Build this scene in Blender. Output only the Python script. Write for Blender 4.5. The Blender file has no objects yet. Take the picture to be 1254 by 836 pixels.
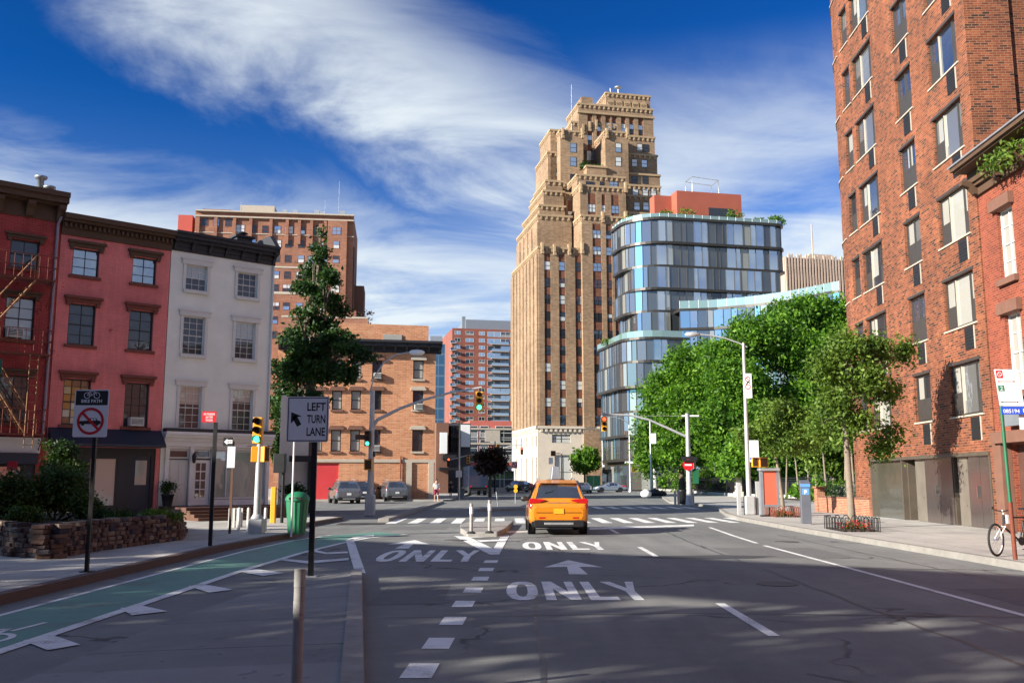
import bpy, bmesh, math, random
import numpy as np
from mathutils import Vector, Matrix

# ------------------------------------------------------------------ camera, sky, sun
SC = bpy.context.scene
COL = SC.collection
R = math.radians
F, CX, CY, PITCH, EYE = 1150.0, 627.0, 418.0, math.atan(170 / 1150), 1.68
cam_d = bpy.data.cameras.new('camera'); cam = bpy.data.objects.new('camera', cam_d); COL.objects.link(cam)
cam.location = (0, 0, EYE); cam.rotation_euler = (R(90) + PITCH, 0, 0)
cam_d.sensor_width = 36; cam_d.lens = 36 * F / 1254; cam_d.clip_start = 0.1; cam_d.clip_end = 6000
SC.camera = cam
SUN_EL = R(21.5)
SUN_TO = Vector((-0.88, -0.475, 0)).normalized() * math.cos(SUN_EL) + Vector((0, 0, math.sin(SUN_EL)))
sun_d = bpy.data.lights.new('sun', 'SUN'); sun = bpy.data.objects.new('sun', sun_d); COL.objects.link(sun)
sun_d.energy = 5.0; sun_d.angle = R(0.5); sun_d.color = (1.0, 0.93, 0.81)
sun.rotation_euler = (-SUN_TO).to_track_quat('-Z', 'Y').to_euler()
sun.location = (-60, -40, 60)
SC.view_settings.view_transform = 'Standard'; SC.view_settings.look = 'None'
SC.view_settings.gamma = 1; SC.view_settings.use_curve_mapping = False
SC.view_settings.exposure = 1.25
SC.render.engine = 'CYCLES'
SC.cycles.max_bounces = 6; SC.cycles.diffuse_bounces = 3; SC.cycles.glossy_bounces = 3
SC.cycles.transmission_bounces = 3; SC.cycles.transparent_max_bounces = 6
SC.cycles.use_denoising = True
SC.cycles.sample_clamp_indirect = 6

world = bpy.data.worlds.new('World'); SC.world = world; world.use_nodes = True
nt = world.node_tree; nt.nodes.clear()
def N(t, typ, **kw):
    n = t.nodes.new(typ)
    for k, v in kw.items():
        if k in n.inputs: n.inputs[k].default_value = v
        else: setattr(n, k, v)
    return n
def mth(t, op, a, b=None, c=None, clamp=False):
    n = t.nodes.new('ShaderNodeMath'); n.operation = op; n.use_clamp = clamp
    for i, x in enumerate((a, b, c)):
        if x is None: continue
        if isinstance(x, (int, float)): n.inputs[i].default_value = x
        else: t.links.new(x, n.inputs[i])
    return n.outputs[0]
def mixc(t, f, a, b, mode='MIX'):
    n = t.nodes.new('ShaderNodeMix'); n.data_type = 'RGBA'; n.blend_type = mode
    for s, x in ((n.inputs[0], f), (n.inputs[6], a), (n.inputs[7], b)):
        if isinstance(x, (int, float)): s.default_value = x
        elif isinstance(x, (tuple, list)): s.default_value = (x[0], x[1], x[2], 1)
        else: t.links.new(x, s)
    return n.outputs[2]
def ramp(t, fac, stops, interp='LINEAR'):
    n = t.nodes.new('ShaderNodeValToRGB'); cr = n.color_ramp; cr.interpolation = interp
    while len(cr.elements) < len(stops): cr.elements.new(0.5)
    for e, (p, c) in zip(cr.elements, stops):
        e.position = p; e.color = (c, c, c, 1) if isinstance(c, (int, float)) else (c[0], c[1], c[2], 1)
    t.links.new(fac, n.inputs[0]); return n.outputs[0]
def smooth(t, x, a, b):
    n = t.nodes.new('ShaderNodeMapRange'); n.interpolation_type = 'SMOOTHSTEP'
    t.links.new(x, n.inputs[0]); n.inputs[1].default_value = a; n.inputs[2].default_value = b
    return n.outputs[0]
L = nt.links.new
sky = N(nt, 'ShaderNodeTexSky'); sky.sky_type = 'NISHITA'; sky.sun_disc = False
sky.sun_elevation = SUN_EL; sky.sun_rotation = math.atan2(SUN_TO.x, SUN_TO.y); sky.altitude = 50
sky.air_density = 1.0; sky.dust_density = 0.6; sky.ozone_density = 3.5
geo = N(nt, 'ShaderNodeTexCoord')
sep = N(nt, 'ShaderNodeSeparateXYZ'); L(geo.outputs['Generated'], sep.inputs[0])
X, Y, Z = sep.outputs
yy = mth(nt, 'MAXIMUM', Y, 0.05)
az = mth(nt, 'ARCTAN2', X, Y)                    # 0 straight ahead, negative to the left
hor = mth(nt, 'SQRT', mth(nt, 'ADD', mth(nt, 'MULTIPLY', X, X), mth(nt, 'MULTIPLY', Y, Y)))
el = mth(nt, 'ARCTAN2', Z, hor)
# cirrus live on a flat high layer: direction divided by height
zc = mth(nt, 'ADD', mth(nt, 'MAXIMUM', Z, 0.0), 0.12)
px = mth(nt, 'DIVIDE', X, zc); py = mth(nt, 'DIVIDE', Y, zc)
cmb = N(nt, 'ShaderNodeCombineXYZ'); L(px, cmb.inputs[0]); L(py, cmb.inputs[1])
mp = N(nt, 'ShaderNodeMapping'); L(cmb.outputs[0], mp.inputs[0])
mp.inputs['Rotation'].default_value = (0, 0, R(-52)); mp.inputs['Scale'].default_value = (1.15, 1.45, 1)
n1 = N(nt, 'ShaderNodeTexNoise', Scale=1.0, Detail=12.0, Roughness=0.60, Distortion=0.9); L(mp.outputs[0], n1.inputs[0])
mp2 = N(nt, 'ShaderNodeMapping'); L(cmb.outputs[0], mp2.inputs[0])
mp2.inputs['Rotation'].default_value = (0, 0, R(-40)); mp2.inputs['Scale'].default_value = (0.9, 2.4, 1)
n2 = N(nt, 'ShaderNodeTexNoise', Scale=1.6, Detail=6.0, Roughness=0.55, Distortion=1.0); L(mp2.outputs[0], n2.inputs[0])
mp3 = N(nt, 'ShaderNodeMapping'); L(cmb.outputs[0], mp3.inputs[0]); mp3.inputs['Location'].default_value = (3.1, 7.7, 0)
n3 = N(nt, 'ShaderNodeTexNoise', Scale=0.55, Detail=3.0, Roughness=0.5); L(mp3.outputs[0], n3.inputs[0])
# where the two bands of cloud lie (azimuth, elevation in radians), edges broken by the noise
wob = mth(nt, 'MULTIPLY', mth(nt, 'SUBTRACT', n1.outputs[0], 0.5), 0.22)
def band(slope, at0, half_lo, half_hi):
    # signed distance above the centre line el = at0 + slope*az
    d = mth(nt, 'ADD', mth(nt, 'SUBTRACT', el, mth(nt, 'ADD', mth(nt, 'MULTIPLY', az, slope), at0)), wob)
    up = smooth(nt, d, half_hi, half_hi * 0.15); dn = smooth(nt, d, -half_lo, -half_lo * 0.15)
    return mth(nt, 'MULTIPLY', up, dn)
b1 = band(-0.39, 0.350, 0.11, 0.14)
b2 = band(-0.086, 0.20, 0.22, 0.10)
right = mth(nt, 'MULTIPLY', smooth(nt, az, 0.02, 0.2), smooth(nt, el, 0.47, 0.33))
cov = mth(nt, 'MAXIMUM', mth(nt, 'MAXIMUM', b1, b2), mth(nt, 'MULTIPLY', right, 0.75))
far = mth(nt, 'MAXIMUM', smooth(nt, mth(nt, 'ABSOLUTE', az), 0.62, 0.95), smooth(nt, el, 0.62, 0.95))  # unseen cloud added behind the camera and overhead to neutralise the blue fill
cov = mth(nt, 'MAXIMUM', cov, mth(nt, 'MULTIPLY', far, mth(nt, 'ADD', mth(nt, 'MULTIPLY', n3.outputs[0], 0.55), 0.0), clamp=True))
tex = mth(nt, 'ADD', mth(nt, 'MULTIPLY', n1.outputs[0], 0.82), mth(nt, 'MULTIPLY', n2.outputs[0], 0.33))
dens = mth(nt, 'MULTIPLY', cov, smooth(nt, tex, 0.30, 0.76))
dens = mth(nt, 'MULTIPLY', mth(nt, 'ADD', dens, mth(nt, 'MULTIPLY', smooth(nt, el, 0.40, 0.02), 0.30)), 1.0, clamp=True)
# a polarised, deep sky: the blue is steeper than the plain air
gm = N(nt, 'ShaderNodeGamma'); L(sky.outputs[0], gm.inputs[0]); gm.inputs[1].default_value = 1.6
blue = mixc(nt, 1.0, gm.outputs[0], (0.07, 0.45, 0.72), 'MULTIPLY')
cloudc = mixc(nt, 0.85, sky.outputs[0], (10.6, 11.6, 12.2))
skyc = mixc(nt, dens, blue, cloudc)
bg = N(nt, 'ShaderNodeBackground'); L(skyc, bg.inputs[0]); bg.inputs[1].default_value = 0.037
out = N(nt, 'ShaderNodeOutputWorld'); L(bg.outputs[0], out.inputs[0])

# ------------------------------------------------------------------ measuring helpers
def ray(u, v):
    a = (u - CX) / F; b = (CY - v) / F
    return (a, math.cos(PITCH) - math.sin(PITCH) * b, math.sin(PITCH) + math.cos(PITCH) * b)
def G(u, v, z=0.0):
    d = ray(u, v); t = (z - EYE) / d[2]; return Vector((d[0] * t, d[1] * t, z))
def PY(u, v, y):
    d = ray(u, v); t = y / d[1]; return Vector((d[0] * t, y, EYE + d[2] * t))
class Fr:
    """a wall plane: x along it, y into the building, z up"""
    def __init__(s, o, deg):
        s.o = o; s.deg = deg; a = R(deg); s.x = (math.cos(a), math.sin(a)); s.y = (-math.sin(a), math.cos(a))
    def at(s, u, v, d=0):
        r = ray(u, v); ox = s.o[0] + s.y[0] * d; oy = s.o[1] + s.y[1] * d
        t = (ox * s.y[0] + oy * s.y[1]) / (r[0] * s.y[0] + r[1] * s.y[1])
        a = r[0] * t - s.o[0]; b = r[1] * t - s.o[1]
        return a * s.x[0] + b * s.x[1], EYE + r[2] * t
    def side(s, u, v, x0=0):
        r = ray(u, v); ox = s.o[0] + s.x[0] * x0; oy = s.o[1] + s.x[1] * x0
        t = (ox * s.x[0] + oy * s.x[1]) / (r[0] * s.x[0] + r[1] * s.x[1])
        a = r[0] * t - s.o[0]; b = r[1] * t - s.o[1]
        return a * s.y[0] + b * s.y[1], EYE + r[2] * t
    def w(s, x, y, z=0): return Vector((s.o[0] + s.x[0] * x + s.y[0] * y, s.o[1] + s.x[1] * x + s.y[1] * y, z))

# ------------------------------------------------------------------ mesh helpers
class MB:
    def __init__(s): s.v = []; s.f = []; s.m = []; s.s = []; s.T = None
    def add(s, vs, fs, m=0, smooth=False):
        b = len(s.v)
        if s.T is not None: vs = [tuple(s.T @ Vector(p)) for p in vs]
        s.v.extend(tuple(p) for p in vs)
        for f in fs: s.f.append(tuple(b + i for i in f)); s.m.append(m); s.s.append(smooth)
        return s
    def box(s, x0, x1, y0, y1, z0, z1, m=0):
        if x0 > x1: x0, x1 = x1, x0
        if y0 > y1: y0, y1 = y1, y0
        if z0 > z1: z0, z1 = z1, z0
        return s.add([(x0, y0, z0), (x1, y0, z0), (x1, y1, z0), (x0, y1, z0), (x0, y0, z1), (x1, y0, z1), (x1, y1, z1), (x0, y1, z1)],
              [(0, 3, 2, 1), (4, 5, 6, 7), (0, 1, 5, 4), (1, 2, 6, 5), (2, 3, 7, 6), (3, 0, 4, 7)], m)
    def quad(s, a, b, c, d, m=0): return s.add([a, b, c, d], [(0, 1, 2, 3)], m)
    def poly(s, pts, m=0): return s.add(pts, [tuple(range(len(pts)))], m)
    def prism(s, pts, z0, z1, m=0, mtop=None):
        n = len(pts); vs = [(p[0], p[1], z0) for p in pts] + [(p[0], p[1], z1) for p in pts]
        s.add(vs, [(i, (i + 1) % n, n + (i + 1) % n, n + i) for i in range(n)], m)
        s.add(vs, [tuple(range(n - 1, -1, -1))], m); return s.add(vs, [tuple(range(n, 2 * n))], m if mtop is None else mtop)
    def prismy(s, pts, y0, y1, m=0, smooth=False):
        n = len(pts); vs = [(p[0], y0, p[1]) for p in pts] + [(p[0], y1, p[1]) for p in pts]
        s.add(vs, [(i, (i + 1) % n, n + (i + 1) % n, n + i) for i in range(n)], m, smooth)
        return s.add(vs, [tuple(range(n)), tuple(range(2 * n - 1, n - 1, -1))], m)
    def prismx(s, pts, x0, x1, m=0):
        n = len(pts); vs = [(x0, p[0], p[1]) for p in pts] + [(x1, p[0], p[1]) for p in pts]
        return s.add(vs, [(i, (i + 1) % n, n + (i + 1) % n, n + i) for i in range(n)] + [tuple(range(n)), tuple(range(2 * n - 1, n - 1, -1))], m)
    def tube(s, pts, r, n=8, m=0, cap=True, smooth=True):
        pts = [Vector(p) for p in pts]; k = len(pts); rs = r if isinstance(r, (list, tuple)) else [r] * k
        vs = []; up = None
        for i, p in enumerate(pts):
            d = (pts[min(i + 1, k - 1)] - pts[max(i - 1, 0)]).normalized()
            if up is None: up = Vector((1, 0, 0)) if abs(d.x) < 0.8 else Vector((0, 1, 0))
            a = (up - d * up.dot(d)).normalized(); b = d.cross(a); up = a
            for j in range(n):
                t = 2 * math.pi * (j + 0.5) / n; vs.append(tuple(p + (a * math.cos(t) + b * math.sin(t)) * rs[i]))
        fs = [(i * n + j, i * n + (j + 1) % n, (i + 1) * n + (j + 1) % n, (i + 1) * n + j) for i in range(k - 1) for j in range(n)]
        s.add(vs, fs, m, smooth)
        if cap: s.add(vs, [tuple(range(n - 1, -1, -1)), tuple(range((k - 1) * n, k * n))], m)
        return s
    def lathe(s, prof, n=16, c=(0, 0, 0), m=0, smooth=True, axis='z'):
        vs = []
        for r_, z in prof:
            for j in range(n):
                t = 2 * math.pi * j / n; a, b = r_ * math.cos(t), r_ * math.sin(t)
                q = (a, b, z) if axis == 'z' else ((a, z, b) if axis == 'y' else (z, a, b))
                vs.append((c[0] + q[0], c[1] + q[1], c[2] + q[2]))
        k = len(prof)
        fs = [(i * n + j, i * n + (j + 1) % n, (i + 1) * n + (j + 1) % n, (i + 1) * n + j) for i in range(k - 1) for j in range(n)]
        s.add(vs, fs, m, smooth)
        return s.add(vs, [tuple(range(n - 1, -1, -1)), tuple(range((k - 1) * n, k * n))], m)
    def wall(s, x0, x1, z0, z1, holes, y=0.0, dep=0.18, m=0, mr=None):
        """a sheet in the xz plane with openings and their reveals"""
        mr = m if mr is None else mr
        xs = sorted({round(a, 4) for a in [x0, x1] + [h[0] for h in holes] + [h[1] for h in holes] if x0 - 1e-6 <= a <= x1 + 1e-6})
        zs = sorted({round(a, 4) for a in [z0, z1] + [h[2] for h in holes] + [h[3] for h in holes] if z0 - 1e-6 <= a <= z1 + 1e-6})
        for i in range(len(xs) - 1):
            for j in range(len(zs) - 1):
                cx, cz = (xs[i] + xs[i + 1]) / 2, (zs[j] + zs[j + 1]) / 2
                if any(h[0] < cx < h[1] and h[2] < cz < h[3] for h in holes): continue
                s.quad((xs[i], y, zs[j]), (xs[i + 1], y, zs[j]), (xs[i + 1], y, zs[j + 1]), (xs[i], y, zs[j + 1]), m)
        for a, b, c, d in holes:
            for p, q in (((a, c), (b, c)), ((b, c), (b, d)), ((b, d), (a, d)), ((a, d), (a, c))):
                s.quad((p[0], y, p[1]), (q[0], y, q[1]), (q[0], y + dep, q[1]), (p[0], y + dep, p[1]), mr)
        return s
    def build(s, name, mats, parent=None, loc=None, rz=0, bevel=0, fix=False):
        me = bpy.data.meshes.new(name); me.from_pydata(s.v, [], s.f); 
        if not isinstance(mats, (list, tuple)): mats = [mats]
        for q in mats: me.materials.append(q)
        me.polygons.foreach_set('material_index', s.m); me.polygons.foreach_set('use_smooth', s.s)
        if fix or bevel:
            bm = bmesh.new(); bm.from_mesh(me); bmesh.ops.remove_doubles(bm, verts=bm.verts, dist=1e-5)
            bmesh.ops.recalc_face_normals(bm, faces=bm.faces); bm.to_mesh(me); bm.free()
        me.update()
        o = bpy.data.objects.new(name, me); COL.objects.link(o)
        if parent: o.parent = parent
        if loc is not None: o.location = loc
        o.rotation_euler = (0, 0, rz)
        if bevel:
            bv = o.modifiers.new('bevel', 'BEVEL'); bv.width = bevel; bv.segments = 2; bv.limit_method = 'ANGLE'; bv.angle_limit = R(40)
        return o
def tag(o, label=None, cat=None, group=None, kind=None):
    if label: o['label'] = label
    if cat: o['category'] = cat
    if group: o['group'] = group
    if kind: o['kind'] = kind
    return o
def thing(name, label, cat, loc=(0, 0, 0), rz=0, group=None):
    o = bpy.data.objects.new(name, None); COL.objects.link(o); o.location = loc; o.rotation_euler = (0, 0, rz)
    o.empty_display_size = 0.3
    return tag(o, label, cat, group)
def fthing(name, label, cat, fr, group=None): return thing(name, label, cat, (fr.o[0], fr.o[1], 0), R(fr.deg), group)
def copy_tree(o, parent=None, **kw):
    c = o.copy(); COL.objects.link(c)
    if parent: c.parent = parent
    for ch in list(o.children): copy_tree(ch, c)
    for k, v in kw.items():
        if k == 'loc': c.location = v
        elif k == 'rz': c.rotation_euler = (0, 0, v)
        else: c[k] = v
    return c

# ------------------------------------------------------------------ materials
M = {}
def newmat(name):
    m = bpy.data.materials.new(name); m.use_nodes = True; t = m.node_tree; b = t.nodes['Principled BSDF']; M[name] = m
    return m, t, b
def objco(t):
    c = t.nodes.new('ShaderNodeTexCoord'); return c.outputs['Object']
def noise(t, co, scale, detail=4, rough=0.55, dist=0.0):
    n = N(t, 'ShaderNodeTexNoise', Scale=scale, Detail=detail, Roughness=rough, Distortion=dist); t.links.new(co, n.inputs[0]); return n.outputs[0]
def setbump(t, b, h, strength, dist=0.02):
    n = t.nodes.new('ShaderNodeBump'); n.inputs['Strength'].default_value = strength; n.inputs['Distance'].default_value = dist
    t.links.new(h, n.inputs['Height']); t.links.new(n.outputs[0], b.inputs['Normal'])
def pm(name, col, rough=0.6, metal=0.0, var=0.12, vs=2.0, bump=0.0, bs=40, coat=0.0, spec=0.5, emit=0, ior=None, isl=0.0):
    m, t, b = newmat(name); co = objco(t)
    b.inputs['Roughness'].default_value = rough; b.inputs['Metallic'].default_value = metal
    b.inputs['Coat Weight'].default_value = coat; b.inputs['Coat Roughness'].default_value = 0.05
    b.inputs['Specular IOR Level'].default_value = spec
    if ior: b.inputs['IOR'].default_value = ior
    if var or isl:
        n = noise(t, co, vs, 5, 0.65)
        f = mth(t, 'ADD', mth(t, 'MULTIPLY', mth(t, 'SUBTRACT', n, 0.5), var * 4), 1.0)
        if isl:
            g = t.nodes.new('ShaderNodeNewGeometry')
            f = mth(t, 'MULTIPLY', f, mth(t, 'ADD', mth(t, 'MULTIPLY', g.outputs['Random Per Island'], 2 * isl), 1 - isl))
        vm = t.nodes.new('ShaderNodeVectorMath'); vm.operation = 'SCALE'; vm.inputs[0].default_value = col[:3]
        t.links.new(f, vm.inputs['Scale']); t.links.new(vm.outputs[0], b.inputs['Base Color'])
        rr = mth(t, 'ADD', mth(t, 'MULTIPLY', mth(t, 'SUBTRACT', n, 0.5), 0.3 * min(1, rough * 2)), rough, clamp=True)
        t.links.new(rr, b.inputs['Roughness'])
    else: b.inputs['Base Color'].default_value = (*col[:3], 1)
    if bump: setbump(t, b, noise(t, co, bs, 3), bump, 0.01)
    if emit:
        b.inputs['Emission Color'].default_value = (*col[:3], 1); b.inputs['Emission Strength'].default_value = emit
    return m
def brick(name, stops, mortar, row=0.075, wid=0.21, msize=0.010, bump=0.5, stain=0.25, ss=0.5, paint=0.0, patch=None):
    """stops: colour of the single bricks from 0 to 1; stain: large weather patches"""
    m, t, b = newmat(name); co = objco(t); s = t.nodes.new('ShaderNodeSeparateXYZ'); t.links.new(co, s.inputs[0])
    c = t.nodes.new('ShaderNodeCombineXYZ'); t.links.new(mth(t, 'ADD', s.outputs[0], s.outputs[1]), c.inputs[0]); t.links.new(s.outputs[2], c.inputs[1])
    br = t.nodes.new('ShaderNodeTexBrick'); t.links.new(c.outputs[0], br.inputs['Vector'])
    br.inputs['Scale'].default_value = 1; br.inputs['Brick Width'].default_value = wid; br.inputs['Row Height'].default_value = row
    br.inputs['Mortar Size'].default_value = msize; br.inputs['Mortar Smooth'].default_value = 0.2; br.inputs['Bias'].default_value = 0
    br.inputs['Color1'].default_value = (0, 0, 0, 1); br.inputs['Color2'].default_value = (1, 1, 1, 1); br.inputs['Mortar'].default_value = (.5, .5, .5, 1)
    bc = ramp(t, br.outputs['Color'], stops)
    colr = mixc(t, br.outputs['Fac'], bc, mortar)
    if patch:
        pn = mth(t, 'ADD', mth(t, 'MULTIPLY', noise(t, co, 1.1, 6, 0.75), 0.7), mth(t, 'MULTIPLY', noise(t, co, 9.0, 4, 0.7), 0.3))
        colr = mixc(t, mth(t, 'MULTIPLY', smooth(t, pn, patch[1], patch[1] + 0.035), 0.8), colr, patch[0])
    st = smooth(t, noise(t, co, ss, 6, 0.7), 0.36, 0.66)
    mp_ = N(t, 'ShaderNodeMapping'); t.links.new(co, mp_.inputs[0]); mp_.inputs['Scale'].default_value = (3.0, 3.0, 0.25)
    st2 = smooth(t, noise(t, mp_.outputs[0], 1.0, 4, 0.6), 0.35, 0.7)
    f = mth(t, 'ADD', mth(t, 'ADD', mth(t, 'MULTIPLY', st, stain), mth(t, 'MULTIPLY', st2, stain * 0.5)), 1 - stain * 0.85)
    vm = t.nodes.new('ShaderNodeVectorMath'); vm.operation = 'SCALE'; t.links.new(colr, vm.inputs[0]); t.links.new(f, vm.inputs['Scale'])
    t.links.new(vm.outputs[0], b.inputs['Base Color']); b.inputs['Roughness'].default_value = 0.85
    hh = mth(t, 'ADD', mth(t, 'SUBTRACT', 1.0, br.outputs['Fac']), mth(t, 'MULTIPLY', noise(t, co, 60, 2), 0.3))
    setbump(t, b, hh, bump, 0.012); return m
def glass(name, base, rough=0.04, refl=0.25, tint=(0.75, 0.85, 1.0), isl=None):
    """a pane seen from outside: dark room or blind behind, sky mirrored in front"""
    m, t, b = newmat(name); co = objco(t); b.inputs['Roughness'].default_value = 0.5
    w = noise(t, co, 1.3, 2)
    if isl:
        g = t.nodes.new('ShaderNodeNewGeometry'); t.links.new(ramp(t, g.outputs['Random Per Island'], isl, 'CONSTANT'), b.inputs['Base Color'])
    else: b.inputs['Base Color'].default_value = (*base, 1)
    gl = t.nodes.new('ShaderNodeBsdfGlossy'); gl.inputs['Roughness'].default_value = rough; gl.inputs['Color'].default_value = (*tint, 1)
    fr = t.nodes.new('ShaderNodeFresnel'); fr.inputs[0].default_value = 1.5
    mx = t.nodes.new('ShaderNodeMixShader'); f = mth(t, 'ADD', mth(t, 'MULTIPLY', fr.outputs[0], 1.0), refl, clamp=True)
    if isl:
        g2 = mth(t, 'FRACT', mth(t, 'MULTIPLY', g.outputs['Random Per Island'], 17.3))
        f = mth(t, 'MULTIPLY', f, mth(t, 'ADD', mth(t, 'MULTIPLY', smooth(t, g2, 0.25, 0.8), 1.0), 0.25), clamp=True)
    t.links.new(f, mx.inputs[0]); t.links.new(b.outputs[0], mx.inputs[1]); t.links.new(gl.outputs[0], mx.inputs[2])
    bp = t.nodes.new('ShaderNodeBump'); bp.inputs['Strength'].default_value = 0.12; bp.inputs['Distance'].default_value = 0.05
    t.links.new(w, bp.inputs['Height']); t.links.new(bp.outputs[0], gl.inputs['Normal'])
    o = t.nodes['Material Output']; t.links.new(mx.outputs[0], o.inputs[0]); return m
def leafmat(name, c_dark, c_mid, c_light, trans=0.35):
    m, t, b = newmat(name); g = t.nodes.new('ShaderNodeNewGeometry'); co = objco(t)
    f = mth(t, 'ADD', mth(t, 'MULTIPLY', g.outputs['Random Per Island'], 0.5), mth(t, 'SUBTRACT', mth(t, 'MULTIPLY', noise(t, co, 0.7, 4), 1.1), 0.28))
    c = ramp(t, f, [(0.15, c_dark), (0.5, c_mid), (0.9, c_light)])
    t.links.new(c, b.inputs['Base Color']); b.inputs['Roughness'].default_value = 0.55; b.inputs['Specular IOR Level'].default_value = 0.3
    tr = t.nodes.new('ShaderNodeBsdfTranslucent'); t.links.new(mixc(t, 1.0, c, (1.3, 1.5, 0.5), 'MULTIPLY'), tr.inputs[0])
    mx = t.nodes.new('ShaderNodeMixShader'); mx.inputs[0].default_value = trans
    t.links.new(b.outputs[0], mx.inputs[1]); t.links.new(tr.outputs[0], mx.inputs[2]); t.links.new(mx.outputs[0], t.nodes['Material Output'].inputs[0])
    return m

leafmat('leaf_park', (0.018, 0.052, 0.008), (0.07, 0.17, 0.015), (0.20, 0.36, 0.03), 0.38)
leafmat('leaf_street', (0.04, 0.085, 0.014), (0.10, 0.17, 0.025), (0.20, 0.28, 0.05))
leafmat('leaf_dark', (0.010, 0.026, 0.008), (0.024, 0.060, 0.014), (0.06, 0.13, 0.025), 0.25)
leafmat('leaf_shrub', (0.010, 0.025, 0.008), (0.03, 0.065, 0.012), (0.09, 0.15, 0.02), 0.25)
leafmat('leaf_red', (0.02, 0.012, 0.012), (0.04, 0.02, 0.018), (0.07, 0.05, 0.03), 0.2)
leafmat('leaf_lavender', (0.05, 0.07, 0.05), (0.10, 0.13, 0.09), (0.17, 0.19, 0.17), 0.2)
leafmat('petal', (0.35, 0.02, 0.02), (0.5, 0.04, 0.03), (0.6, 0.2, 0.1), 0.2)
pm('bark', (0.11, 0.085, 0.06), 0.9, var=0.35, vs=6, bump=0.8, bs=14)
pm('bark_pale', (0.20, 0.16, 0.12), 0.9, var=0.3, vs=5, bump=0.6, bs=12)
pm('white_paint', (0.72, 0.70, 0.68), 0.55, var=0.08)
pm('cream_wall', (0.77, 0.76, 0.685), 0.75, var=0.11, vs=0.9, bump=0.12, bs=5)
pm('dark_trim', (0.018, 0.018, 0.024), 0.6, var=0.2)
pm('navy', (0.012, 0.016, 0.035), 0.55, var=0.2)
pm('black_metal', (0.015, 0.015, 0.017), 0.45, metal=0.3, var=0.2, vs=5)
pm('black_plastic', (0.012, 0.012, 0.013), 0.5, var=0.1)
pm('rubber', (0.018, 0.018, 0.018), 0.85, var=0.2)
pm('galv', (0.52, 0.53, 0.54), 0.42, metal=0.75, var=0.12, vs=3)
pm('pole_grey', (0.42, 0.42, 0.42), 0.5, metal=0.2, var=0.12, vs=3)
pm('chrome', (0.75, 0.75, 0.76), 0.15, metal=1.0, var=0.03)
pm('sign_white', (0.74, 0.74, 0.74), 0.4, var=0.03)
pm('sign_grey_back', (0.28, 0.30, 0.33), 0.45, metal=0.5, var=0.08)
pm('sign_black', (0.012, 0.012, 0.014), 0.45, var=0.0)
pm('sign_red', (0.55, 0.012, 0.02), 0.4, var=0.05)
pm('sign_green', (0.02, 0.20, 0.12), 0.4, var=0.05)
pm('sign_blue', (0.02, 0.08, 0.55), 0.4, var=0.05)
pm('signal_yellow', (0.80, 0.36, 0.02), 0.45, var=0.08)
pm('signal_off', (0.05, 0.02, 0.01), 0.3, var=0.0)
pm('signal_green', (0.05, 0.9, 0.45), 0.3, var=0.0, emit=2.2)
pm('signal_red', (0.9, 0.08, 0.03), 0.3, var=0.0, emit=1.6)
pm('bin_green', (0.015, 0.16, 0.07), 0.5, var=0.12)
pm('post_green', (0.012, 0.12, 0.055), 0.5, var=0.15)
pm('brown_wood', (0.10, 0.045, 0.025), 0.6, var=0.2, vs=4)
pm('steps_brown', (0.085, 0.035, 0.025), 0.7, var=0.2)
pm('brownstone', (0.16, 0.075, 0.05), 0.8, var=0.15, vs=3, bump=0.3)
pm('cornice_brown', (0.085, 0.045, 0.024), 0.75, var=0.2, vs=4)
pm('sill_brown', (0.17, 0.05, 0.035), 0.8, var=0.2, vs=4)
pm('frame_dark', (0.02, 0.019, 0.02), 0.5, var=0.1)
pm('frame_bronze', (0.060, 0.052, 0.046), 0.45, metal=0.3, var=0.1)
pm('frame_white', (0.62, 0.60, 0.56), 0.5, var=0.05)
pm('sill_pale', (0.42, 0.36, 0.29), 0.7, var=0.1)
pm('curtain', (0.42, 0.41, 0.38), 0.8, var=0.12, vs=5)
pm('ac_white', (0.55, 0.55, 0.52), 0.5, var=0.08)
pm('rust', (0.16, 0.04, 0.02), 0.8, var=0.3, vs=8)
pm('rust_pale', (0.27, 0.13, 0.055), 0.7, var=0.25, vs=8)
pm('concrete', (0.36, 0.35, 0.33), 0.85, var=0.12, vs=3, bump=0.3)
pm('terracotta', (0.35, 0.10, 0.05), 0.8, var=0.1)
pm('soil', (0.05, 0.035, 0.025), 0.95, var=0.3, vs=8)
pm('tail_red', (0.45, 0.01, 0.01), 0.15, var=0.0, coat=1)
pm('skin', (0.50, 0.30, 0.22), 0.6, var=0.03)
pm('cloth_white', (0.70, 0.70, 0.72), 0.8, var=0.05)
pm('cloth_maroon', (0.20, 0.02, 0.05), 0.8, var=0.1)
pm('cloth_navy', (0.02, 0.025, 0.05), 0.8, var=0.1)
pm('hair', (0.02, 0.014, 0.01), 0.7, var=0.1)
glass('pane', (0.012, 0.014, 0.018), 0.04, 0.04, (.45, .5, .6))
glass('pane_sky', (0.02, 0.03, 0.05), 0.03, 0.26)
glass('pane_grey', (0.13, 0.13, 0.125), 0.04, 0.16)
glass('pane_blind', (0.34, 0.33, 0.29), 0.05, 0.06)
glass('car_glass', (0.012, 0.016, 0.024), 0.03, 0.12)
glass('pane_mixed', (0.03, 0.03, 0.04), 0.05, 0.30, isl=[(0, (0.02, 0.02, 0.025)), (0.5, (0.05, 0.06, 0.08)), (0.75, (0.25, 0.24, 0.22))])

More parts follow.
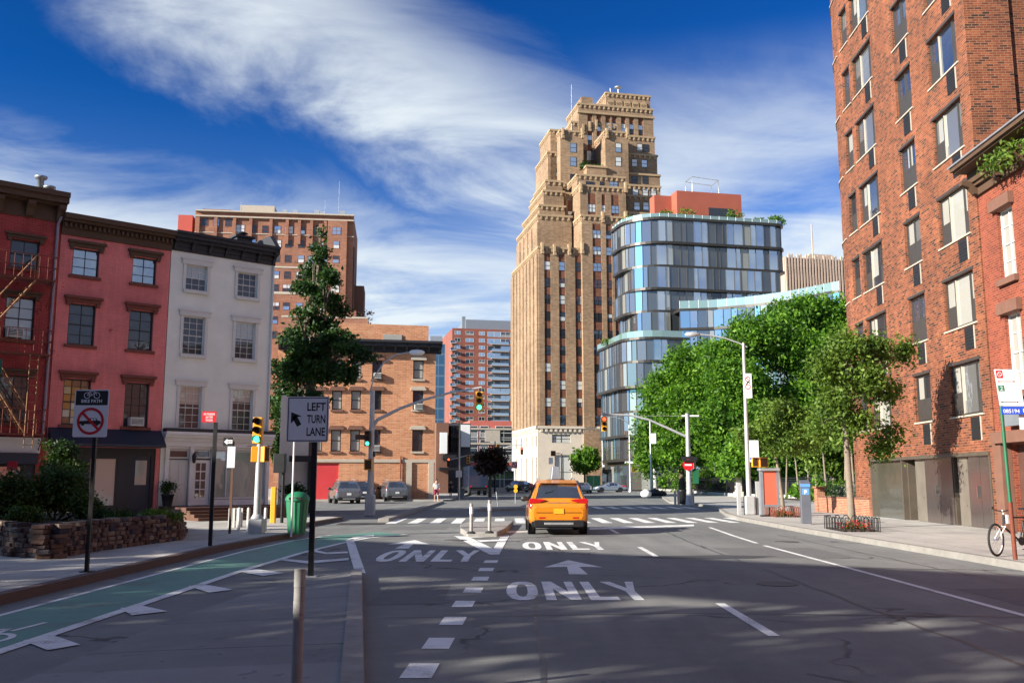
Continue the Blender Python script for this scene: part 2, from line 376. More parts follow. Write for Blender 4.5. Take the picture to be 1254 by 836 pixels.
# ------------------------------------------------------------------ foliage
def leaves(name, blobs, n, size, mat, parent, seed=1, clump=0.5, per=14, flat=0.35, shell=0.55, stuff=False):
    """many leaf-sized faces in clumps through the blobs (cx, cy, cz, rx, ry, rz)"""
    rg = np.random.default_rng(seed); B = np.array(blobs, float); w = B[:, 3] * B[:, 4] * B[:, 5]; w = w ** 0.75; w /= w.sum()
    nc = max(1, n // per); bi = rg.choice(len(B), nc, p=w)
    d = rg.normal(size=(nc, 3)); d /= np.linalg.norm(d, axis=1)[:, None]
    r = shell + (1 - shell) * rg.random(nc); inner = rg.random(nc) < 0.18; r[inner] *= rg.random(inner.sum())
    c = B[bi, :3] + d * r[:, None] * B[bi, 3:]
    cs = clump * (0.6 + 0.8 * rg.random(nc))
    p = np.repeat(c, per, 0) + rg.normal(size=(nc * per, 3)) * np.repeat(cs, per)[:, None] * np.array([0.5, 0.5, flat])
    k = len(p); s = size * (0.6 + 0.8 * rg.random(k))
    nrm = rg.normal(size=(k, 3)) + np.array([0, 0, 0.7]); nrm /= np.linalg.norm(nrm, axis=1)[:, None]
    a = np.cross(nrm, rg.normal(size=(k, 3))); a /= np.linalg.norm(a, axis=1)[:, None]; b = np.cross(nrm, a)
    a *= s[:, None]; b *= (s * 0.62)[:, None]
    v = np.stack([p - a, p - b * .8 + nrm * s[:, None] * .12, p + a, p + b * .8 + nrm * s[:, None] * .12], 1).reshape(-1, 3)
    me = bpy.data.meshes.new(name); me.vertices.add(4 * k); me.vertices.foreach_set('co', v.ravel())
    me.loops.add(4 * k); me.loops.foreach_set('vertex_index', np.arange(4 * k)); me.polygons.add(k)
    me.polygons.foreach_set('loop_start', np.arange(k) * 4)
    me.materials.append(mat); me.update(calc_edges=True)
    o = bpy.data.objects.new(name, me); COL.objects.link(o)
    if parent: o.parent = parent
    return o
def tree(name, label, loc, trunk_h, trunk_r, blobs, n, size, leaf, bark='bark', group=None, seed=1, lean=(0, 0), clump=0.5, limbs=True, cat='tree', **kw):
    t = thing(name, label, cat, loc, 0, group); rg = random.Random(seed); mb = MB()
    top = Vector((lean[0], lean[1], trunk_h))
    pts = [Vector((0, 0, -0.1)), Vector((lean[0] * .15, lean[1] * .15, trunk_h * .3)), Vector((lean[0] * .6 + .03, lean[1] * .6, trunk_h * .7)), top]
    mb.tube(pts, [trunk_r * 1.35, trunk_r, trunk_r * .85, trunk_r * .7], 10)
    if limbs:
        for b in blobs:
            c = Vector(b[:3]); mid = top.lerp(c, 0.5) + Vector((rg.uniform(-.2, .2), rg.uniform(-.2, .2), rg.uniform(-.1, .3)))
            mb.tube([top - Vector((0, 0, trunk_h * .06)), mid, c], [trunk_r * .5, trunk_r * .3, trunk_r * .1], 6)
            for _ in range(3):
                e = c + Vector((rg.uniform(-1, 1) * b[3], rg.uniform(-1, 1) * b[4], rg.uniform(-.3, 1) * b[5])) * .75
                mb.tube([mid.lerp(c, .3), (mid + e) / 2 + Vector((0, 0, .1)), e], [trunk_r * .2, trunk_r * .13, trunk_r * .04], 5, cap=False)
    mb.build('trunk', M[bark], t)
    leaves('crown', blobs, n, size, M[leaf], t, seed, clump, **kw)
    return t

# ------------------------------------------------------------------ text
def text_mesh(mb, s, x, z, h, y, m=0, width=None, bold=0.0, align='CENTER', flip=False):
    """letters on the xz plane facing -y, cap height h, at y"""
    cu = bpy.data.curves.new('txt', 'FONT'); cu.body = s; cu.align_x = align; cu.size = 1; cu.offset = bold; cu.resolution_u = 3
    o = bpy.data.objects.new('txt', cu); COL.objects.link(o); bpy.context.view_layer.update()
    me = bpy.data.meshes.new_from_object(o.evaluated_get(bpy.context.evaluated_depsgraph_get()))
    vs = [v.co.copy() for v in me.vertices]; fs = [tuple(p.vertices) for p in me.polygons]
    bpy.data.objects.remove(o); bpy.data.curves.remove(cu); bpy.data.meshes.remove(me)
    if not vs: return
    k = h / 0.70; xs = [v.x for v in vs]; w = max(xs) - min(xs); kx = k if width is None else width / w
    c = (max(xs) + min(xs)) / 2 if align == 'CENTER' else min(xs)
    mb.add([(x + (v.x - c) * kx, y, z + v.y * k) for v in vs], fs, m)

# ================================================================== THE SETTING
def struct(name, mb, mats, **kw): return tag(mb.build(name, mats, **kw), kind='structure')
def ground_mats():
    # asphalt: worn, speckled, patched, cracked, with polished wheel tracks along the lanes
    m, t, b = newmat('asphalt'); co = objco(t)
    sp = noise(t, co, 70, 3, 0.8); big = noise(t, co, 0.22, 5, 0.65); mid = noise(t, co, 1.7, 5, 0.7)
    mp = N(t, 'ShaderNodeMapping'); t.links.new(co, mp.inputs[0]); mp.inputs['Scale'].default_value = (0.75, 0.04, 1)
    tr = noise(t, mp.outputs[0], 1.5, 3, 0.6)
    v = t.nodes.new('ShaderNodeTexVoronoi'); v.feature = 'DISTANCE_TO_EDGE'; v.inputs['Scale'].default_value = 0.22
    wv = t.nodes.new('ShaderNodeVectorMath'); wv.operation = 'ADD'
    nz = N(t, 'ShaderNodeTexNoise', Scale=1.6, Detail=5.0); t.links.new(co, nz.inputs[0])
    sc_ = t.nodes.new('ShaderNodeVectorMath'); sc_.operation = 'SCALE'; t.links.new(nz.outputs['Color'], sc_.inputs[0]); sc_.inputs['Scale'].default_value = 0.9
    t.links.new(co, wv.inputs[0]); t.links.new(sc_.outputs[0], wv.inputs[1]); t.links.new(wv.outputs[0], v.inputs['Vector'])
    cr = mth(t, 'MULTIPLY', smooth(t, v.outputs['Distance'], 0.012, 0.002), smooth(t, noise(t, co, 0.35, 2), 0.50, 0.60))
    f = mth(t, 'ADD', mth(t, 'MULTIPLY', big, 0.7), mth(t, 'ADD', mth(t, 'MULTIPLY', mid, 0.35), mth(t, 'MULTIPLY', tr, 0.45)))
    f = mth(t, 'ADD', f, mth(t, 'MULTIPLY', mth(t, 'SUBTRACT', sp, 0.5), 1.3))
    f = mth(t, 'ADD', f, 0.25)
    c = ramp(t, mth(t, 'MULTIPLY', f, 0.5), [(0.30, (0.085, 0.089, 0.090)), (0.5, (0.172, 0.175, 0.170)), (0.70, (0.29, 0.288, 0.272))])
    c = mixc(t, mth(t, 'MULTIPLY', cr, 0.75), c, (0.025, 0.025, 0.025))
    t.links.new(c, b.inputs['Base Color']); b.inputs['Roughness'].default_value = 0.78; b.inputs['Specular IOR Level'].default_value = 0.35
    setbump(t, b, mth(t, 'SUBTRACT', mth(t, 'ADD', sp, mth(t, 'MULTIPLY', mid, 0.4)), cr), 0.35, 0.012)
    # pavement flags
    for nm, c0, c1, jx, jy in (('pavement', (0.28, 0.265, 0.245), (0.48, 0.455, 0.415), 1.5, 1.5), ('median_top', (0.16, 0.157, 0.153), (0.29, 0.28, 0.27), 30, 1.9)):
        m, t, b = newmat(nm); co = objco(t); s = t.nodes.new('ShaderNodeSeparateXYZ'); t.links.new(co, s.inputs[0])
        def joint(o, p): 
            fr = mth(t, 'ABSOLUTE', mth(t, 'SUBTRACT', mth(t, 'FRACT', mth(t, 'DIVIDE', o, p)), 0.5)); return smooth(t, fr, 0.5 - 0.014 / p * 1.5, 0.5 - 0.004 / p)
        j = mth(t, 'MAXIMUM', joint(s.outputs[0], jx), joint(s.outputs[1], jy))
        wn = t.nodes.new('ShaderNodeTexWhiteNoise'); wn.noise_dimensions = '2D'; cc = t.nodes.new('ShaderNodeCombineXYZ')
        t.links.new(mth(t, 'ROUND', mth(t, 'DIVIDE', s.outputs[0], jx)), cc.inputs[0]); t.links.new(mth(t, 'ROUND', mth(t, 'DIVIDE', s.outputs[1], jy)), cc.inputs[1]); t.links.new(cc.outputs[0], wn.inputs['Vector'])
        f = mth(t, 'ADD', mth(t, 'MULTIPLY', noise(t, co, 0.8, 6, 0.7), 0.9), mth(t, 'ADD', mth(t, 'MULTIPLY', noise(t, co, 40, 3, 0.7), 0.3), mth(t, 'MULTIPLY', wn.outputs[0], 0.25)))
        c = ramp(t, mth(t, 'MULTIPLY', f, 0.72), [(0.3, c0), (0.75, c1)])
        gum = smooth(t, noise(t, co, 6.5, 1, 0.3), 0.72, 0.76); c = mixc(t, mth(t, 'MULTIPLY', gum, 0.4), c, (0.06, 0.06, 0.06))
        c = mixc(t, mth(t, 'MULTIPLY', j, 0.75), c, (0.05, 0.045, 0.04)); t.links.new(c, b.inputs['Base Color']); b.inputs['Roughness'].default_value = 0.85
        setbump(t, b, mth(t, 'SUBTRACT', noise(t, co, 50, 3), mth(t, 'MULTIPLY', j, 2)), 0.3, 0.01)
    # paints: worn through where the noise is high
    for nm, c in (('paint_white', (0.84, 0.84, 0.82)), ('paint_green', (0.13, 0.30, 0.24))):
        m, t, b = newmat(nm); co = objco(t)
        w = mth(t, 'ADD', mth(t, 'MULTIPLY', noise(t, co, 45, 4, 0.75), 0.45), mth(t, 'MULTIPLY', noise(t, co, 1.1, 5, 0.7), 0.7))
        wear = smooth(t, w, 0.58, 0.72); c2 = mixc(t, noise(t, co, 3, 5, 0.7), tuple(x * 0.78 for x in c), c)
        t.links.new(mixc(t, mth(t, 'MULTIPLY', wear, 0.7), c2, (0.13, 0.125, 0.12)), b.inputs['Base Color']); b.inputs['Roughness'].default_value = 0.6
        setbump(t, b, noise(t, co, 70, 2), 0.2, 0.008)
    pm('ground', (0.10, 0.095, 0.085), 0.95, var=0.2, vs=0.05)
    pm('kerb_dark', (0.25, 0.235, 0.22), 0.85, var=0.25, vs=3, bump=0.4, bs=20)
    pm('kerb_steel', (0.085, 0.055, 0.048), 0.7, var=0.3, vs=3, bump=0.3)
    pm('kerb_pale', (0.23, 0.215, 0.195), 0.85, var=0.2, vs=3, bump=0.4, bs=20)
ground_mats()
g = MB(); g.quad((-3000, -3000, -.03), (3000, -3000, -.03), (3000, 3000, -.03), (-3000, 3000, -.03)); struct('ground', g, M['ground'])
g = MB(); g.quad((-140, -60, 0), (140, -60, 0), (140, 420, 0), (-140, 420, 0)); struct('road', g, M['asphalt'])

LF = Fr((-10.80, 43.0), 40.0)        # the row of old houses on the left
RF = Fr((15.3, 30.2), -91.74)        # the tall brick block on the right
def w2(fr, x, y): p = fr.w(x, y); return (p.x, p.y)
def kerbed(name, pts, top, kerb, kerb_w=0.18, h=0.14, edges=None):
    """pavement slab with a kerb stone along the listed edges"""
    s = MB(); s.prism(pts, -0.02, h); struct(name, s, M[top])
    k = MB(); n = len(pts)
    ctr = Vector((sum(p[0] for p in pts) / n, sum(p[1] for p in pts) / n))
    area = sum(pts[i][0] * pts[(i + 1) % n][1] - pts[(i + 1) % n][0] * pts[i][1] for i in range(n))
    sg = 1 if area > 0 else -1
    e = edges; P = [Vector(pts[i]) for i in e]; nr = []
    for i in range(len(P) - 1):
        d = (P[i + 1] - P[i]).normalized(); nr.append(Vector((d.y, -d.x)) * sg)
    off = []
    for i in range(len(P)):
        a = nr[max(i - 1, 0)] + nr[min(i, len(nr) - 1)]; off.append(a / max(1e-6, a.length_squared) * 2)
    for i in range(len(P) - 1):
        a, b = P[i], P[i + 1]; ao, bo = a - off[i] * kerb_w, b - off[i + 1] * kerb_w; e1, e2 = a + off[i] * .006, b + off[i + 1] * .006
        k.quad((ao.x, ao.y, h + .006), (bo.x, bo.y, h + .006), (e2.x, e2.y, h + .006), (e1.x, e1.y, h + .006))
        k.quad((e1.x, e1.y, h + .006), (e2.x, e2.y, h + .006), (e2.x, e2.y, -.01), (e1.x, e1.y, -.01))
    struct('kerb', k, M[kerb])
sl = [(-6.95, -20), (-6.95, 8), (-6.98, 17), (-6.95, 23), (-6.72, 26.5), (-6.45, 28.4), (-6.5, 29.8), (-6.95, 31.2), (-7.6, 33), w2(LF, 1.2, -4.2), w2(LF, 1.5, -2.0), w2(LF, 1.5, 14), (-60, 60), (-60, -20)]
kerbed('left_pavement', sl, 'pavement', 'kerb_steel', edges=list(range(0, 12)))
sr = [(9.65, -20), (9.63, 20), (9.45, 31), (9.6, 40), (10.1, 45), (12.0, 56), (12.4, 62), (11.6, 70), (14.5, 92), (20.5, 128), (60, 140), (60, -20)]
kerbed('right_pavement', sr, 'pavement', 'kerb_pale', edges=list(range(0, 10)))
so = [(-60, 77.5), (-5.6, 77.5), (-5.0, 78.3), (-5.0, 180), (-60, 180)]
kerbed('far_left_pavement', so, 'pavement', 'kerb_pale', edges=[0, 1, 2, 3])
st_ = [(-0.6, 187), (2, 184), (24, 189), (60, 196), (60, 300), (-8, 300)]
kerbed('far_right_pavement', st_, 'pavement', 'kerb_pale', edges=[5, 0, 1, 2, 3])

# the flush concrete median at the left of the lane, with its kerb stone on the traffic side
def kx(y): return -2.61 + (16.8 - y) * 0.16
md = MB(); ys = [-6, 0, 4, 8, 12, 15, 17.1]
for a, b in zip(ys, ys[1:]):
    la = -4.15 if a < 15 else -3.9; lb = -4.15 if b < 15 else (-3.9 if b < 17 else -2.95)
    md.quad((la, a, .006), (kx(a) - .2, a, .11), (kx(b) - .2, b, .11), (lb, b, .006))
struct('median', md, M['median_top'])
kb = MB()
for a, b in zip(ys, ys[1:]):
    kb.quad((kx(a) - .2, a, .125), (kx(a) - .015, a, .122), (kx(b) - .015, b, .122), (kx(b) - .2, b, .125))
    kb.quad((kx(a) - .015, a, .122), (kx(a), a, -.01), (kx(b), b, -.01), (kx(b) - .015, b, .122))
    kb.quad((kx(a) - .2, a, .125), (kx(a) - .2, a, .09), (kx(b) - .2, b, .09), (kx(b) - .2, b, .125))
y = 17.1; kb.quad((kx(y) - .25, y, -.01), (kx(y), y, -.01), (kx(y) - .015, y, .122), (kx(y) - .2, y, .125))
struct('median_kerb', kb, M['kerb_dark'])
# long kerb running away through the junction, and a small raised traffic island
k2 = MB(); k2.prism([(-5.5, 39.2), (-5.05, 39.2), (-5.15, 72), (-5.5, 72)], -.02, .14); struct('long_kerb', k2, M['kerb_pale'], bevel=.02)
isl = [G(563, 652), G(572, 657.5), G(609, 657.5), G(620, 652), G(629, 642.5), G(573, 643.5), G(564, 647)]
i2 = MB(); i2.prism([(p.x, p.y) for p in isl], -.02, .16); struct('traffic_island', i2, M['kerb_dark'], bevel=.03)

# ---- painted markings
Z1, Z2 = 0.006, 0.011
def gp(*uv, z=Z1):
    out = []
    for u, v in uv: p = G(u, v, 0); out.append((p.x, p.y, z))
    return out
def strip(mb, pts, w, z=Z1):
    P = [Vector(p) for p in pts]
    for i in range(len(P) - 1):
        d = (P[i + 1] - P[i]).normalized(); n = Vector((-d.y, d.x)) * w / 2
        d0 = (P[i] - P[i - 1]).normalized() if i else d; n0 = Vector((-d0.y, d0.x)) * w / 2 if i else n
        n0 = (n + n0) / 2
        d1 = (P[i + 2] - P[i + 1]).normalized() if i + 2 < len(P) else d; n1 = (n + Vector((-d1.y, d1.x)) * w / 2) / 2
        a, b = P[i], P[i + 1]
        mb.quad((*(a - n0), z), (*(b - n1), z), (*(b + n1), z), (*(a + n0), z))
bl = MB()
li = [(-6.42, -5), (-6.42, 18), (-6.40, 23), (-6.15, 27), (-5.6, 29.5), (-4.4, 31.5)]
lo = [(-5.08, -5), (-5.06, 18), (-4.92, 22.3), (-4.6, 25.8), (-4.25, 28.2), (-3.3, 30)]
for i in range(5): bl.quad((*li[i], Z1), (*lo[i], Z1), (*lo[i + 1], Z1), (*li[i + 1], Z1))
struct('bike_lane', bl, M['paint_green'])
w = MB(); strip(w, [(x - .0, y) for x, y in li[:5]], .10, Z2); strip(w, lo, .16, Z2)
for q in ([(28, 785), (58, 797), (98, 790), (64, 778)], [(147, 745), (161, 754), (205, 749), (176, 742.5)],
          [(230, 718), (256, 726), (286, 722.3), (250, 716)], [(291, 700), (322, 705.5), (348, 702), (314, 697)],
          [(341, 686), (377, 690.3), (427, 686), (427, 683.4), (377, 687.2), (350, 684.5)],
          [(380, 675), (400, 679), (426, 677.4), (426, 675.4), (400, 676.8), (388, 673.7)],
          [(423.4, 661.5), (434, 699.7), (448, 702.5), (433, 660)], [(421, 661.8), (437, 656.8), (458, 655.2), (458, 656.9), (442, 658.6), (433, 661.2)]):
    w.poly(gp(*q, z=Z2 + .002))
# cycle symbol in the lane
def ring(mb, cx, cy, r, wd, z, n=22, sx=1, sy=1):
    for i in range(n):
        a, b = 2 * math.pi * i / n, 2 * math.pi * (i + 1) / n
        mb.quad(*[(cx + sx * (r + o) * math.cos(t), cy + sy * (r + o) * math.sin(t), z) for t, o in ((a, -wd / 2), (a, wd / 2), (b, wd / 2), (b, -wd / 2))])
ring(w, -5.62, 10.35, .24, .07, Z2, sy=1.5); ring(w, -6.02, 9.7, .24, .07, Z2, sy=1.5)
for a, b in (((-5.62, 10.35), (-5.75, 11.1)), ((-5.75, 11.1), (-6.05, 10.6)), ((-6.05, 10.6), (-6.02, 9.7)), ((-5.62, 10.35), (-6.05, 10.6)), ((-5.55, 11.55), (-5.62, 10.9))): strip(w, [a, b], .07, Z2)
struct('bike_lane_marking', w, M['paint_white'])
w = MB()
for x, y in ((-.82, 8.72), (-.765, 10.15), (-.71, 11.72), (-.665, 13.3), (-.60, 14.95), (-.545, 16.65), (-.49, 18.35), (-.44, 20.1), (-.87, 7.2)):
    w.quad((x - .15, y - .33, Z1), (x + .13, y - .33, Z1), (x + .15, y + .33, Z1), (x - .13, y + .33, Z1))
for q in ([(555.7, 656), (573, 656.5), (611, 675), (599, 678.5)],): w.poly(gp(*q))
for q in ([(613.5, 656), (624, 655.5), (611.5, 678.8), (600, 679)],): w.poly(gp(*q, z=Z1 + .003))
for q in ([(572, 656.8), (614, 656), (614, 657.6), (574, 658.4)], [(584, 661.5), (620, 660.6), (619, 663.0), (589, 664)]): w.poly(gp(*q, z=Z2 + .003))
strip(w, [(2.86, 10.6), (2.87, 13.35)], .13); strip(w, [(3.22, 21.5), (3.25, 24.4)], .13); strip(w, [(3.4, 30.7), (3.42, 33.2)], .13)
strip(w, [(6.42, -5), (6.43, 11.8), (6.5, 15.8), (6.58, 25.0)], .115); strip(w, [(6.62, 25.9), (6.8, 29.5), (7.15, 34.6)], .12)
w.poly(gp((722, 646.0), (850, 642.0), (850, 644.0), (722, 648.4)))
w.poly(gp((618, 650.5), (648, 650), (648, 651.3), (618, 651.8)))
struct('lane_marking', w, M['paint_white'])
w = MB(); rg = random.Random(4)
for i in range(18):
    x = -5.0 + .86 * i; y0 = 37.6 + .05 * i
    if x > 9.8: break
    w.quad((x, y0, Z1), (x + .42, y0, Z1), (x + .36, y0 + 5.0, Z1), (x - .06, y0 + 5.0, Z1))
for i in range(8):
    x = 4.2 + .95 * i; w.quad((x, 57, Z1), (x + .45, 57, Z1), (x + .35, 61.5, Z1), (x - .1, 61.5, Z1))
struct('crosswalk', w, M['paint_white'])
# worded lane messages
def only(x0, x1, y0, y1, mb):
    W, H = x1 - x0, y1 - y0
    def P(pts): mb.poly([(x0 + a * W, y0 + b * H, Z1) for a, b in pts])
    # O
    o = [(.0, .5), (.01, .74), (.045, .93), (.095, 1), (.15, 1), (.195, .93), (.225, .74), (.23, .5), (.225, .26), (.195, .07), (.15, 0), (.095, 0), (.045, .07), (.01, .26)]
    cx = .115
    inn = [(cx + (a - cx) * .36, .5 + (b - .5) * .66) for a, b in o]
    for i in range(len(o)): P([o[i], inn[i], inn[(i + 1) % len(o)], o[(i + 1) % len(o)]])
    P([(.275, 0), (.345, 0), (.345, 1), (.275, 1)]); P([(.45, 0), (.515, 0), (.515, 1), (.45, 1)])
    mb.poly([(x0 + a * W, y0 + b * H, Z1 + .002) for a, b in ((.275, 1), (.35, 1), (.515, 0), (.44, 0))])
    P([(.575, 0), (.65, 0), (.65, 1), (.575, 1)]); P([(.65, 0), (.775, 0), (.775, .16), (.65, .16)])
    P([(.865, 0), (.935, 0), (.935, .45), (.865, .45)]); P([(.865, .45), (.90, .62), (.815, 1), (.735, 1)]); P([(.935, .45), (1.0, 1), (.935, 1), (.90, .62)]); P([(.865, .45), (.935, .45), (.90, .62)])
def arrow(xc, y0, y1, w, mb):
    ym = y0 + (y1 - y0) * .50
    mb.poly([(xc - .17, y0, Z1), (xc + .17, y0, Z1), (xc + .12, ym, Z1), (xc - .12, ym, Z1)])
    mb.poly([(xc - w / 2, ym - .12, Z1), (xc - .12, ym, Z1), (xc + .12, ym, Z1), (xc + w / 2, ym - .12, Z1), (xc + .02, y1, Z1), (xc - .02, y1, Z1)])
w = MB(); only(-.09, 2.02, 13.7, 16.15, w); struct('lane_word', w, M['paint_white'])
w = MB(); only(.27, 2.4, 23.5, 26.4, w); struct('lane_word', w, M['paint_white'])
w = MB(); only(-2.98, -.78, 20.1, 23.3, w); struct('lane_word', w, M['paint_white'])
w = MB(); arrow(1.20, 17.4, 20.4, 1.15, w); arrow(-2.75, 23.9, 27.2, 1.15, w); struct('lane_arrow', w, M['paint_white'])
# seams, patches, covers and stains of the carriageway
pm('asphalt_patch', (0.125, 0.125, 0.125), 0.85, var=0.25, vs=6, bump=0.4, bs=60); pm('oil_stain', (0.06, 0.06, 0.062), 0.5, var=0.3, vs=3); pm('iron_cover', (0.10, 0.09, 0.085), 0.55, metal=0.4, var=0.3, vs=12, bump=0.6, bs=30)
w = MB(); rg = random.Random(12)
def seam(pts, wd=.05):
    P = [Vector(pts[0])]
    for a in pts[1:]:
        n = max(2, int((Vector(a) - P[-1]).length / .6)); s0 = P[-1].copy()
        for k in range(1, n + 1): P.append(s0.lerp(Vector(a), k / n) + Vector((rg.uniform(-.04, .04), rg.uniform(-.04, .04))))
    strip(w, [tuple(p) for p in P], wd, .0035)
seam([(4.7, 3), (4.75, 14), (4.9, 26), (5.2, 34)]); seam([(.25, 3), (.3, 13), (.4, 22)]); seam([(-1.6, 12), (2, 12.4), (6.3, 12.1)], .06); seam([(4.8, 19.0), (9.2, 18.2)], .07); seam([(8.3, 3), (8.2, 16), (8.3, 30)], .04)
seam([(4.9, 9.2), (6.3, 7.6), (8.8, 6.2)], .07); seam([(5.6, 11.8), (5.9, 10.0), (5.4, 9.0)], .05); seam([(2.6, 8.6), (2.9, 8.2), (3.0, 7.7)], .05)
struct('tar_seam', w, M['oil_stain'])
w = MB()
for x0, y0, x1, y1 in ((5.0, 21.0, 7.6, 24.2), (-2.0, 13.2, -.95, 15.6), (6.9, 12.6, 8.1, 15.2), (1.0, 28.9, 3.0, 30.6), (-4.5, 33, -2.3, 35.4)): w.quad((x0, y0, .003), (x1, y0 + .1, .003), (x1 - .05, y1, .003), (x0 + .04, y1 - .08, .003))
struct('asphalt_repair', w, M['asphalt_patch'])
w = MB()
for x, y, r_ in ((4.35, 15.8, .33), (-1.6, 27.2, .33), (7.6, 26.5, .33), (1.7, 35.5, .35)): w.lathe([(r_, .0), (r_, .009), (r_ * .92, .009), (r_ * .9, .006), (.01, .006)], 24, (x, y, 0), smooth=False)
struct('manhole_cover', w, M['iron_cover'])
# iron covers and the dark tar patch
mh = MB(); p = G(443, 641)
mh.quad((p.x - .9, p.y - .7, .012), (p.x + .9, p.y - .5, .012), (p.x + .9, p.y + .5, .012), (p.x - .9, p.y + .4, .012)); struct('drain_grate', mh, M['black_metal'])
pm('tar', (0.045, 0.045, 0.05), 0.75, var=0.2, vs=2)
pt = MB()
for c, rx, ry, sd in (((4.35, 21.3), 1.6, .5, 1),):
    rg = random.Random(sd); pt.poly([(c[0] + rx * (1 + rg.uniform(-.2, .2)) * math.cos(a * .45), c[1] + ry * (1 + rg.uniform(-.2, .2)) * math.sin(a * .45), .005) for a in range(14)])
struct('tar_patch', pt, M['tar'])

# ================================================================== WINDOWS
WM = {}
def window(parent, x0, x1, z0, z1, y, frame='frame_dark', pane='pane', nx=1, nz=1, rail=True, fw=.055, mw=.022, blind=0.0, sill=None, label=None, T=None, dep=.07, name='window'):
    """a sash window in an opening: frame and glazing bars, with its pane (and blind) as sub-parts"""
    w, h = x1 - x0, z1 - z0; key = (round(w, 2), round(h, 2), frame, nx, nz, rail, fw, mw, dep)
    if key not in WM:
        b = MB(); b.box(-w / 2, -w / 2 + fw, 0, dep, 0, h); b.box(w / 2 - fw, w / 2, 0, dep, 0, h)
        b.box(-w / 2 + fw, w / 2 - fw, 0, dep, 0, fw * 1.2); b.box(-w / 2 + fw, w / 2 - fw, 0, dep, h - fw, h)
        if rail: b.box(-w / 2 + fw, w / 2 - fw, .006, dep - .004, h * .5 - fw * .4, h * .5 + fw * .4)
        for i in range(1, nx): x = -w / 2 + w * i / nx; b.box(x - mw / 2, x + mw / 2, .012, dep - .01, fw, h - fw)
        for i in range(1, nz):
            if rail and abs(i / nz - .5) < .01: continue
            z = h * i / nz; b.box(-w / 2 + fw, w / 2 - fw, .016, dep - .014, z - mw / 2, z + mw / 2)
        o = b.build(name, M[frame]); WM[key] = o.data
    else:
        o = bpy.data.objects.new(name, WM[key]); COL.objects.link(o)
    o.parent = parent; o.location = ((x0 + x1) / 2, y, z0)
    if T is not None: o.matrix_local = T @ Matrix.Translation(o.location)
    if label: o['label'] = label
    kp = ('p', round(w, 2), round(h, 2), pane, dep)
    if kp not in WM:
        b = MB(); b.quad((-w / 2, dep * .6, 0), (w / 2, dep * .6, 0), (w / 2, dep * .6, h), (-w / 2, dep * .6, h)); p = b.build('pane', M[pane]); WM[kp] = p.data
    else: p = bpy.data.objects.new('pane', WM[kp]); COL.objects.link(p)
    p.parent = o
    if blind:
        b = MB(); b.quad((-w / 2 + fw, dep * .6 - .012, h * (1 - blind)), (w / 2 - fw, dep * .6 - .012, h * (1 - blind)), (w / 2 - fw, dep * .6 - .012, h - fw), (-w / 2 + fw, dep * .6 - .012, h - fw))
        c = b.build('blind', M['pane_blind']); c.parent = o
    return o
def ac_unit(parent, x0, x1, z0, z1, y, mat='ac_white'):
    b = MB(); b.box(x0, x1, y - .32, y + .1, z0, z1)
    b.box(x0 + .04, x1 - .04, y - .332, y - .322, z0 + .05, z1 - .05, 1)
    for i in range(5): z = z0 + .07 + i * (z1 - z0 - .14) / 4; b.box(x0 + .05, x1 - .05, y - .342, y - .333, z - .012, z + .012, 0)
    return b.build('air_conditioner', [M[mat], M['black_plastic']], parent)
def shell(b, x0, x1, y0, y1, z0, z1, m=0):
    """sides, back and roof of a block whose front sheet is built apart"""
    b.quad((x0, y0, z0), (x0, y1, z0), (x0, y1, z1), (x0, y0, z1), m); b.quad((x1, y0, z0), (x1, y1, z0), (x1, y1, z1), (x1, y0, z1), m)
    b.quad((x0, y1, z0), (x1, y1, z0), (x1, y1, z1), (x0, y1, z1), m); b.quad((x0, y0, z1), (x1, y0, z1), (x1, y1, z1), (x0, y1, z1), m)
    b.quad((x0 + .02, y0 + .5, z0), (x1 - .02, y0 + .5, z0), (x1 - .02, y0 + .5, z1), (x0 + .02, y0 + .5, z1), m)
def cornice(x0, x1, z0, z1, steps, br=None, name='cornice', mat='dark_trim', parent=None, y=0.0, dentil=None):
    """steps: list of (height fraction, projection)"""
    b = MB(); z = z0; prev = 0
    for f, p in steps:
        zz = z0 + (z1 - z0) * f; b.box(x0, x1, y - p, y + .25, z, zz); z = zz
    if br:
        n, h, p, wd = br
        for i in range(n + 1):
            x = x0 + wd / 2 + .05 + (x1 - x0 - wd - .1) * i / n
            b.prismx([(y - .002, z0 - .0), (y - p * .35, z0 + h * .1), (y - p * .6, z0 + h * .55), (y - p, z0 + h * .75), (y - p, z0 + h), (y - .002, z0 + h)], x - wd / 2, x + wd / 2)
    if dentil:
        zd, hd, wd, pd = dentil; n = int((x1 - x0) / (wd * 2))
        for i in range(n): x = x0 + (i + .5) * (x1 - x0) / n; b.box(x - wd / 2, x + wd / 2, y - pd, y - .01, zd, zd + hd)
    return b.build(name, M[mat], parent)

m, t, bb = newmat('pane_amber'); co = objco(t); s_ = t.nodes.new('ShaderNodeSeparateXYZ'); t.links.new(co, s_.inputs[0]); c_ = t.nodes.new('ShaderNodeCombineXYZ')
t.links.new(mth(t, 'FLOOR', mth(t, 'DIVIDE', mth(t, 'ADD', s_.outputs[0], 5.0), .3433)), c_.inputs[0]); t.links.new(mth(t, 'FLOOR', mth(t, 'DIVIDE', s_.outputs[2], .3067)), c_.inputs[1])
w_ = t.nodes.new('ShaderNodeTexWhiteNoise'); w_.noise_dimensions = '2D'; t.links.new(c_.outputs[0], w_.inputs['Vector'])
t.links.new(ramp(t, w_.outputs['Value'], [(0, (.42, .20, .04)), (.3, (.5, .4, .2)), (.5, (.55, .52, .42)), (.75, (.25, .12, .05))], 'CONSTANT'), bb.inputs['Base Color']); bb.inputs['Roughness'].default_value = .2

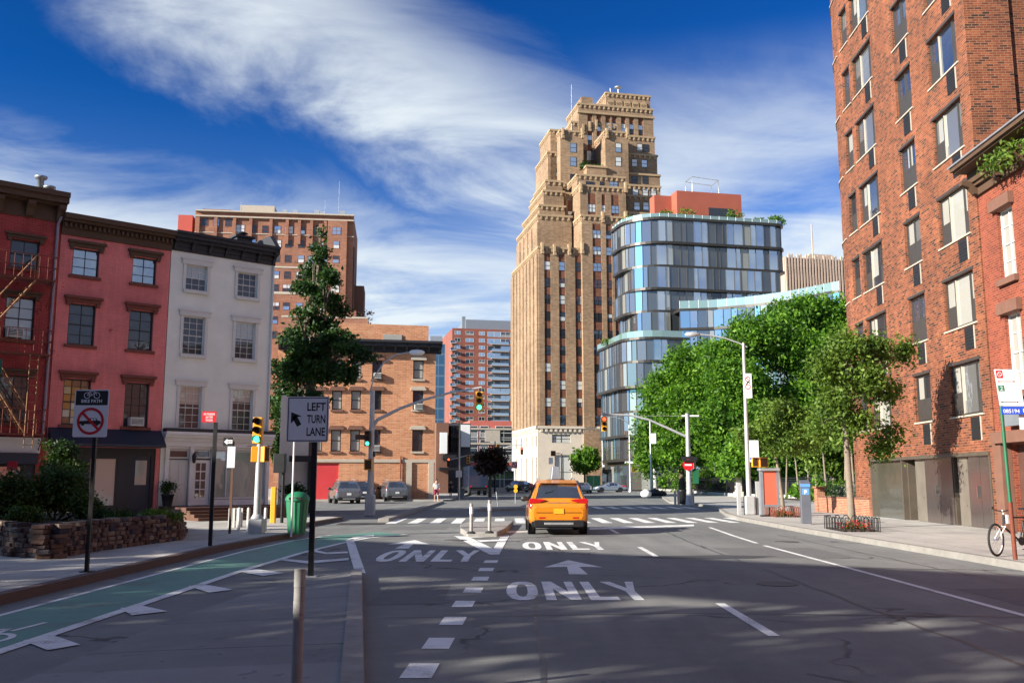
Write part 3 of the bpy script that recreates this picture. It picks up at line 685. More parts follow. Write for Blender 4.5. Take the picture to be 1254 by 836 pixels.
# ================================================================== OLD HOUSES ON THE LEFT
brick('paint_red', [(0, (0.40, 0.055, 0.050)), (1, (0.46, 0.075, 0.068))], (0.25, 0.028, 0.028), row=.07, wid=.21, bump=.45, stain=.4, ss=.45, patch=((.10, .018, .018), .56))
brick('paint_pink', [(0, (0.72, 0.20, 0.185)), (1, (0.77, 0.225, 0.205))], (0.64, 0.175, 0.16), row=.07, wid=.21, bump=.35, stain=.28, ss=.35, patch=((.36, .04, .035), .60))
m_, t_, b_ = newmat('paint_peeled'); co_ = objco(t_)
b_.inputs['Base Color'].default_value = (.30, .03, .03, 1)
ZT = [(9.9, 11.03), (7.07, 8.75), (3.86, 5.70)]
def house(name, label, x0, x1, ztop, wins, wallmat, holes=()):
    h = fthing(name, label, 'house', LF); b = MB()
    hs = [(a, c, z0, z1) for a, c in wins for z0, z1 in ZT] + list(holes)
    b.wall(x0, x1, 0, ztop, hs, 0, .2, 0, 0); shell(b, x0, x1, 0, 9.5, 0, ztop)
    b.build('wall', M[wallmat], h); return h
def hood(parent, x0, x1, z, mat, y=0, h=.2, p=.16, name='window_hood'):
    b = MB(); b.box(x0 - .16, x1 + .16, y - p * .5, y - .002, z + .03, z + .03 + h * .6); b.box(x0 - .22, x1 + .22, y - p, y - .002, z + .03 + h * .6 + .001, z + .03 + h)
    b.box(x0 - .12, x0 + .02, y - p * .6, y - .003, z - .1, z + .028); b.box(x1 - .02, x1 + .12, y - p * .6, y - .003, z - .1, z + .028)
    return b.build(name, M[mat], parent)
def wsill(parent, x0, x1, z, mat, y=0, name='window_sill', h=.12, p=.1):
    b = MB(); b.box(x0 - .1, x1 + .1, y - p, y + .12, z - h, z - .003); return b.build(name, M[mat], parent)

# --- dark red house with the fire escape
h1 = house('row_house', 'dark red painted house with an iron fire escape and wide brown cornice', -14.4, -9.64, 12.35, [(-11.42, -10.37), (-13.6, -12.55)], 'paint_red', [(-14.2, -9.95, .1, 2.66)])
cornice(-14.4, -9.55, 11.95, 13.05, [(.55, .06), (.62, .35), (.82, .62), (1, .75)], (4, .62, .5, .28), mat='cornice_brown', parent=h1)
for a, c in [(-11.42, -10.37), (-13.6, -12.55)]:
    for i, (z0, z1) in enumerate(ZT):
        window(h1, a, c, z0, z1, .12, 'frame_dark', 'pane_blind' if i == 1 else 'pane', 2, 4 if i else 2)
        hood(h1, a, c, z1, 'cornice_brown'); wsill(h1, a, c, z0, 'sill_brown')
b = MB(); b.box(-14.3, -9.9, -.35, .05, 2.72, 3.28); b.box(-14.3, -9.9, -.36, -.352, 3.2, 3.3, 1); b.build('shop_fascia', [M['ac_white'], M['frame_white']], h1)
b = MB(); b.box(-14.2, -9.95, .1, .18, .1, 2.66); b.box(-14.15, -10.0, -.5, .1, 2.3, 2.7); b.build('shopfront', M['navy'], h1)
window(h1, -12.2, -10.4, .7, 2.25, .03, 'frame_dark', 'pane_sky', 2, 1, False)
ac_unit(h1, -11.35, -10.78, 7.13, 7.5, .0)
b = MB(); b.tube([(-9.78, -.08, 3.2), (-9.78, -.08, 11.9)], .055, 8); b.tube([(-9.78, -.08, 11.9), (-9.7, -.25, 12.15)], .055, 8); b.build('downpipe', M['pane_blind'] if False else M['pm_pipe'] if 'pm_pipe' in M else pm('pm_pipe', (.28, .22, .26), .5), h1)
# flaked paint under the sills
fe = MB()
for zb in (9.35, 6.45, 3.4):
    for k in range(8): fe.box(-12.9, -9.95, -.95 + k * .12, -.93 + k * .12, zb, zb + .03)
    fe.box(-12.9, -12.86, -.97, -.01, zb - .04, zb); fe.box(-9.99, -9.95, -.97, -.01, zb - .04, zb); fe.box(-12.9, -9.95, -.99, -.955, zb - .04, zb + .03)
    for x in [-12.9 + .295 * i for i in range(11)]: fe.tube([(x, -.97, zb), (x, -.97, zb + .95)], .012, 5)
    for zz in (.5, .95):
        fe.tube([(-12.9, -.02, zb + zz), (-12.9, -.97, zb + zz), (-9.95, -.97, zb + zz), (-9.95, -.02, zb + zz)], .017, 5)
    for x in (-12.88, -9.97): fe.tube([(x, -.02, zb - .9), (x, -.9, zb - .03)], .02, 5)
fe.build('fire_escape', M['rust'], h1)
for n_, (x0_, z0_, x1_, z1_) in enumerate(((-10.55, 9.4, -12.6, 6.5), (-12.5, 6.45, -10.6, 3.45))):
    s_ = MB(); n = 11
    for side in (-.75, -.3): s_.tube([(x0_, side, z0_), (x1_, side, z1_)], .035, 5); s_.tube([(x0_, side, z0_ + 1.0), (x0_, side, z0_ + .02)], .02, 5); s_.tube([(x0_, side, z0_ + 1.0), (x1_, side, z1_ + .95)], .024, 5)
    for i in range(n): t = (i + .5) / n; x, z = x0_ + (x1_ - x0_) * t, z0_ + (z1_ - z0_) * t; s_.box(x - .1, x + .1, -.75, -.3, z - .012, z + .012)
    s_.build('escape_stair', M['rust_pale'], h1)
s_ = MB()
for x in (-10.35, -10.65): s_.tube([(x, -1.03, 2.9), (x, -1.03, 6.4)], .02, 5)
for i in range(11): s_.tube([(-10.35, -1.03, 3 + i * .32), (-10.65, -1.03, 3 + i * .32)], .013, 4)
s_.build('drop_ladder', M['rust_pale'], h1)
b = MB(); b.lathe([(.16, 13.05), (.16, 13.55), (.24, 13.56), (.24, 13.65), (.13, 13.66)], 12, (-9.95, 1.0, 0)); b.lathe([(.13, 13.0), (.13, 13.95), (.22, 13.96), (.26, 14.06), (.05, 14.12)], 12, (-10.25, 1.2, 0)); b.build('roof_vent', M['sign_grey_back'], h1)
b = MB(); b.box(-14.4, -9.6, .3, 9.4, 12.35, 13.0); b.build('parapet', M['cornice_brown'], h1)

# --- pink house over the navy shopfront
h2 = house('row_house', 'rose pink painted brick house above a navy shopfront', -9.62, -5.19, 11.7, [(-9.13, -8.1), (-6.76, -5.76)], 'paint_pink', [(-9.45, -5.35, .1, 3.0)])
cornice(-9.62, -5.17, 11.5, 12.3, [(.35, .08), (.62, .16), (.75, .40), (1, .55)], None, mat='cornice_brown', parent=h2, dentil=(11.8, .17, .09, .26))
k = 0
for a, c in [(-9.13, -8.1), (-6.76, -5.76)]:
    for i, (z0, z1) in enumerate(ZT):
        window(h2, a, c, z0, z1, .12, 'frame_dark', ('pane_sky', 'pane', 'pane_amber' if a < -9 else 'pane')[i], 2 if i < 2 else 3, (3, 4, 6)[i], i > 0)
        hood(h2, a, c, z1, 'cornice_brown' if i == 0 else 'sill_brown', h=.26, p=.2); wsill(h2, a, c, z0, 'sill_brown')
ac_unit(h2, -6.55, -6.02, 3.9, 4.25, .02)
b = MB(); b.prismx([(-.75, 3.02), (-.75, 3.12), (-.04, 3.74), (.0, 3.74), (.0, 3.02)], -9.58, -5.21); b.build('awning', M['navy'], h2)
b = MB(); b.wall(-9.45, -5.35, .1, 3.0, [(-7.95, -6.85, .62, 2.6), (-9.2, -8.3, .62, 2.6), (-6.3, -5.5, .2, 2.7)], .08, .1); b.build('shopfront', M['dark_trim'], h2)
pm('warm_room', (.30, .19, .08), .8, var=.3, vs=1.5)
b = MB(); b.quad((-7.95, .75, .62), (-6.85, .75, .62), (-6.85, .75, 2.6), (-7.95, .75, 2.6)); b.box(-7.9, -7.4, .4, .6, .65, 1.2); b.build('shop_display', M['warm_room'], h2)
gl = window(h2, -7.95, -6.85, .62, 2.6, .10, 'frame_dark', 'pane_blind', 1, 1, False, name='shop_window')
window(h2, -9.2, -8.3, .62, 2.6, .10, 'frame_dark', 'pane', 1, 1, False, name='shop_window')
b = MB(); b.box(-6.3, -5.5, .14, .18, .2, 2.7); d_ = b.build('door', M['navy'], h2)
b = MB(); b.box(-6.12, -5.66, .125, .139, 1.5, 2.5); b.build('door_glass', M['pane_blind'], d_)
b = MB(); b.box(-7.4, -5.9, 1.2, 3.0, 12.3, 12.34)
for i in range(6): b.box(-7.4 + .26 * i, -7.36 + .26 * i, 1.18, 1.2, 12.3, 12.75)
b.box(-7.4, -5.9, 1.15, 1.2, 12.7, 12.76); b.build('roof_rail', M['galv'], h2)

# --- white house
h3 = house('row_house', 'white stucco house with black cornice and cream shopfront', -5.16, -.36, 11.75, [(-4.48, -3.53), (-2.11, -1.17)], 'cream_wall', [(-4.95, -.30 - .15, .62, 3.1)])
cornice(-5.15, -.33, 11.55, 12.35, [(.25, .06), (.5, .12), (.66, .34), (.85, .5), (1, .58)], (6, .5, .36, .12), mat='dark_trim', parent=h3)
b = MB(); b.prismx([(-.5, 12.35), (0.2, 13.0), (2.2, 13.0), (2.2, 12.0), (-.5, 12.0)], -.55, -.33); b.box(-5.15, -.55, .3, 9.4, 11.75, 12.34); b.build('parapet', M['dark_trim'], h3)
b = MB(); b.box(-1.75, -1.0, 1.1, 1.7, 12.2, 12.95); b.box(-1.85, -.9, 1.0, 1.8, 12.952, 13.05); b.lathe([(.14, 13.05), (.14, 13.2), (.3, 13.21), (.02, 13.32)], 10, (-1.38, 1.4, 0)); b.build('chimney', M['dark_trim'], h3)
for a, c in [(-4.48, -3.53), (-2.11, -1.17)]:
    for i, (z0, z1) in enumerate(ZT):
        window(h3, a, c, z0, z1, .10, 'frame_white', 'pane', 3, (4, 6, 6)[i], True, .05, blind=(0, .45, .3, .5, 0, .42)[i + (3 if a < -4 else 0)])
        b = MB(); b.box(a - .13, a - .003, -.05, .09, z0, z1); b.box(c + .003, c + .13, -.05, .09, z0, z1); b.box(a - .2, c + .2, -.1, .09, z1 + .003, z1 + .2); b.box(a - .25, c + .25, -.13, .09, z1 + .201, z1 + .25); b.build('window_surround', M['frame_white'], h3)
        wsill(h3, a, c, z0, 'frame_white', h=.14, p=.14)
b = MB(); b.tube([(-.42, -.07, .6), (-.42, -.07, 11.5)], .05, 8); b.build('downpipe', M['frame_white'], h3)
cornice(-5.1, -.2, 3.12, 3.72, [(.35, .12), (.6, .22), (.8, .36), (1, .46)], None, name='shopfront_cornice', mat='white_paint', parent=h3)
b = MB(); b.box(-5.12, -.2, -.47, -.0, 3.73, 3.86); b.build('fascia_board', M['dark_trim'], h3)
b = MB()
for x in (-4.98, -3.92, -2.96, -.44): b.box(x - .0, x + .16, -.1, .12, .62, 3.11)
b.box(-4.95, -.45, .0, .12, 3.0, 3.11); b.box(-2.8, -.44, -.03, .12, .62, .86)
b.build('shopfront', M['white_paint'], h3)
d_ = MB().box(-4.8, -3.94, .06, .1, .64, 2.55).build('door', M['ac_white'], h3)
b = MB()
for x in (-4.7, -4.33):
    for z0, z1 in ((.8, 1.45), (1.55, 2.45)): b.box(x, x + .28, .045, .058, z0, z1)
b.build('door_panel', M['frame_white'], d_)
window(h3, -4.8, -3.94, 2.6, 2.98, .05, 'frame_white', 'pane', 1, 1, False, name='transom')
window(h3, -3.74, -2.98, 2.62, 2.98, .05, 'frame_white', 'pane', 1, 1, False, name='transom')
b = MB(); b.wall(-3.74, -2.98, .64, 2.55, [(-3.6 + .24 * i, -3.6 + .24 * i + .2, .95 + .38 * j, .95 + .38 * j + .33) for i in range(2) for j in range(4)], .05, .04); d_ = b.build('door', M['white_paint'], h3)
MB().quad((-3.74, .085, .64), (-2.98, .085, .64), (-2.98, .085, 2.55), (-3.74, .085, 2.55)).build('door_glass', M['pane'], d_)
glass('shop_pane', (.26, .30, .27), .04, .10)
window(h3, -2.8, -.46, .88, 2.98, .05, 'frame_white', 'shop_pane', 1, 1, False, .06, name='shop_window')
MB().box(-2.25, -2.21, .03, .1, .9, 2.98).build('mullion', M['white_paint'], h3)
b = MB(); b.tube([(-3.83, -.1, 2.75), (-3.83, -.3, 2.85)], .015, 5); b.lathe([(.02, 2.86), (.1, 2.7), (.07, 2.45), (.02, 2.4)], 6, (-3.83, -.3, 0)); b.build('wall_lantern', M['black_metal'], h3)
# porch and brown steps
b = MB(); b.box(-5.15, -.2, -3.1, -.004, 0.14, .62); b.build('porch', M['steps_brown'], h3)
b = MB()
for i in range(3): b.box(-5.15, -2.6, -3.1 - .42 * (i + 1), -3.1 - .42 * i - .002, .14, .50 - .12 * i)
b.build('steps', M['brown_wood'], h3)
# potted topiary by the first door
def potted(loc, label, name='potted_shrub', r=.25, h=.45, cr=.33, group=None, leaf='leaf_shrub', pot='dark_trim', n=700, cat='potted plant', tall=1.0, sd=3, size=.05):
    t = thing(name, label, cat, loc, 0, group); b = MB(); b.lathe([(r * .7, 0), (r, h), (r * 1.08, h), (r * 1.08, h + .05), (r * .9, h + .05), (r * .9, h - .03), (.01, h - .03)], 14); b.build('pot', M[pot], t)
    leaves('foliage', [(0, 0, h + cr * .9 * tall, cr, cr, cr * tall)], n, size, M[leaf], t, sd, cr * .4, 10); return t
p = LF.w(-4.95, -.5); potted((p.x, p.y, .62), 'dark clipped ball shrub in a black pot beside the white house door')
p = LF.w(-9.0, -1.0); potted((p.x, p.y, .14), 'leafy shrub in a dark pot before the navy shopfront', r=.3, cr=.5, n=900, sd=5)

# --- low pale annex and white panel behind the lane sign, further along
pA = PY(341, 588, 50); AF = Fr((pA.x, pA.y), 14)
an = fthing('annex', 'low pale wall block with a dark canopy beyond the white house', 'building', AF)
b = MB(); b.box(0, 1.5, 0, 2, .0, 6.1); b.box(0, .28, -.15, -.003, 0, 6.15); b.build('wall', M['white_paint'], an)
b = MB(); b.box(1.5, 1.72, -.3, 2, 0, 2.7); b.build('shopfront', M['dark_trim'], an)
b = MB(); b.box(.5, 1.74, -1.3, -.31, 2.65, 2.95); b.build('canopy', M['dark_trim'], an)
b = MB(); b.box(.1, 1.5, -2.2, -1.5, .0, .8); b.build('planter', M['concrete'], an)
p = AF.w(.8, -1.85)
t = thing('shrub', 'bushy green plant in the grey trough before the pale wall', 'shrub', (p.x, p.y, .75)); leaves('foliage', [(0, 0, .35, .6, .3, .45)], 900, .08, M['leaf_shrub'], t, 9, .3, 12)

# ================================================================== TALL BRICK BLOCK, RIGHT
brick('brick_block', [(0, (0.03, 0.010, 0.007)), (.13, (0.085, 0.020, 0.010)), (.26, (0.150, 0.034, 0.013)), (.75, (0.205, 0.050, 0.019)), (1, (0.265, 0.075, 0.028))], (0.27, 0.155, 0.085), row=.085, wid=.25, msize=.008, bump=.5, stain=.42, ss=.3)
brick('brick_red', [(0, (0.14, 0.026, 0.012)), (.5, (0.20, 0.038, 0.016)), (1, (0.25, 0.052, 0.022))], (0.33, 0.13, 0.08), row=.075, wid=.21, msize=.007, bump=.4, stain=.2)
rb = fthing('apartment_block', 'tall orange brick block with rounded far corner and bronze windows', 'building', RF)
C_ = [(-2.65, -.33, 3), (-5.82, -4.30, 2), (-10.6, -8.28, 3), (-12.05, -11.1, 1)]
ROWS = [3.86 + 3.01 * k for k in range(8)]; TOPZ = 30.0; WH = 1.76
holes = [(a, c, z, z + WH) for a, c, _ in C_ for z in ROWS] + [(-11.1, -.05, -.01, 2.48)]
b = MB(); b.wall(-12.6, .3, -.01, TOPZ, holes, 0, .22)
cxn, rr = -12.6, 4.2; segs = 7; curve = []
for i in range(segs + 1):
    th = math.pi / 2 * i / segs; curve.append((cxn - rr * math.sin(th), rr - rr * math.cos(th)))
CT = []
for i in range(segs):
    (xa, ya), (xb, yb) = curve[i], curve[i + 1]; ln = math.hypot(xb - xa, yb - ya)
    T = Matrix.Translation((xb, yb, 0)) @ Matrix.Rotation(math.atan2(ya - yb, xa - xb), 4, 'Z'); CT.append((T, ln)); b.T = T
    b.wall(0, ln, -.01, TOPZ, [(.12, ln - .08, z, z + WH) for z in ROWS] if i in (2, 5) else [], 0, .22)
b.T = None
b.quad((-16.8, 4.2, 0), (-16.8, 16, 0), (-16.8, 16, TOPZ), (-16.8, 4.2, TOPZ)); b.quad((.3, 0, 0), (.3, 16, 0), (.3, 16, TOPZ), (.3, 0, TOPZ)); b.quad((-16.8, 16, 0), (.3, 16, 0), (.3, 16, TOPZ), (-16.8, 16, TOPZ)); b.poly([(.3, 0, TOPZ), (.3, 16, TOPZ), (-16.8, 16, TOPZ)] + [(x, y, TOPZ) for x, y in reversed(curve)])
b.box(.301, .40, -.0, 1.5, 12.3, TOPZ - .3)
b.build('wall', M['brick_block'], rb)
b = MB(); b.quad((-12.6, .6, 2.6), (.2, .6, 2.6), (.2, .6, TOPZ - .1), (-12.6, .6, TOPZ - .1)); b.build('inner_wall', M['dark_trim'], rb)
rg = random.Random(5)
def bronze(a, c, z, kind, T=None):
    w = c - a; o = window(rb, a, c, z, z + WH, .1, 'frame_bronze', rg.choice(['pane_grey', 'pane_sky', 'pane_sky', 'pane', 'pane_grey', 'pane_blind']), 1, 1, False, .07, T=T)
    def piece(nm, mat, *q): MB().box(*q).build(nm, M[mat], o)
    if kind == 3:
        for s0, s1, pz in ((.07, w * .30, .9), (w * .80, w - .07, .9)):
            piece('lower_panel', 'frame_bronze', -w / 2 + s0, -w / 2 + s1, -.012, .03, .07, pz * .82 + .07)
        for x in (w * .30, w * .80): piece('mullion', 'frame_bronze', -w / 2 + x, -w / 2 + x + .06, -.014, .055, .07, WH - .07)
        piece('mullion', 'sill_pale', -w / 2 + w * .30 + .07, -w / 2 + w * .30 + .10, -.014, .05, .07, WH - .07)
    elif kind == 2:
        piece('mullion', 'frame_bronze', -.035, .035, -.014, .055, .07, WH - .07); piece('lower_panel', 'frame_bronze', -w / 2 + .07, -.036, -.012, .03, .07, .86); piece('lower_panel', 'frame_bronze', .036, w / 2 - .07, -.012, .03, .07, .86)
    else: piece('lower_panel', 'frame_bronze', -w / 2 + .07, w / 2 - .07, -.012, .03, .07, .87)
    if kind > 1 and rg.random() < .4:
        q = MB(); x0 = -w / 2 + w * rg.choice([.32, .1]); q.quad((x0, .035, .5), (x0 + w * .3, .035, .5), (x0 + w * .3, .035, WH - .08), (x0, .035, WH - .08)); q.build('blind', M['pane_blind'], o)
    return o
for a, c, kd in C_:
    for z in ROWS:
        bronze(a, c, z, kd)
        s = MB(); s.box(a - .1, c + .1, -.05, .12, z - .06, z - .003); s.build('window_sill', M['sill_pale'], rb)
        s = MB(); s.box(a - .06, c + .06, -.025, .18, z + WH + .003, z + WH + .1); s.build('lintel', M['frame_bronze'], rb)
        if kd > 1:
            x1 = c - .2; x0 = x1 - .68; s = MB(); s.box(x0, x1, -.02, .1, z - .86, z - .1); s.box(x1 + .002, x1 + .05, -.03, .1, z - .88, z - .1, 1)
            for i in range(6): s.box(x0 + .04, x1 - .04, -.03, -.021, z - .80 + i * .11, z - .76 + i * .11)
            s.build('air_vent', [M['black_plastic'], M['sill_pale']], rb)
for i in (2, 5):
    T, ln = CT[i]
    for z in ROWS: bronze(.12, ln - .08, z, 1, T)
b = MB()
for z in ROWS:
    for (xa, ya), (xb, yb), (T, ln) in zip(curve, curve[1:], CT): b.T = T; b.box(0, ln, -.05, .02, z - .06, z - .004)
b.T = None; b.build('string_course', M['sill_pale'], rb)
# steel garage front
m, t, bb = newmat('brushed_steel'); co = objco(t); mp = N(t, 'ShaderNodeMapping'); t.links.new(co, mp.inputs[0]); mp.inputs['Scale'].default_value = (30, 30, .6)
sn = noise(t, mp.outputs[0], 3, 3); bb.inputs['Metallic'].default_value = .85
t.links.new(ramp(t, sn, [(.3, (.20, .17, .16)), (.7, (.32, .27, .25))]), bb.inputs['Base Color']); t.links.new(mth(t, 'ADD', mth(t, 'MULTIPLY', sn, .22), .06), bb.inputs['Roughness'])
pm('bronze_panel', (.11, .09, .07), .4, metal=.3, var=.15, vs=2); pm('pale_steel', (.26, .23, .19), .3, metal=.5, var=.15, vs=2)
gf = MB(); gf.box(-11.1, -.05, -.06, .25, 2.483, 2.60); gf.box(-11.1, -11.0, -.03, .3, 0.14, 2.48); gf.box(-.14, -.05, -.03, .3, 0.14, 2.48); gf.build('garage_frame', M['bronze_panel'], rb)
for a, c in ((-5.42, -3.1), (-1.8, -.14)):
    d_ = MB().box(a, (a + c) / 2 - .008, .06, .1, .15, 2.48).box((a + c) / 2 + .008, c, .06, .1, .15, 2.48).build('garage_door', M['brushed_steel'], rb)
    MB().box((a + c) / 2 - .2, (a + c) / 2 - .16, .0, .058, 1.1, 1.5).build('handle', M['chrome'], d_)
MB().box(-11.0, -7.6, .12, .16, .15, 2.48).build('glazed_panel', M['pane_blind'] if False else glass('olive_glass', (.06, .055, .035), .08, .10), rb)
for q_ in ((-7.5, -7.42, .19, .5), (-3.1, -3.02, .1, .5), (-7.6, -7.5, -.02, .2), (-7.5, -5.42, .5, .55), (-3.1, -1.8, .5, .55), (-6.5, -5.6, .12, .2), (-2.75, -2.0, .12, .2)):
    MB().box(*q_, .15, 2.478).build('recess_panel', M['pale_steel'] if q_[2] == .12 else M['bronze_panel'], rb)

# --- lower brick neighbour at the right edge
nb = fthing('townhouse', 'lower red brick house at the right with brown cornice and lintels', 'house', RF)
NW = [(1.45 + 2.45 * i, 2.42 + 2.45 * i) for i in range(15)]; NZ = [(7.85, 10.05), (4.35, 6.75)]
b = MB(); b.wall(.32, 38, 0, 11.2, [(a, c, z0, z1) for a, c in NW for z0, z1 in NZ] + [(1.3, 2.9, .14, 2.75)], .04, .2); shell(b, .32, 38, .04, 12, 0, 11.2); b.build('wall', M['brick_red'], nb)
cornice(.3, 38, 10.9, 11.85, [(.3, .1), (.42, .22), (.8, .30), (.86, .75), (1, .85)], (24, .45, .6, .22), mat='cornice_brown', parent=nb, y=.04)
MB().box(.25, 38.05, -.87, .3, 11.853, 11.9).build('gutter', M['galv'], nb)
for a, c in NW:
    for z0, z1 in NZ:
        window(nb, a, c, z0, z1, .16, 'frame_white', 'pane_blind', 2, 4, True)
        MB().box(a - .16, c + .16, -.14, .03, z1 + .003, z1 + .36).build('lintel', M['brownstone'], nb); MB().box(a - .1, c + .1, -.10, .03, z0 - .2, z0 - .003).build('window_sill', M['brownstone'], nb)
b = MB(); b.box(.4, .75, -.12, .03, .14, 3.0); b.box(.95, 1.28, -.3, .03, .14, 2.8); b.box(2.92, 3.25, -.3, .03, .14, 2.8); b.box(.9, 3.3, -.42, .03, 2.803, 3.15); b.build('door_surround', M['brownstone'], nb)
d_ = MB().box(1.3, 2.9, .2, .25, .14, 2.75).build('door', M['steps_brown'], nb); MB().box(2.55, 2.6, .12, .198, 1.1, 1.3).build('handle', M['chrome'], d_)
b = MB(); b.box(1.5, 5.0, -.25, .03, 3.3, 3.36); b.box(1.5, 5.0, -.25, -.21, 3.36, 3.95); b.build('balcony', M['sign_grey_back'], nb)
p = RF.w(3.5, -.55); t = thing('climbing_vine', 'green vine hanging under the brown cornice of the right hand house', 'vine', (p.x, p.y, 11.2))
leaves('foliage', [(0, 0, 0, .25, 1.6, .28), (0.1, -1.8, .1, .3, 1.0, .3)], 1100, .07, M['leaf_street'], t, 31, .25, 10)

# ================================================================== BUILDINGS BEYOND
FWM = {}
def far_windows(parent, rects, frame='frame_dark', pane='pane_mixed', cap=100, proud=.06, split=True, name='window'):
    """rects: (x0, x1, z0, z1, T) on a face plane y=0 (outside is -y) placed by T"""
    rects = sorted(rects, key=lambda r: -(r[1] - r[0]) * (r[3] - r[2])); rest = MB(); rg = random.Random(len(rects))
    panes = pane if isinstance(pane, (list, tuple)) else [pane]
    def shape(b, x0, x1, z0, z1, k):
        f = .07; b.box(x0, x1, -proud, .02, z0, z0 + f); b.box(x0, x1, -proud, .02, z1 - f, z1); b.box(x0, x0 + f, -proud, .02, z0 + f, z1 - f); b.box(x1 - f, x1, -proud, .02, z0 + f, z1 - f)
        zm = (z0 + z1) / 2
        if split: b.box(x0 + f, x1 - f, -proud, .02, zm - .035, zm + .035)
        if x1 - x0 > 1.5: xm = (x0 + x1) / 2; b.box(xm - .04, xm + .04, -proud - .005, .02, z0 + f, z1 - f)
        b.quad((x0 + f, -.012, z0 + f), (x1 - f, -.012, z0 + f), (x1 - f, -.012, zm), (x0 + f, -.012, zm), 1 + k)
        b.quad((x0 + f, -.016, zm), (x1 - f, -.016, zm), (x1 - f, -.016, z1 - f), (x0 + f, -.016, z1 - f), 1 + (k + (1 if rg.random() < .3 else 0)) % len(panes))
    for i, (x0, x1, z0, z1, T) in enumerate(rects):
        k = rg.randrange(len(panes))
        if i < cap:
            w, h = round(x1 - x0, 1), round(z1 - z0, 1); key = (w, h, frame, tuple(panes), k, proud, split)
            if key not in FWM:
                b = MB(); shape(b, -w / 2, w / 2, 0, h, k); o = b.build(name, [M[frame]] + [M[q] for q in panes]); FWM[key] = o.data
            else: o = bpy.data.objects.new(name, FWM[key]); COL.objects.link(o)
            o.parent = parent; L0 = Matrix.Translation(((x0 + x1) / 2, 0, z0)); o.matrix_local = (T @ L0) if T is not None else L0
        else: rest.T = T; shape(rest, x0, x1, z0, z1, k)
    if rest.v: tag(rest.build(name, [M[frame]] + [M[q] for q in panes], parent), kind='stuff')
IM = Matrix.Identity(4)
glass('pane_sky2', (.05, .08, .12), .05, .5)
glass('pane_white', (.55, .55, .52), .1, .08)

# --- orange brick corner building
brick('brick_orange', [(0, (0.42, 0.15, 0.065)), (.5, (0.50, 0.20, 0.095)), (1, (0.56, 0.25, 0.13))], (0.50, 0.30, 0.18), row=.15, wid=.45, msize=.02, bump=.3, stain=.18, ss=.25)
pO = PY(532, 588, 80.5); OF = Fr((pO.x, pO.y), 12)
ob = fthing('corner_building', 'orange brick corner building with black bracketed cornice and red garage', 'building', OF)
ow = []
for u0, u1 in ((352, 364), (385, 396), (406.5, 419), (430, 442), (455, 467), (505.5, 518.5)):
    for v0, v1 in ((441, 464), (478, 501.5), (526, 552.5)):
        x0, z1 = OF.at(u0, v0); x1, z0 = OF.at(u1, v1); xa = OF.at((u0 + u1) / 2, 490)[0]; w = (OF.at(u1, 490)[0] - OF.at(u0, 490)[0]); ow.append((xa - w / 2, xa + w / 2, z0, z1))
OX0 = OF.at(338, 500)[0]; OZ = OF.at(500, 431)[1]
gx0, gz = OF.at(381, 567); gx1, _ = OF.at(415, 567)
b = MB(); b.wall(OX0, 0, 0, OZ, [(a, c, z0, z1) for a, c, z0, z1 in ow] + [(gx0, gx1, -.01, gz)], 0, .25); shell(b, OX0, 0, 0, 14, 0, OZ)
b.build('wall', M['brick_orange'], ob)
MB().box(gx0, gx1, .12, .2, 0, gz).build('garage_door', pm('red_door', (.52, .035, .04), .6, var=.08, vs=.8), ob)
for a, c, z0, z1 in ow:
    window(ob, a, c, z0, z1, .13, 'frame_dark', random.Random(int(a * 7 + z0 * 3)).choice(['pane', 'pane_sky', 'pane_blind']), 1, 1, True, .08)
    b = MB(); b.box(a - .2, c + .2, -.22, -.003, z1 + .01, z1 + .2); b.box(a - .12, c + .12, -.10, -.003, z1 + .201, z1 + .34); b.box(a - .1, c + .1, -.12, -.003, z0 - .17, z0 - .01); b.build('window_hood', M['brownstone'] if a < -3 else M['sill_pale'], ob)
for q in (12, 14, 17 - 1):
    a, c, z0, z1 = ow[q]; ac_unit(ob, a + .15, c - .05, z0 + .02, z0 + .5, -.0)
zc = OF.at(500, 431)[1]; zt = OF.at(500, 418.5)[1]
cornice(OX0, .45, zc - .1, zt, [(.35, .1), (.5, .35), (.8, .8), (1, 1.0)], (14, .7, .8, .2), mat='dark_trim', parent=ob)
b = MB(); b.box(OF.at(400, 400)[0], OF.at(526, 400)[0], .6, 12, OZ, OF.at(480, 396)[1]); b.build('roof_storey', M['brick_orange'], ob)
MB().box(OF.at(470, 400)[0], OF.at(493, 400)[0], .5, .59, OF.at(470, 416)[1], OF.at(470, 408)[1]).build('roof_window', M['pane_blind'], ob)
b = MB(); zb = OF.at(500, 566)[1]; b.box(OX0, .06, -.08, -.003, zb, zb + .25)
for u in (501, 528): x = OF.at(u, 590)[0]; b.box(x - .25, x + .2, -.14, -.003, 0.0, zb)
b.build('base_band', M['sill_pale'], ob)
p = OF.at(490, 590)[0]; MB().tube([(p, -.12, 1.2), (p, -.12, OF.at(483, 558)[1])], .07, 6).build('downpipe', M['rust'], ob)

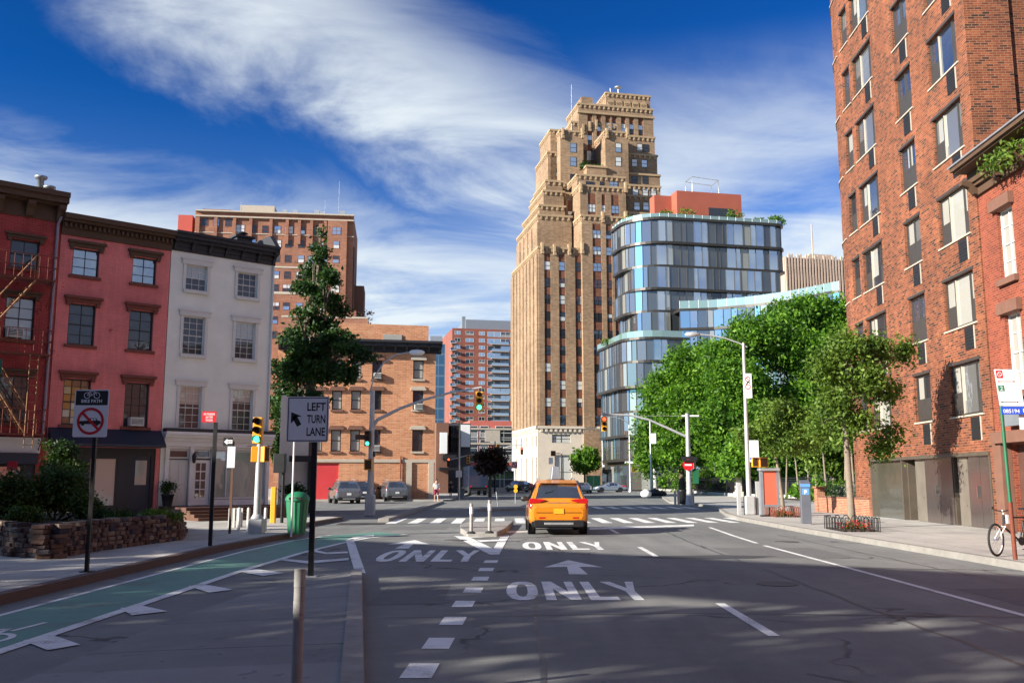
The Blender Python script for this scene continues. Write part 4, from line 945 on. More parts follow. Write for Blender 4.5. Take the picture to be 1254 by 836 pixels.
# --- big brick apartment house far left
brick('brick_far', [(0, (0.22, 0.08, 0.045)), (.5, (0.27, 0.105, 0.06)), (1, (0.32, 0.13, 0.08))], (0.27, 0.15, 0.10), row=.25, wid=.8, msize=.03, bump=.1, stain=.25, ss=.15)
pA = PY(425, 588, 215); AP = Fr((pA.x, pA.y), 7)
ap = fthing('apartment_house', 'large brick apartment house with cream parapets and many windows, far left', 'building', AP)
X = lambda u, v=330: AP.at(u, v)[0]
Zv = lambda v, u=380: AP.at(u, v)[1]
b = MB(); b.box(X(236), X(330), 0, 20, 0, Zv(262)); b.box(X(330), 0, -.0, 22, 0, Zv(263)); b.box(X(400), X(424), -.6, 0, 0, Zv(270))
b.box(X(352), X(452, 400), -8, -.601, 0, Zv(395)); b.box(X(385), X(437, 385), -4, -.602, 0, Zv(383))
b.build('wall', M['brick_far'], ap)
for i, u in enumerate((240, 262, 285, 305, 330, 350, 365, 380, 397, 412)): MB().box(X(u) - .35, X(u) + .35, -.5, 0, Zv(300), Zv(268)).build('pier', M['brick_far'], ap)
b = MB(); b.box(X(236), .15, -.7, .3, Zv(263.5), Zv(262)); b.box(X(236), .1, -.62, 0, Zv(270), Zv(268.5)); b.box(X(236), .1, -.15, 0, Zv(289), Zv(288)); b.box(X(300), X(400), -.12, 0, Zv(329), Zv(327)); b.box(X(300), X(400), -.12, 0, Zv(361), Zv(358)); b.box(X(352), X(452, 400), -8.1, -7.9, Zv(396), Zv(394))
b.build('parapet_band', M['sill_pale'], ap)
b = MB(); b.box(X(289), X(332), 2, 8, Zv(266), Zv(251)); b.build('penthouse', M['sill_pale'], ap)
b = MB(); b.box(X(243), X(278), 1.5, 8, Zv(264), Zv(258)); b.build('penthouse', M['brick_far'], ap)
b = MB(); b.box(X(211), X(229), 3, 10, 0, Zv(264)); b.box(X(229), X(236.3), 5, 10, 0, Zv(266)); b.build('stair_tower', pm('red_plaster', (.42, .07, .05), .8), ap)
b = MB(); b.box(0.05, X(433), 2, 15, 0, Zv(298)); b.box(X(433) + .01, X(444, 380), 6, 15, 0, Zv(342)); b.build('rear_wing', pm('brown_far', (.13, .075, .06), .9), ap)
b = MB()
for u in (345, 358, 372, 385, 392, 405, 417): b.box(X(u) - .6, X(u) + .6, 2, 4, Zv(263), Zv(263) + random.Random(u).uniform(.8, 1.9))
b.build('roof_plant', M['galv'], ap)
b = MB(); 
for u, h in ((290, 3), (395, 4), (412, 9)): b.tube([(X(u), 2, Zv(263)), (X(u), 2, Zv(263) + h)], .035, 5)
b.build('aerial', M['sign_grey_back'], ap)
rs = []; rgw = random.Random(8)
for k, v in enumerate((282, 299, 317, 337, 353, 375, 392, 410)):
    for i, u in enumerate((292, 308, 323, 338, 352, 368, 382, 398, 411)):
        if v < 290 and u < 400 and False: continue
        x = X(u); z = Zv(v); w = .75 if (i + k) % 4 else 1.0
        if u >= 400: T = Matrix.Translation((0, -.6, 0))
        else: T = IM
        rs.append((x - w, x + w, z - 1.0, z + .8, T))
for u in (248, 262, 277): rs.append((X(u) - .7, X(u) + .7, Zv(276) - .9, Zv(276) + .9, IM))
far_windows(ap, rs, 'sill_brown', ['pane_sky2', 'pane', 'pane', 'pane_white'])
# terrace plants
for j, (u, hh) in enumerate(((407, 1.1), (416, 1.4), (424, .9), (440, .9), (449, 1.6))):
    q = AP.w(X(u, 395), -6.5); t = thing('terrace_shrub', ['bushy green terrace shrub nearest the conifer on the brick apartment house', 'tallest yellow-green shrub on the brick apartment terrace', 'small shrub right of the tallest one on the brick terrace', 'low shrub near the right end of the brick terrace', 'dark shrub at the right corner of the brick terrace'][j], 'shrub', (q.x, q.y, AP.at(u, 396, -6.5)[1]), 0, 'shrubs on the brick terrace')
    hh *= 1.5; leaves('foliage', [(0, 0, hh * .6, hh * .9, hh * .7, hh * .7)], 350, .2, M['leaf_street' if j < 3 else 'leaf_red'], t, 40 + j, .4, 8)

# --- blue glass tower and balconied brick tower down the street
def simple_tower(name, label, u0, u1, vtop, Y, deg, dep, mat, cat='tower'):
    p = PY(u1, 588, Y); fr = Fr((p.x, p.y), deg); t = fthing(name, label, cat, fr); x0 = fr.at(u0, 500)[0]; zt = fr.at((u0 + u1) / 2, vtop)[1]
    MB().box(x0, 0, 0, dep, 0, zt).build('wall', mat, t); return t, fr, x0, zt
m, t, bb = newmat('blue_curtain'); co = objco(t); s = t.nodes.new('ShaderNodeSeparateXYZ'); t.links.new(co, s.inputs[0])
vz = mth(t, 'FRACT', mth(t, 'MULTIPLY', s.outputs[2], .26)); vx = mth(t, 'FRACT', mth(t, 'MULTIPLY', mth(t, 'ADD', s.outputs[0], s.outputs[1]), .45))
ln = mth(t, 'MAXIMUM', mth(t, 'GREATER_THAN', vz, .85), mth(t, 'GREATER_THAN', vx, .88))
t.links.new(mixc(t, ln, (.035, .09, .17), (.10, .16, .22)), bb.inputs['Base Color']); bb.inputs['Roughness'].default_value = .2; bb.inputs['Metallic'].default_value = .3
t1, f1, x0, zt = simple_tower('glass_tower', 'slim blue glass tower glimpsed behind the orange corner building', 524, 543.5, 421, 330, 5, 25, m)
MB().box(x0 + .5, -1, 1, 20, zt, zt + 3).build('roof_plant', M['brown_wood'] if False else M['sign_grey_back'], t1)
brick('brick_tower', [(0, (0.21, 0.06, 0.04)), (1, (0.27, 0.085, 0.06))], (0.25, 0.10, 0.07), row=.4, wid=1.2, msize=.03, bump=.05, stain=.15, ss=.1)
t2, f2, x0, zt = simple_tower('balcony_tower', 'red brick high-rise with stacked white balconies and grey roof', 553, 640, 403, 380, 12, 40, M['brick_tower'])
X2 = lambda u, v=450: f2.at(u, v)[0]
b = MB(); b.box(X2(571), -.2, 2, 22, zt, f2.at(600, 391)[1]); b.box(X2(567), X2(571), 3, 6, zt, f2.at(600, 387)[1]); b.build('roof_storey', M['sign_grey_back'], t2)
rs = []; nf = 21; fh = (zt - 2) / nf; bal = []
for k in range(nf):
    z = 1.5 + k * fh
    for u, w in ((560, 2.4), (575, 3.3), (590, 2.4)): rs.append((X2(u) - w / 2, X2(u) + w / 2, z + .8, z + 2.3, IM))
    for u, w in ((605, 5.4), (619, 4.0)): rs.append((X2(u) - w / 2, X2(u) + w / 2, z + .3, z + 2.4, IM))
far_windows(t2, rs, 'frame_white', ['pane_sky2', 'pane', 'pane_mixed'], split=False)
for k in range(nf - 1):
    z = 1.5 + k * fh
    for ua, ub, dp in ((601, 622, 1.8), (551, 558, 1.6)):
        b = MB(); b.box(X2(ua), X2(ub), -dp, .0, z - .18, z + .05); b.box(X2(ua), X2(ub), -dp, -dp + .06, z + .05, z + 1.0, 1); b.box(X2(ua), X2(ua) + .06, -dp, 0, z + .05, z + 1.0, 1); b.build('balcony', [M['sill_pale'], M['pane_sky2']], t2)

# --- low street buildings in the gap
p = PY(576, 588, 118); f3 = Fr((p.x, p.y), 12); Q = lambda u, v: f3.at(u, v)
t3 = fthing('shop_building', 'dark street building carrying blank white billboards', 'building', f3)
b = MB(); b.box(Q(545, 560)[0], 0, 0, 30, 0, Q(560, 518)[1]); b.build('wall', pm('dark_brick', (.05, .045, .06), .8, var=.2, vs=.5), t3)
b = MB(); b.box(Q(530, 560)[0], Q(545, 560)[0] - .01, -3, 25, 0, Q(540, 519)[1]); b.build('wall', M['brownstone'], t3)
b = MB(); b.box(Q(564, 530)[0], Q(576, 530)[0] - .1, -.4, -.2, Q(570, 547)[1], Q(570, 520)[1]); b.build('billboard', M['sign_white'], t3)
b = MB(); b.box(Q(534.5, 530)[0] , Q(543, 530)[0], -3.5, -3.2, Q(540, 556)[1], Q(540, 531)[1]); b.build('billboard', M['sign_white'], t3)
rs = [(Q(u, 550)[0] - .7, Q(u, 550)[0] + .7, Q(560, v)[1] - .9, Q(560, v)[1] + .9, IM) for u in (549, 554, 559) for v in (530, 545)]
far_windows(t3, rs, 'frame_dark', ['pane', 'pane_sky2'])
b = MB(); b.box(Q(532, 580)[0], Q(575, 580)[0], -4.6, -3.05, 2.9, 3.2); b.box(Q(536, 580)[0], Q(552, 580)[0], -4.4, -3.06, 4.2, 4.7, 1); b.build('awning', [M['black_metal'], M['black_plastic']], t3)
p = PY(628, 588, 150); f4 = Fr((p.x, p.y), 12); Q4 = lambda u, v: f4.at(u, v)
t4 = fthing('brick_shop_house', 'salmon red brick building with arched windows at the street end', 'building', f4)
b = MB(); b.box(Q4(575, 560)[0], Q4(626.5, 560)[0], 0, 20, 0, Q4(600, 515)[1]); b.build('wall', pm('salmon', (.48, .12, .09), .8, var=.1, vs=.4), t4)
for v in (525, 543): z = Q4(600, v)[1]; MB().box(Q4(575, 560)[0], Q4(626.5, 560)[0], -.2, 0, z - .15, z + .15).build('stone_band', M['sill_pale'], t4)
x = Q4(603, 533)[0]; z = Q4(603, 533)[1]; MB().box(x - 1.2, x + 1.2, -.15, 0, z - 1, z + 1).build('stone_plaque', M['sill_pale'], t4); MB().box(Q4(577, 560)[0], Q4(626.5, 560)[0], -.2, 0, 0, 3.9).build('shop_base', M['sill_pale'], t4)
far_windows(t4, [(Q4(u, 535)[0] - .7, Q4(u, 535)[0] + .7, Q4(600, v)[1] - 1.2, Q4(600, v)[1] + 1.0, IM) for u in (580, 593, 612, 622) for v in (529, 543, 556)] + [(Q4(u, 575)[0] - 1.6, Q4(u, 575)[0] + 1.6, .5, 3.2, Matrix.Translation((0, -.2, 0))) for u in (583, 600, 617)], 'frame_white', ['pane', 'pane_mixed'])

# ================================================================== STEPPED STONE TOWER
brick('tan_brick', [(0, (0.215, 0.137, 0.080)), (.5, (0.27, 0.175, 0.105)), (1, (0.325, 0.213, 0.13))], (0.26, 0.175, 0.11), row=.25, wid=.7, msize=.012, bump=.1, stain=.32, ss=.10)
brick('spandrel_brick', [(0, (0.13, 0.045, 0.025)), (1, (0.19, 0.075, 0.04))], (0.12, 0.05, 0.03), row=.3, wid=.8, bump=.1, stain=.2)
pm('limestone', (.56, .49, .40), .8, var=.12, vs=.3, bump=.2, bs=3)
pm('tan_stone', (.35, .245, .145), .8, var=.2, vs=.4, bump=.3, bs=2)
pT = PY(660.5, 588, 190); TF = Fr((pT.x, pT.y), 12)
tw = fthing('stepped_tower', 'tall tan art deco tower stepping back to a narrow crown', 'tower', TF)
core = MB(); pier = MB(); span = MB(); trim = MB(); TW = []
def crown(b, x0, x1, y0, y1, z, h=.7, teeth=True, o=.22):
    """a cut stone coping with teeth round the top of a block"""
    b.box(x0 - o, x1 + o, y0 - o, y1 + o, z - h * .3, z + h * .35)
    if teeth:
        n = max(2, int((x1 - x0) / 1.1))
        for i in range(n): x = x0 + (i + .5) * (x1 - x0) / n; b.box(x - .2, x + .2, y0 - o * .9, y0 - .002, z - h * 1.25, z - h * .302)
        n = max(2, int((y1 - y0) / 1.1))
        for i in range(n): y = y0 + (i + .5) * (y1 - y0) / n; b.box(x0 - o * .9, x0 - .002, y - .2, y + .2, z - h * 1.25, z - h * .302)
def face_T(x0, y0, side=False):
    if side: return Matrix.Translation((x0, y0, 0)) @ Matrix.Rotation(R(-90), 4, 'Z')
    return Matrix.Translation((0, y0, 0))
FHT = 3.54
def strips(x0, x1, z0, z1, cols, T, pd=.22, zoff=0.0, wh=1.9):
    """piers between window strips; cols: (centre, width)"""
    cols = sorted(cols); edge = x0
    pier.T = span.T = T
    for c, w in cols: 
        if c - w / 2 > edge: q_ = MB(); q_.T = T; q_.box(edge, c - w / 2, -pd, 0, z0, z1); q_.build('pier', M['tan_brick'], tw)
        edge = c + w / 2
    if x1 > edge: q_ = MB(); q_.T = T; q_.box(edge, x1, -pd, 0, z0, z1); q_.build('pier', M['tan_brick'], tw)
    for c, w in cols:
        q_ = MB(); q_.T = T; q_.box(c - w / 2, c + w / 2, -.05, -.002, z0, z1); q_.build('spandrel', M['spandrel_brick'], tw)
        k = math.ceil((z0 - 12.6 - zoff) / FHT)
        while 12.9 + zoff + k * FHT + wh < z1 - .3:
            z = 12.9 + zoff + k * FHT
            if z > z0: TW.append((c - w / 2 + .03, c + w / 2 - .03, z, z + wh, T @ Matrix.Translation((0, -.06, 0))))
            k += 1
    pier.T = span.T = None
def blk(u0, u1, v, d, y1, cols=(), zb=0, x1=None, x0=None, tooth=True, uf=None, side=(), wh=1.75, z=None, cr=True):
    um = (u0 + u1) / 2; xa = TF.at(u0, v, d)[0] if x0 is None else x0; xb = TF.at(u1, v, d)[0] if x1 is None else x1; zt = TF.at(um, v, d)[1] if z is None else z
    core.box(xa, xb, d, y1, zb, zt)
    if cr: crown(trim, xa, xb, d, y1, zt, teeth=tooth)
    if cols: strips(xa, xb, max(zb, 12.3) if zb == 0 else zb, zt - 1.6, [(TF.at(c, v + 20, d)[0], w) for c, w in cols], face_T(0, d), wh=wh)
    if side: strips(-y1, -d, max(zb, 12.3), zt - 1.6, [(-y, w) for y, w in side], face_T(xa, 0, True))
    return xa, xb, zt
# main shaft, left bay and taller central bay
zt1 = TF.at(685, 304, 0)[1]
core.box(0, 27, 0, 26, 0, zt1); crown(trim, 0, TF.at(713, 304)[0], 0, 26, zt1)
cx = lambda u: TF.at(u, 400, 0)[0]
strips(0, cx(717), 12.3, zt1 - 1.3, [(cx(670.5), 1.35), (cx(688.5), 1.35), (cx(708.5), 1.35)], face_T(0, 0))
strips(-26, 0, 12.3, zt1 - 1.3, [(-2.8 - 3.3 * i, 1.0) for i in range(7)], face_T(0, 0, True), pd=.4)
x, xx, zc_ = blk(712, 772, 265.6, -.8, 20, cols=((730.5, 1.9), (745, 1.2), (757, 1.9)))
# upper left shoulder
blk(671, 716, 273, 6, 26, cols=((679.5, 1.1), (690, 1.1), (703.5, 1.1)), zb=zt1 - 1, side=((10, 1), (14, 1), (18, 1), (22, 1)))
blk(657, 700, 289, 5, 26, zb=zt1 - 1, side=((10, 1), (14, 1), (18, 1), (22, 1)), x0=1.2, z=TF.side(637, 289, 1.2)[1])
blk(677, 713, 237, 10, 26, cols=((689.5, 1.1), (698, 1.1)), zb=48, side=((14, 1), (19, 1), (23, 1)))
blk(710, 766, 229, 4, 20, cols=((724.5, 1.8), (739, .9), (753, 1.8)), zb=48)
blk(707, 765, 216, 6, 20, zb=60)
TW_extra = []
for u, w in ((722.5, 1.9), (737, .9), (751.5, 1.9)):
    x = TF.at(u, 226, 6)[0]; z = TF.at(u, 230, 6)[1]; TW.append((x - w / 2, x + w / 2, z, z + 1.4, face_T(0, 5.98)))
# step blocks of the left flank
for i, (x0_, y0_, y1_, vt, uu) in enumerate(((2.2, 8, 24.5, 264, 650), (3.4, 9, 22.5, 248, 654), (4.2, 10, 21, 236, 657))):
    z = TF.side(uu, vt, x0_)[1] if TF.side(uu, vt, x0_)[1] > 0 else 60
    core.box(x0_, 8, y0_, y1_, 40, z); crown(trim, x0_, 8, y0_, y1_, z)
# turrets, recess and balcony
a0, a1, za = blk(686, 714, 161, 14, 26, zb=55)
b0, b1, zb_ = blk(741, 769, 162, 12, 26, zb=55)
l0, l1, zl = blk(674, 690, 160, 17, 27, zb=55)
blk(671, 690, 187, 17, 29, zb=50)
blk(670, 700, 224, 14, 30, zb=48)
for uu, vv in ((702, 180), (702, 197), (702, 218), (757, 180), (757, 197)):
    d = 14 if uu < 720 else 12; x = TF.at(uu, vv, d)[0]; z = TF.at(uu, vv, d)[1]; TW.append((x - .75, x + .75, z - 1.3, z + .9, face_T(0, d)))
for vv in (180, 196, 211): x = TF.at(684, vv, 17)[0]; z = TF.at(684, vv, 17)[1]; TW.append((x - .6, x + .6, z - 1.1, z + .9, face_T(0, 16.98)))
blk(700, 760, 152, 20, 28, zb=60, cr=True)
for uu in (722, 727.5, 733): x = TF.at(uu, 185, 20)[0]; z = TF.at(uu, 197, 20)[1]; TW.append((x - .75, x + .75, z, z + 5.2, face_T(0, 20)))
core.box(a1, b0, 11.5, 20, 58, TF.at(728, 205, 12)[1]); crown(trim, a1, b0, 11.5, 14, TF.at(728, 205, 12)[1], teeth=False)
# crown
g0, g1, zg = blk(708, 799, 131, 20, 30, cols=(), zb=60, tooth=True)
strips(g0, g1, zg - 11.5, zg - 1.9, [(TF.at(c, 150, 20)[0], 1.2) for c in (722, 733, 744, 752, 763, 773, 784.0)], face_T(0, 20), pd=.3, wh=2.4)
blk(742, 796, 116, 22, 29, zb=zg, z=TF.at(770, 116.5, 22)[1])
for i in range(5):
    x = TF.at(748 + i * 10, 128, 22)[0]; z = zg + .2; trim.box(x - .8, x + .8, 21.75, 21.99, z, z + 1.7); trim.lathe([(.8, 21.75), (.8, 21.99)], 12, (x, 0, z + 1.7), axis='y', smooth=False)
trim.box(g0 - .3, g1 + .3, 19.4, 19.9, zg - 2.4, zg - 1.9)
core.box(TF.at(712, 130, 20)[0], TF.at(726, 130, 20)[0], 20, 24, zg, TF.at(719, 119, 20)[1])
# right wing
for u0, u1, v, d in ((768, 801.5, 168, 17), (768, 804.5, 190, 15), (768, 808, 214, 13), (768, 808.5, 228, 11), (768, 813, 241, 9), (768, 815, 262, 5)): blk(u0, u1, v, d, 27, zb=30, tooth=(d != 13))
for uu, vv, d in ((783, 180, 17), (791, 181, 17), (777, 199, 15), (789, 200, 15), (777, 220, 13), (790, 220, 13), (778, 235, 11), (790, 235, 11), (800, 235, 11), (780, 252, 9), (791, 252, 9), (803, 252, 9)):
    x = TF.at(uu, vv, d)[0]; z = TF.at(uu, vv, d)[1]; TW.append((x - .7, x + .7, z - 1.0, z + .8, face_T(0, d - .01)))
for d_, uu, v0 in ((5, 773, 275), (5, 785, 275)):
    for k in range(5): x = TF.at(uu, v0, d_)[0]; z = TF.at(uu, v0 + 21 * k, d_)[1]; TW.append((x - .6, x + .6, z - 1, z + .8, face_T(0, d_ - .01)))
# pilaster ornaments between the set-backs
for uu, vv, d in ((664, 300, 0), (679, 302, 0), (697, 302, 0), (713, 300, -.8), (738, 262, -.8), (766, 262, -.8), (675, 270, 6), (697, 271, 6), (711, 226, 4), (766, 226, 4), (689, 160, 14), (713, 160, 14), (743, 160, 12), (768, 160, 12), (714, 155, 20), (722, 152, 20), (730, 150, 20)):
    x, z = TF.at(uu, vv, d); trim.box(x - .3, x + .3, d - .5, d + .3, z - 1.9, z + .5); trim.box(x - .18, x + .18, d - .62, d - .501, z - 1.2, z + .2)
core.build('wall', M['tan_brick'], tw); trim.build('stone_coping', M['tan_stone'], tw)
# limestone base
BZ = TF.at(700, 524, 0)[1]; ps = [(cx(u0), cx(u1)) for u0, u1 in ((674.5, 697), (714, 733), (738, 757))]
b = MB(); b.wall(-.45, 27, -.01, BZ, [(a, c, TF.at(690, 542)[1], TF.at(690, 532)[1]) for a, c in ps] + [(cx(677.5), cx(697.6), 0, TF.at(690, 557)[1]), (cx(712), cx(722), 0, 4.6)], -.45, .4)
sy = [TF.side(u, 560, -.45)[0] for u in (632, 638.5, 645, 651.5, 656.5)]
b.T = face_T(-.45, 0, True)
hz = []
for y in sy: hz += [(-y - .75, -y + .75, 8.4, 10.6), (-y - .75, -y + .75, .4, 6.3)]
b.wall(-26.4, .45, -.01, BZ, hz, 0, .4); b.T = None
b.quad((27, -.45, 0), (27, 26, 0), (27, 26, BZ), (27, -.45, BZ)); b.quad((-.45, -.45, BZ), (27, -.45, BZ), (27, 26, BZ), (-.45, 26, BZ))
b.box(-.9, 27.2, -.9, -.449, BZ - .15, BZ + .35); b.box(-.9, -.449, -.9, 26.5, BZ - .151, BZ + .349)
for i in range(27): b.box(i + .1, i + .55, -.8, -.451, BZ - .8, BZ - .151)
for i in range(25): b.box(-.8, -.451, i + .1, i + .55, BZ - .8, BZ - .152)
b.build('stone_base', M['limestone'], tw)
for a, c in ps: TW.append((a, c, TF.at(690, 542)[1], TF.at(690, 532)[1], face_T(0, -.15)))
TW.append((cx(677.5), cx(697.6), 0, TF.at(690, 557)[1], face_T(0, -.1))); TW.append((cx(712), cx(722), 0, 4.6, face_T(0, -.1)))
for y in sy: TW += [(-y - .75, -y + .75, 8.4, 10.6, face_T(-.12, 0, True)), (-y - .75, -y + .75, .4, 6.3, face_T(-.12, 0, True))]
far_windows(tw, TW, 'frame_dark', ['pane_sky2', 'pane', 'pane_sky2', 'pane_white'])
b = MB(); x = TF.at(700, 130, 20)[0]; b.tube([(x, 20, 75), (x, 20, TF.at(700, 104, 20)[1])], .07, 5); b.build('aerial', M['sign_grey_back'], tw)
b = MB(); x, z = TF.at(757, 115, 23); b.tube([(x, 23, z), (x, 23, z + 1.4)], .1, 5); b.lathe([(.1, 0), (.8, .15), (.9, .35), (.1, .2)], 12, (x, 23, z + 1.3)); b.tube([(x - 2, 23, z), (x - 2, 23, z + 1.2)], .08, 5); b.build('roof_dish', M['galv'], tw)
# garden in the recess
q = TF.w((a1 + b0) / 2, 14); t = thing('roof_garden_shrub', 'row of dark shrubs on the recessed balcony high on the stepped tower', 'shrub', (q.x, q.y, TF.at(728, 205, 12)[1])); leaves('foliage', [(-2, -.5, .6, 1.3, .8, 1.1), (1.2, -.3, .5, 1.6, .8, .9)], 500, .3, M['leaf_dark'], t, 77, .6, 8)

# ================================================================== CURVED GLASS BUILDING
pG = PY(790, 588, 150); GF = Fr((pG.x, pG.y), 12)
gb = fthing('glass_building', 'curved glass apartment building with dark floor bands and roof garden', 'building', GF)
m, t, bb = newmat('curtain_glass'); g = t.nodes.new('ShaderNodeNewGeometry'); rpi = g.outputs['Random Per Island']
bb.inputs['Roughness'].default_value = .6
t.links.new(ramp(t, rpi, [(0, (.03, .035, .04)), (.3, (.09, .08, .06)), (.45, (.02, .022, .03)), (.75, (.20, .20, .17)), (.82, (.05, .05, .05))], 'CONSTANT'), bb.inputs['Base Color'])
gl = t.nodes.new('ShaderNodeBsdfGlossy'); gl.inputs['Roughness'].default_value = .03
r2 = mth(t, 'FRACT', mth(t, 'MULTIPLY', rpi, 13.7)); t.links.new(ramp(t, r2, [(0, (.42, .46, .48)), (.5, (.80, .86, .92)), (1, (.70, .80, .92))]), gl.inputs['Color'])
mx = t.nodes.new('ShaderNodeMixShader'); t.links.new(mth(t, 'ADD', mth(t, 'MULTIPLY', smooth(t, r2, .3, .75), .46), .16), mx.inputs[0]); t.links.new(bb.outputs[0], mx.inputs[1]); t.links.new(gl.outputs[0], mx.inputs[2]); t.links.new(mx.outputs[0], t.nodes['Material Output'].inputs[0])
# each pane is tilted a hair, so every one mirrors another bit of sky
vn = t.nodes.new('ShaderNodeTexWhiteNoise'); vn.noise_dimensions = '1D'; t.links.new(rpi, vn.inputs['W']); vs_ = t.nodes.new('ShaderNodeVectorMath'); vs_.operation = 'MULTIPLY_ADD'
t.links.new(vn.outputs['Color'], vs_.inputs[0]); vs_.inputs[1].default_value = (.10, .10, .05); t.links.new(g.outputs['Normal'], vs_.inputs[2])
sb = t.nodes.new('ShaderNodeVectorMath'); sb.operation = 'SUBTRACT'; t.links.new(vs_.outputs[0], sb.inputs[0]); sb.inputs[1].default_value = (.05, .05, .025); nn = t.nodes.new('ShaderNodeVectorMath'); nn.operation = 'NORMALIZE'; t.links.new(sb.outputs[0], nn.inputs[0]); t.links.new(nn.outputs[0], gl.inputs['Normal'])
pm('band_dark', (.05, .045, .04), .4, metal=.5, var=.1)
pm('mullion', (.16, .15, .14), .4, metal=.6, var=.1)
glass('rail_glass', (.14, .22, .18), .05, .15)
def outline(x0, x1, y0, y1, rn, rr_, n=7):
    """front-left corner radius rn, front-right rr_; points run from back-left round the front to back-right"""
    pts = [(x0, y1)]
    for i in range(n + 1): a = math.pi / 2 * i / n; pts.append((x0 + rn - rn * math.cos(a), y0 + rn - rn * math.sin(a)))
    for i in range(n + 1): a = math.pi / 2 * i / n; pts.append((x1 - rr_ + rr_ * math.sin(a), y0 + rr_ - rr_ * math.cos(a)))
    pts.append((x1, y1)); return pts
def resample(pts, step):
    P = [Vector(p) for p in pts]; L_ = [0]
    for i in range(len(P) - 1): L_.append(L_[-1] + (P[i + 1] - P[i]).length)
    n = max(2, round(L_[-1] / step)); out = []; j = 0
    for k in range(n + 1):
        s = L_[-1] * k / n
        while j < len(P) - 2 and L_[j + 1] < s: j += 1
        t = (s - L_[j]) / max(1e-6, L_[j + 1] - L_[j]); out.append(P[j].lerp(P[j + 1], min(1, t)))
    return out
def floor_ring(parent, pts, z0, z1, band=.42, o=.3, step=1.25):
    P = resample(pts, step); gm = MB(); mu = MB(); rgj = random.Random(round(z0 * 10))
    P = [P[0]] + [a.lerp(b, rgj.uniform(0, .55)) for a, b in zip(P[1:-1], P[2:])] + [P[-1]]
    for a, b in zip(P, P[1:]):
        gm.quad((a.x, a.y, z0 + band), (b.x, b.y, z0 + band), (b.x, b.y, z1), (a.x, a.y, z1))
    for i, a in enumerate(P):
        d = (P[min(i + 1, len(P) - 1)] - P[max(i - 1, 0)]).normalized(); n = Vector((d.y, -d.x)); q = a + n * .06
        gm.tube([(q.x, q.y, z0 + band), (q.x, q.y, z1)], .055, 4, 1, cap=False, smooth=False)
    gm.build('glazing', [M['curtain_glass'], M['mullion']], parent)
    bd = MB(); Q_ = resample(pts, .9); off = []
    for i, a in enumerate(Q_): d = (Q_[min(i + 1, len(Q_) - 1)] - Q_[max(i - 1, 0)]).normalized(); off.append(a + Vector((d.y, -d.x)) * o)
    pl = [(q.x, q.y) for q in off]; bd.prism(pl, z0, z0 + band); bd.build('floor_band', M['band_dark'], parent)
fz = [EYE + (588 - v) * 148 / F for v in (270, 300, 328, 355.5, 382, 410)]
fz = [GF.at(880, v + 9, 0)[1] for v in (264, 293, 321, 349, 376, 405)]
for k in range(5):
    rn = (6.5, 6.0, 4.2, 5.2, 3.4)[k]; x0 = (-1.5, -1.3, -.7, -1.2, -.4)[k]
    floor_ring(gb, outline(x0, GF.at(963, 330)[0] - (0 if k < 2 else .8), 0 + (k % 2) * .3, 10, rn, (1.6, 1.2, .8, .8, .8)[k]), fz[k + 1], fz[k] + .02)
b = MB(); b.prism([tuple(q) for q in resample(outline(-1.8, GF.at(963, 330)[0] + .3, -.3, 10.2, 6.7, 1.7), .9)], fz[0] - .0, fz[0] + .45); b.build('roof_band', M['band_dark'], gb)
lz = [GF.at(775, v, -3)[1] for v in (414, 443, 474, 504, 534, 564)]
for k in range(5):
    rn = (5.0, 4.2, 6.2, 5.2, 6.8)[k]; x0 = GF.at(735, 480, 13)[0] + (0.0, -.4, .3, 0, .5)[k]
    floor_ring(gb, outline(x0, 46, -3 + (k % 2) * .4, 13, rn, 1), lz[k + 1], lz[k] + .02)
x0 = GF.at(735, 480, 13)[0]
b = MB(); b.prism([tuple(q) for q in resample(outline(x0 - .3, 46, -3.3, 13.2, 5.2, 1), .9)], lz[0] - .05, lz[0] + .35); b.build('terrace_slab', M['band_dark'], gb)
b = MB(); b.prism([tuple(q) for q in resample(outline(x0 + 1.2, 44, -1, 15, 4, 1), 1.2)], 0, lz[5] + .02); b.build('lobby', M['band_dark'], gb)
P_ = resample(outline(x0 + .8, 44, -1.4, 15, 4, 1), 1.6); b = MB()
for a, c in zip(P_, P_[1:]): b.quad((a.x, a.y, .2), (c.x, c.y, .2), (c.x, c.y, lz[5] - .7), (a.x, a.y, lz[5] - .7))
b.build('lobby_glazing', M['curtain_glass'], gb)
b = MB()
for x, y in ((x0 + 2.2, 3), (x0 + 4, -2.2), (x0 + 9, -2.6), (x0 + 14, -2.6)): b.tube([(x, y, 0), (x, y, lz[5])], .3, 10)
b.build('column', M['concrete'], gb)
# right wing that comes forward in a curve, with its planted terrace
wg = [GF.side(0, 0)] ; wp = []
for u, Y in ((838, 148.5), (880, 147.5), (930, 144.5), (975, 140.5), (1010, 136.5), (1040, 133)):
    q = PY(u, 588, Y); a, c = q.x - GF.o[0], q.y - GF.o[1]; wp.append((a * GF.x[0] + c * GF.x[1], a * GF.y[0] + c * GF.y[1]))
zw = GF.at(850, 381, -1)[1]; 
wpl = wp + [(wp[-1][0] + 6, wp[-1][1] + 14)]
for k in range(4): floor_ring(gb, wpl, zw - 3.6 * (k + 1), zw - 3.6 * k - (.4 if k == 0 else 0))
b = MB(); off = resample(wpl, 1.5); b.prism([tuple(q) for q in off] + [(off[-1].x, 16), (off[0].x, 16)], zw - .45, zw); b.build('terrace_slab', M['band_dark'], gb)
b = MB(); b.prism([tuple(q) for q in off] + [(off[-1].x, 14), (off[0].x, 14)], .0, 3.0); b.build('lobby', M['band_dark'], gb)
b = MB()
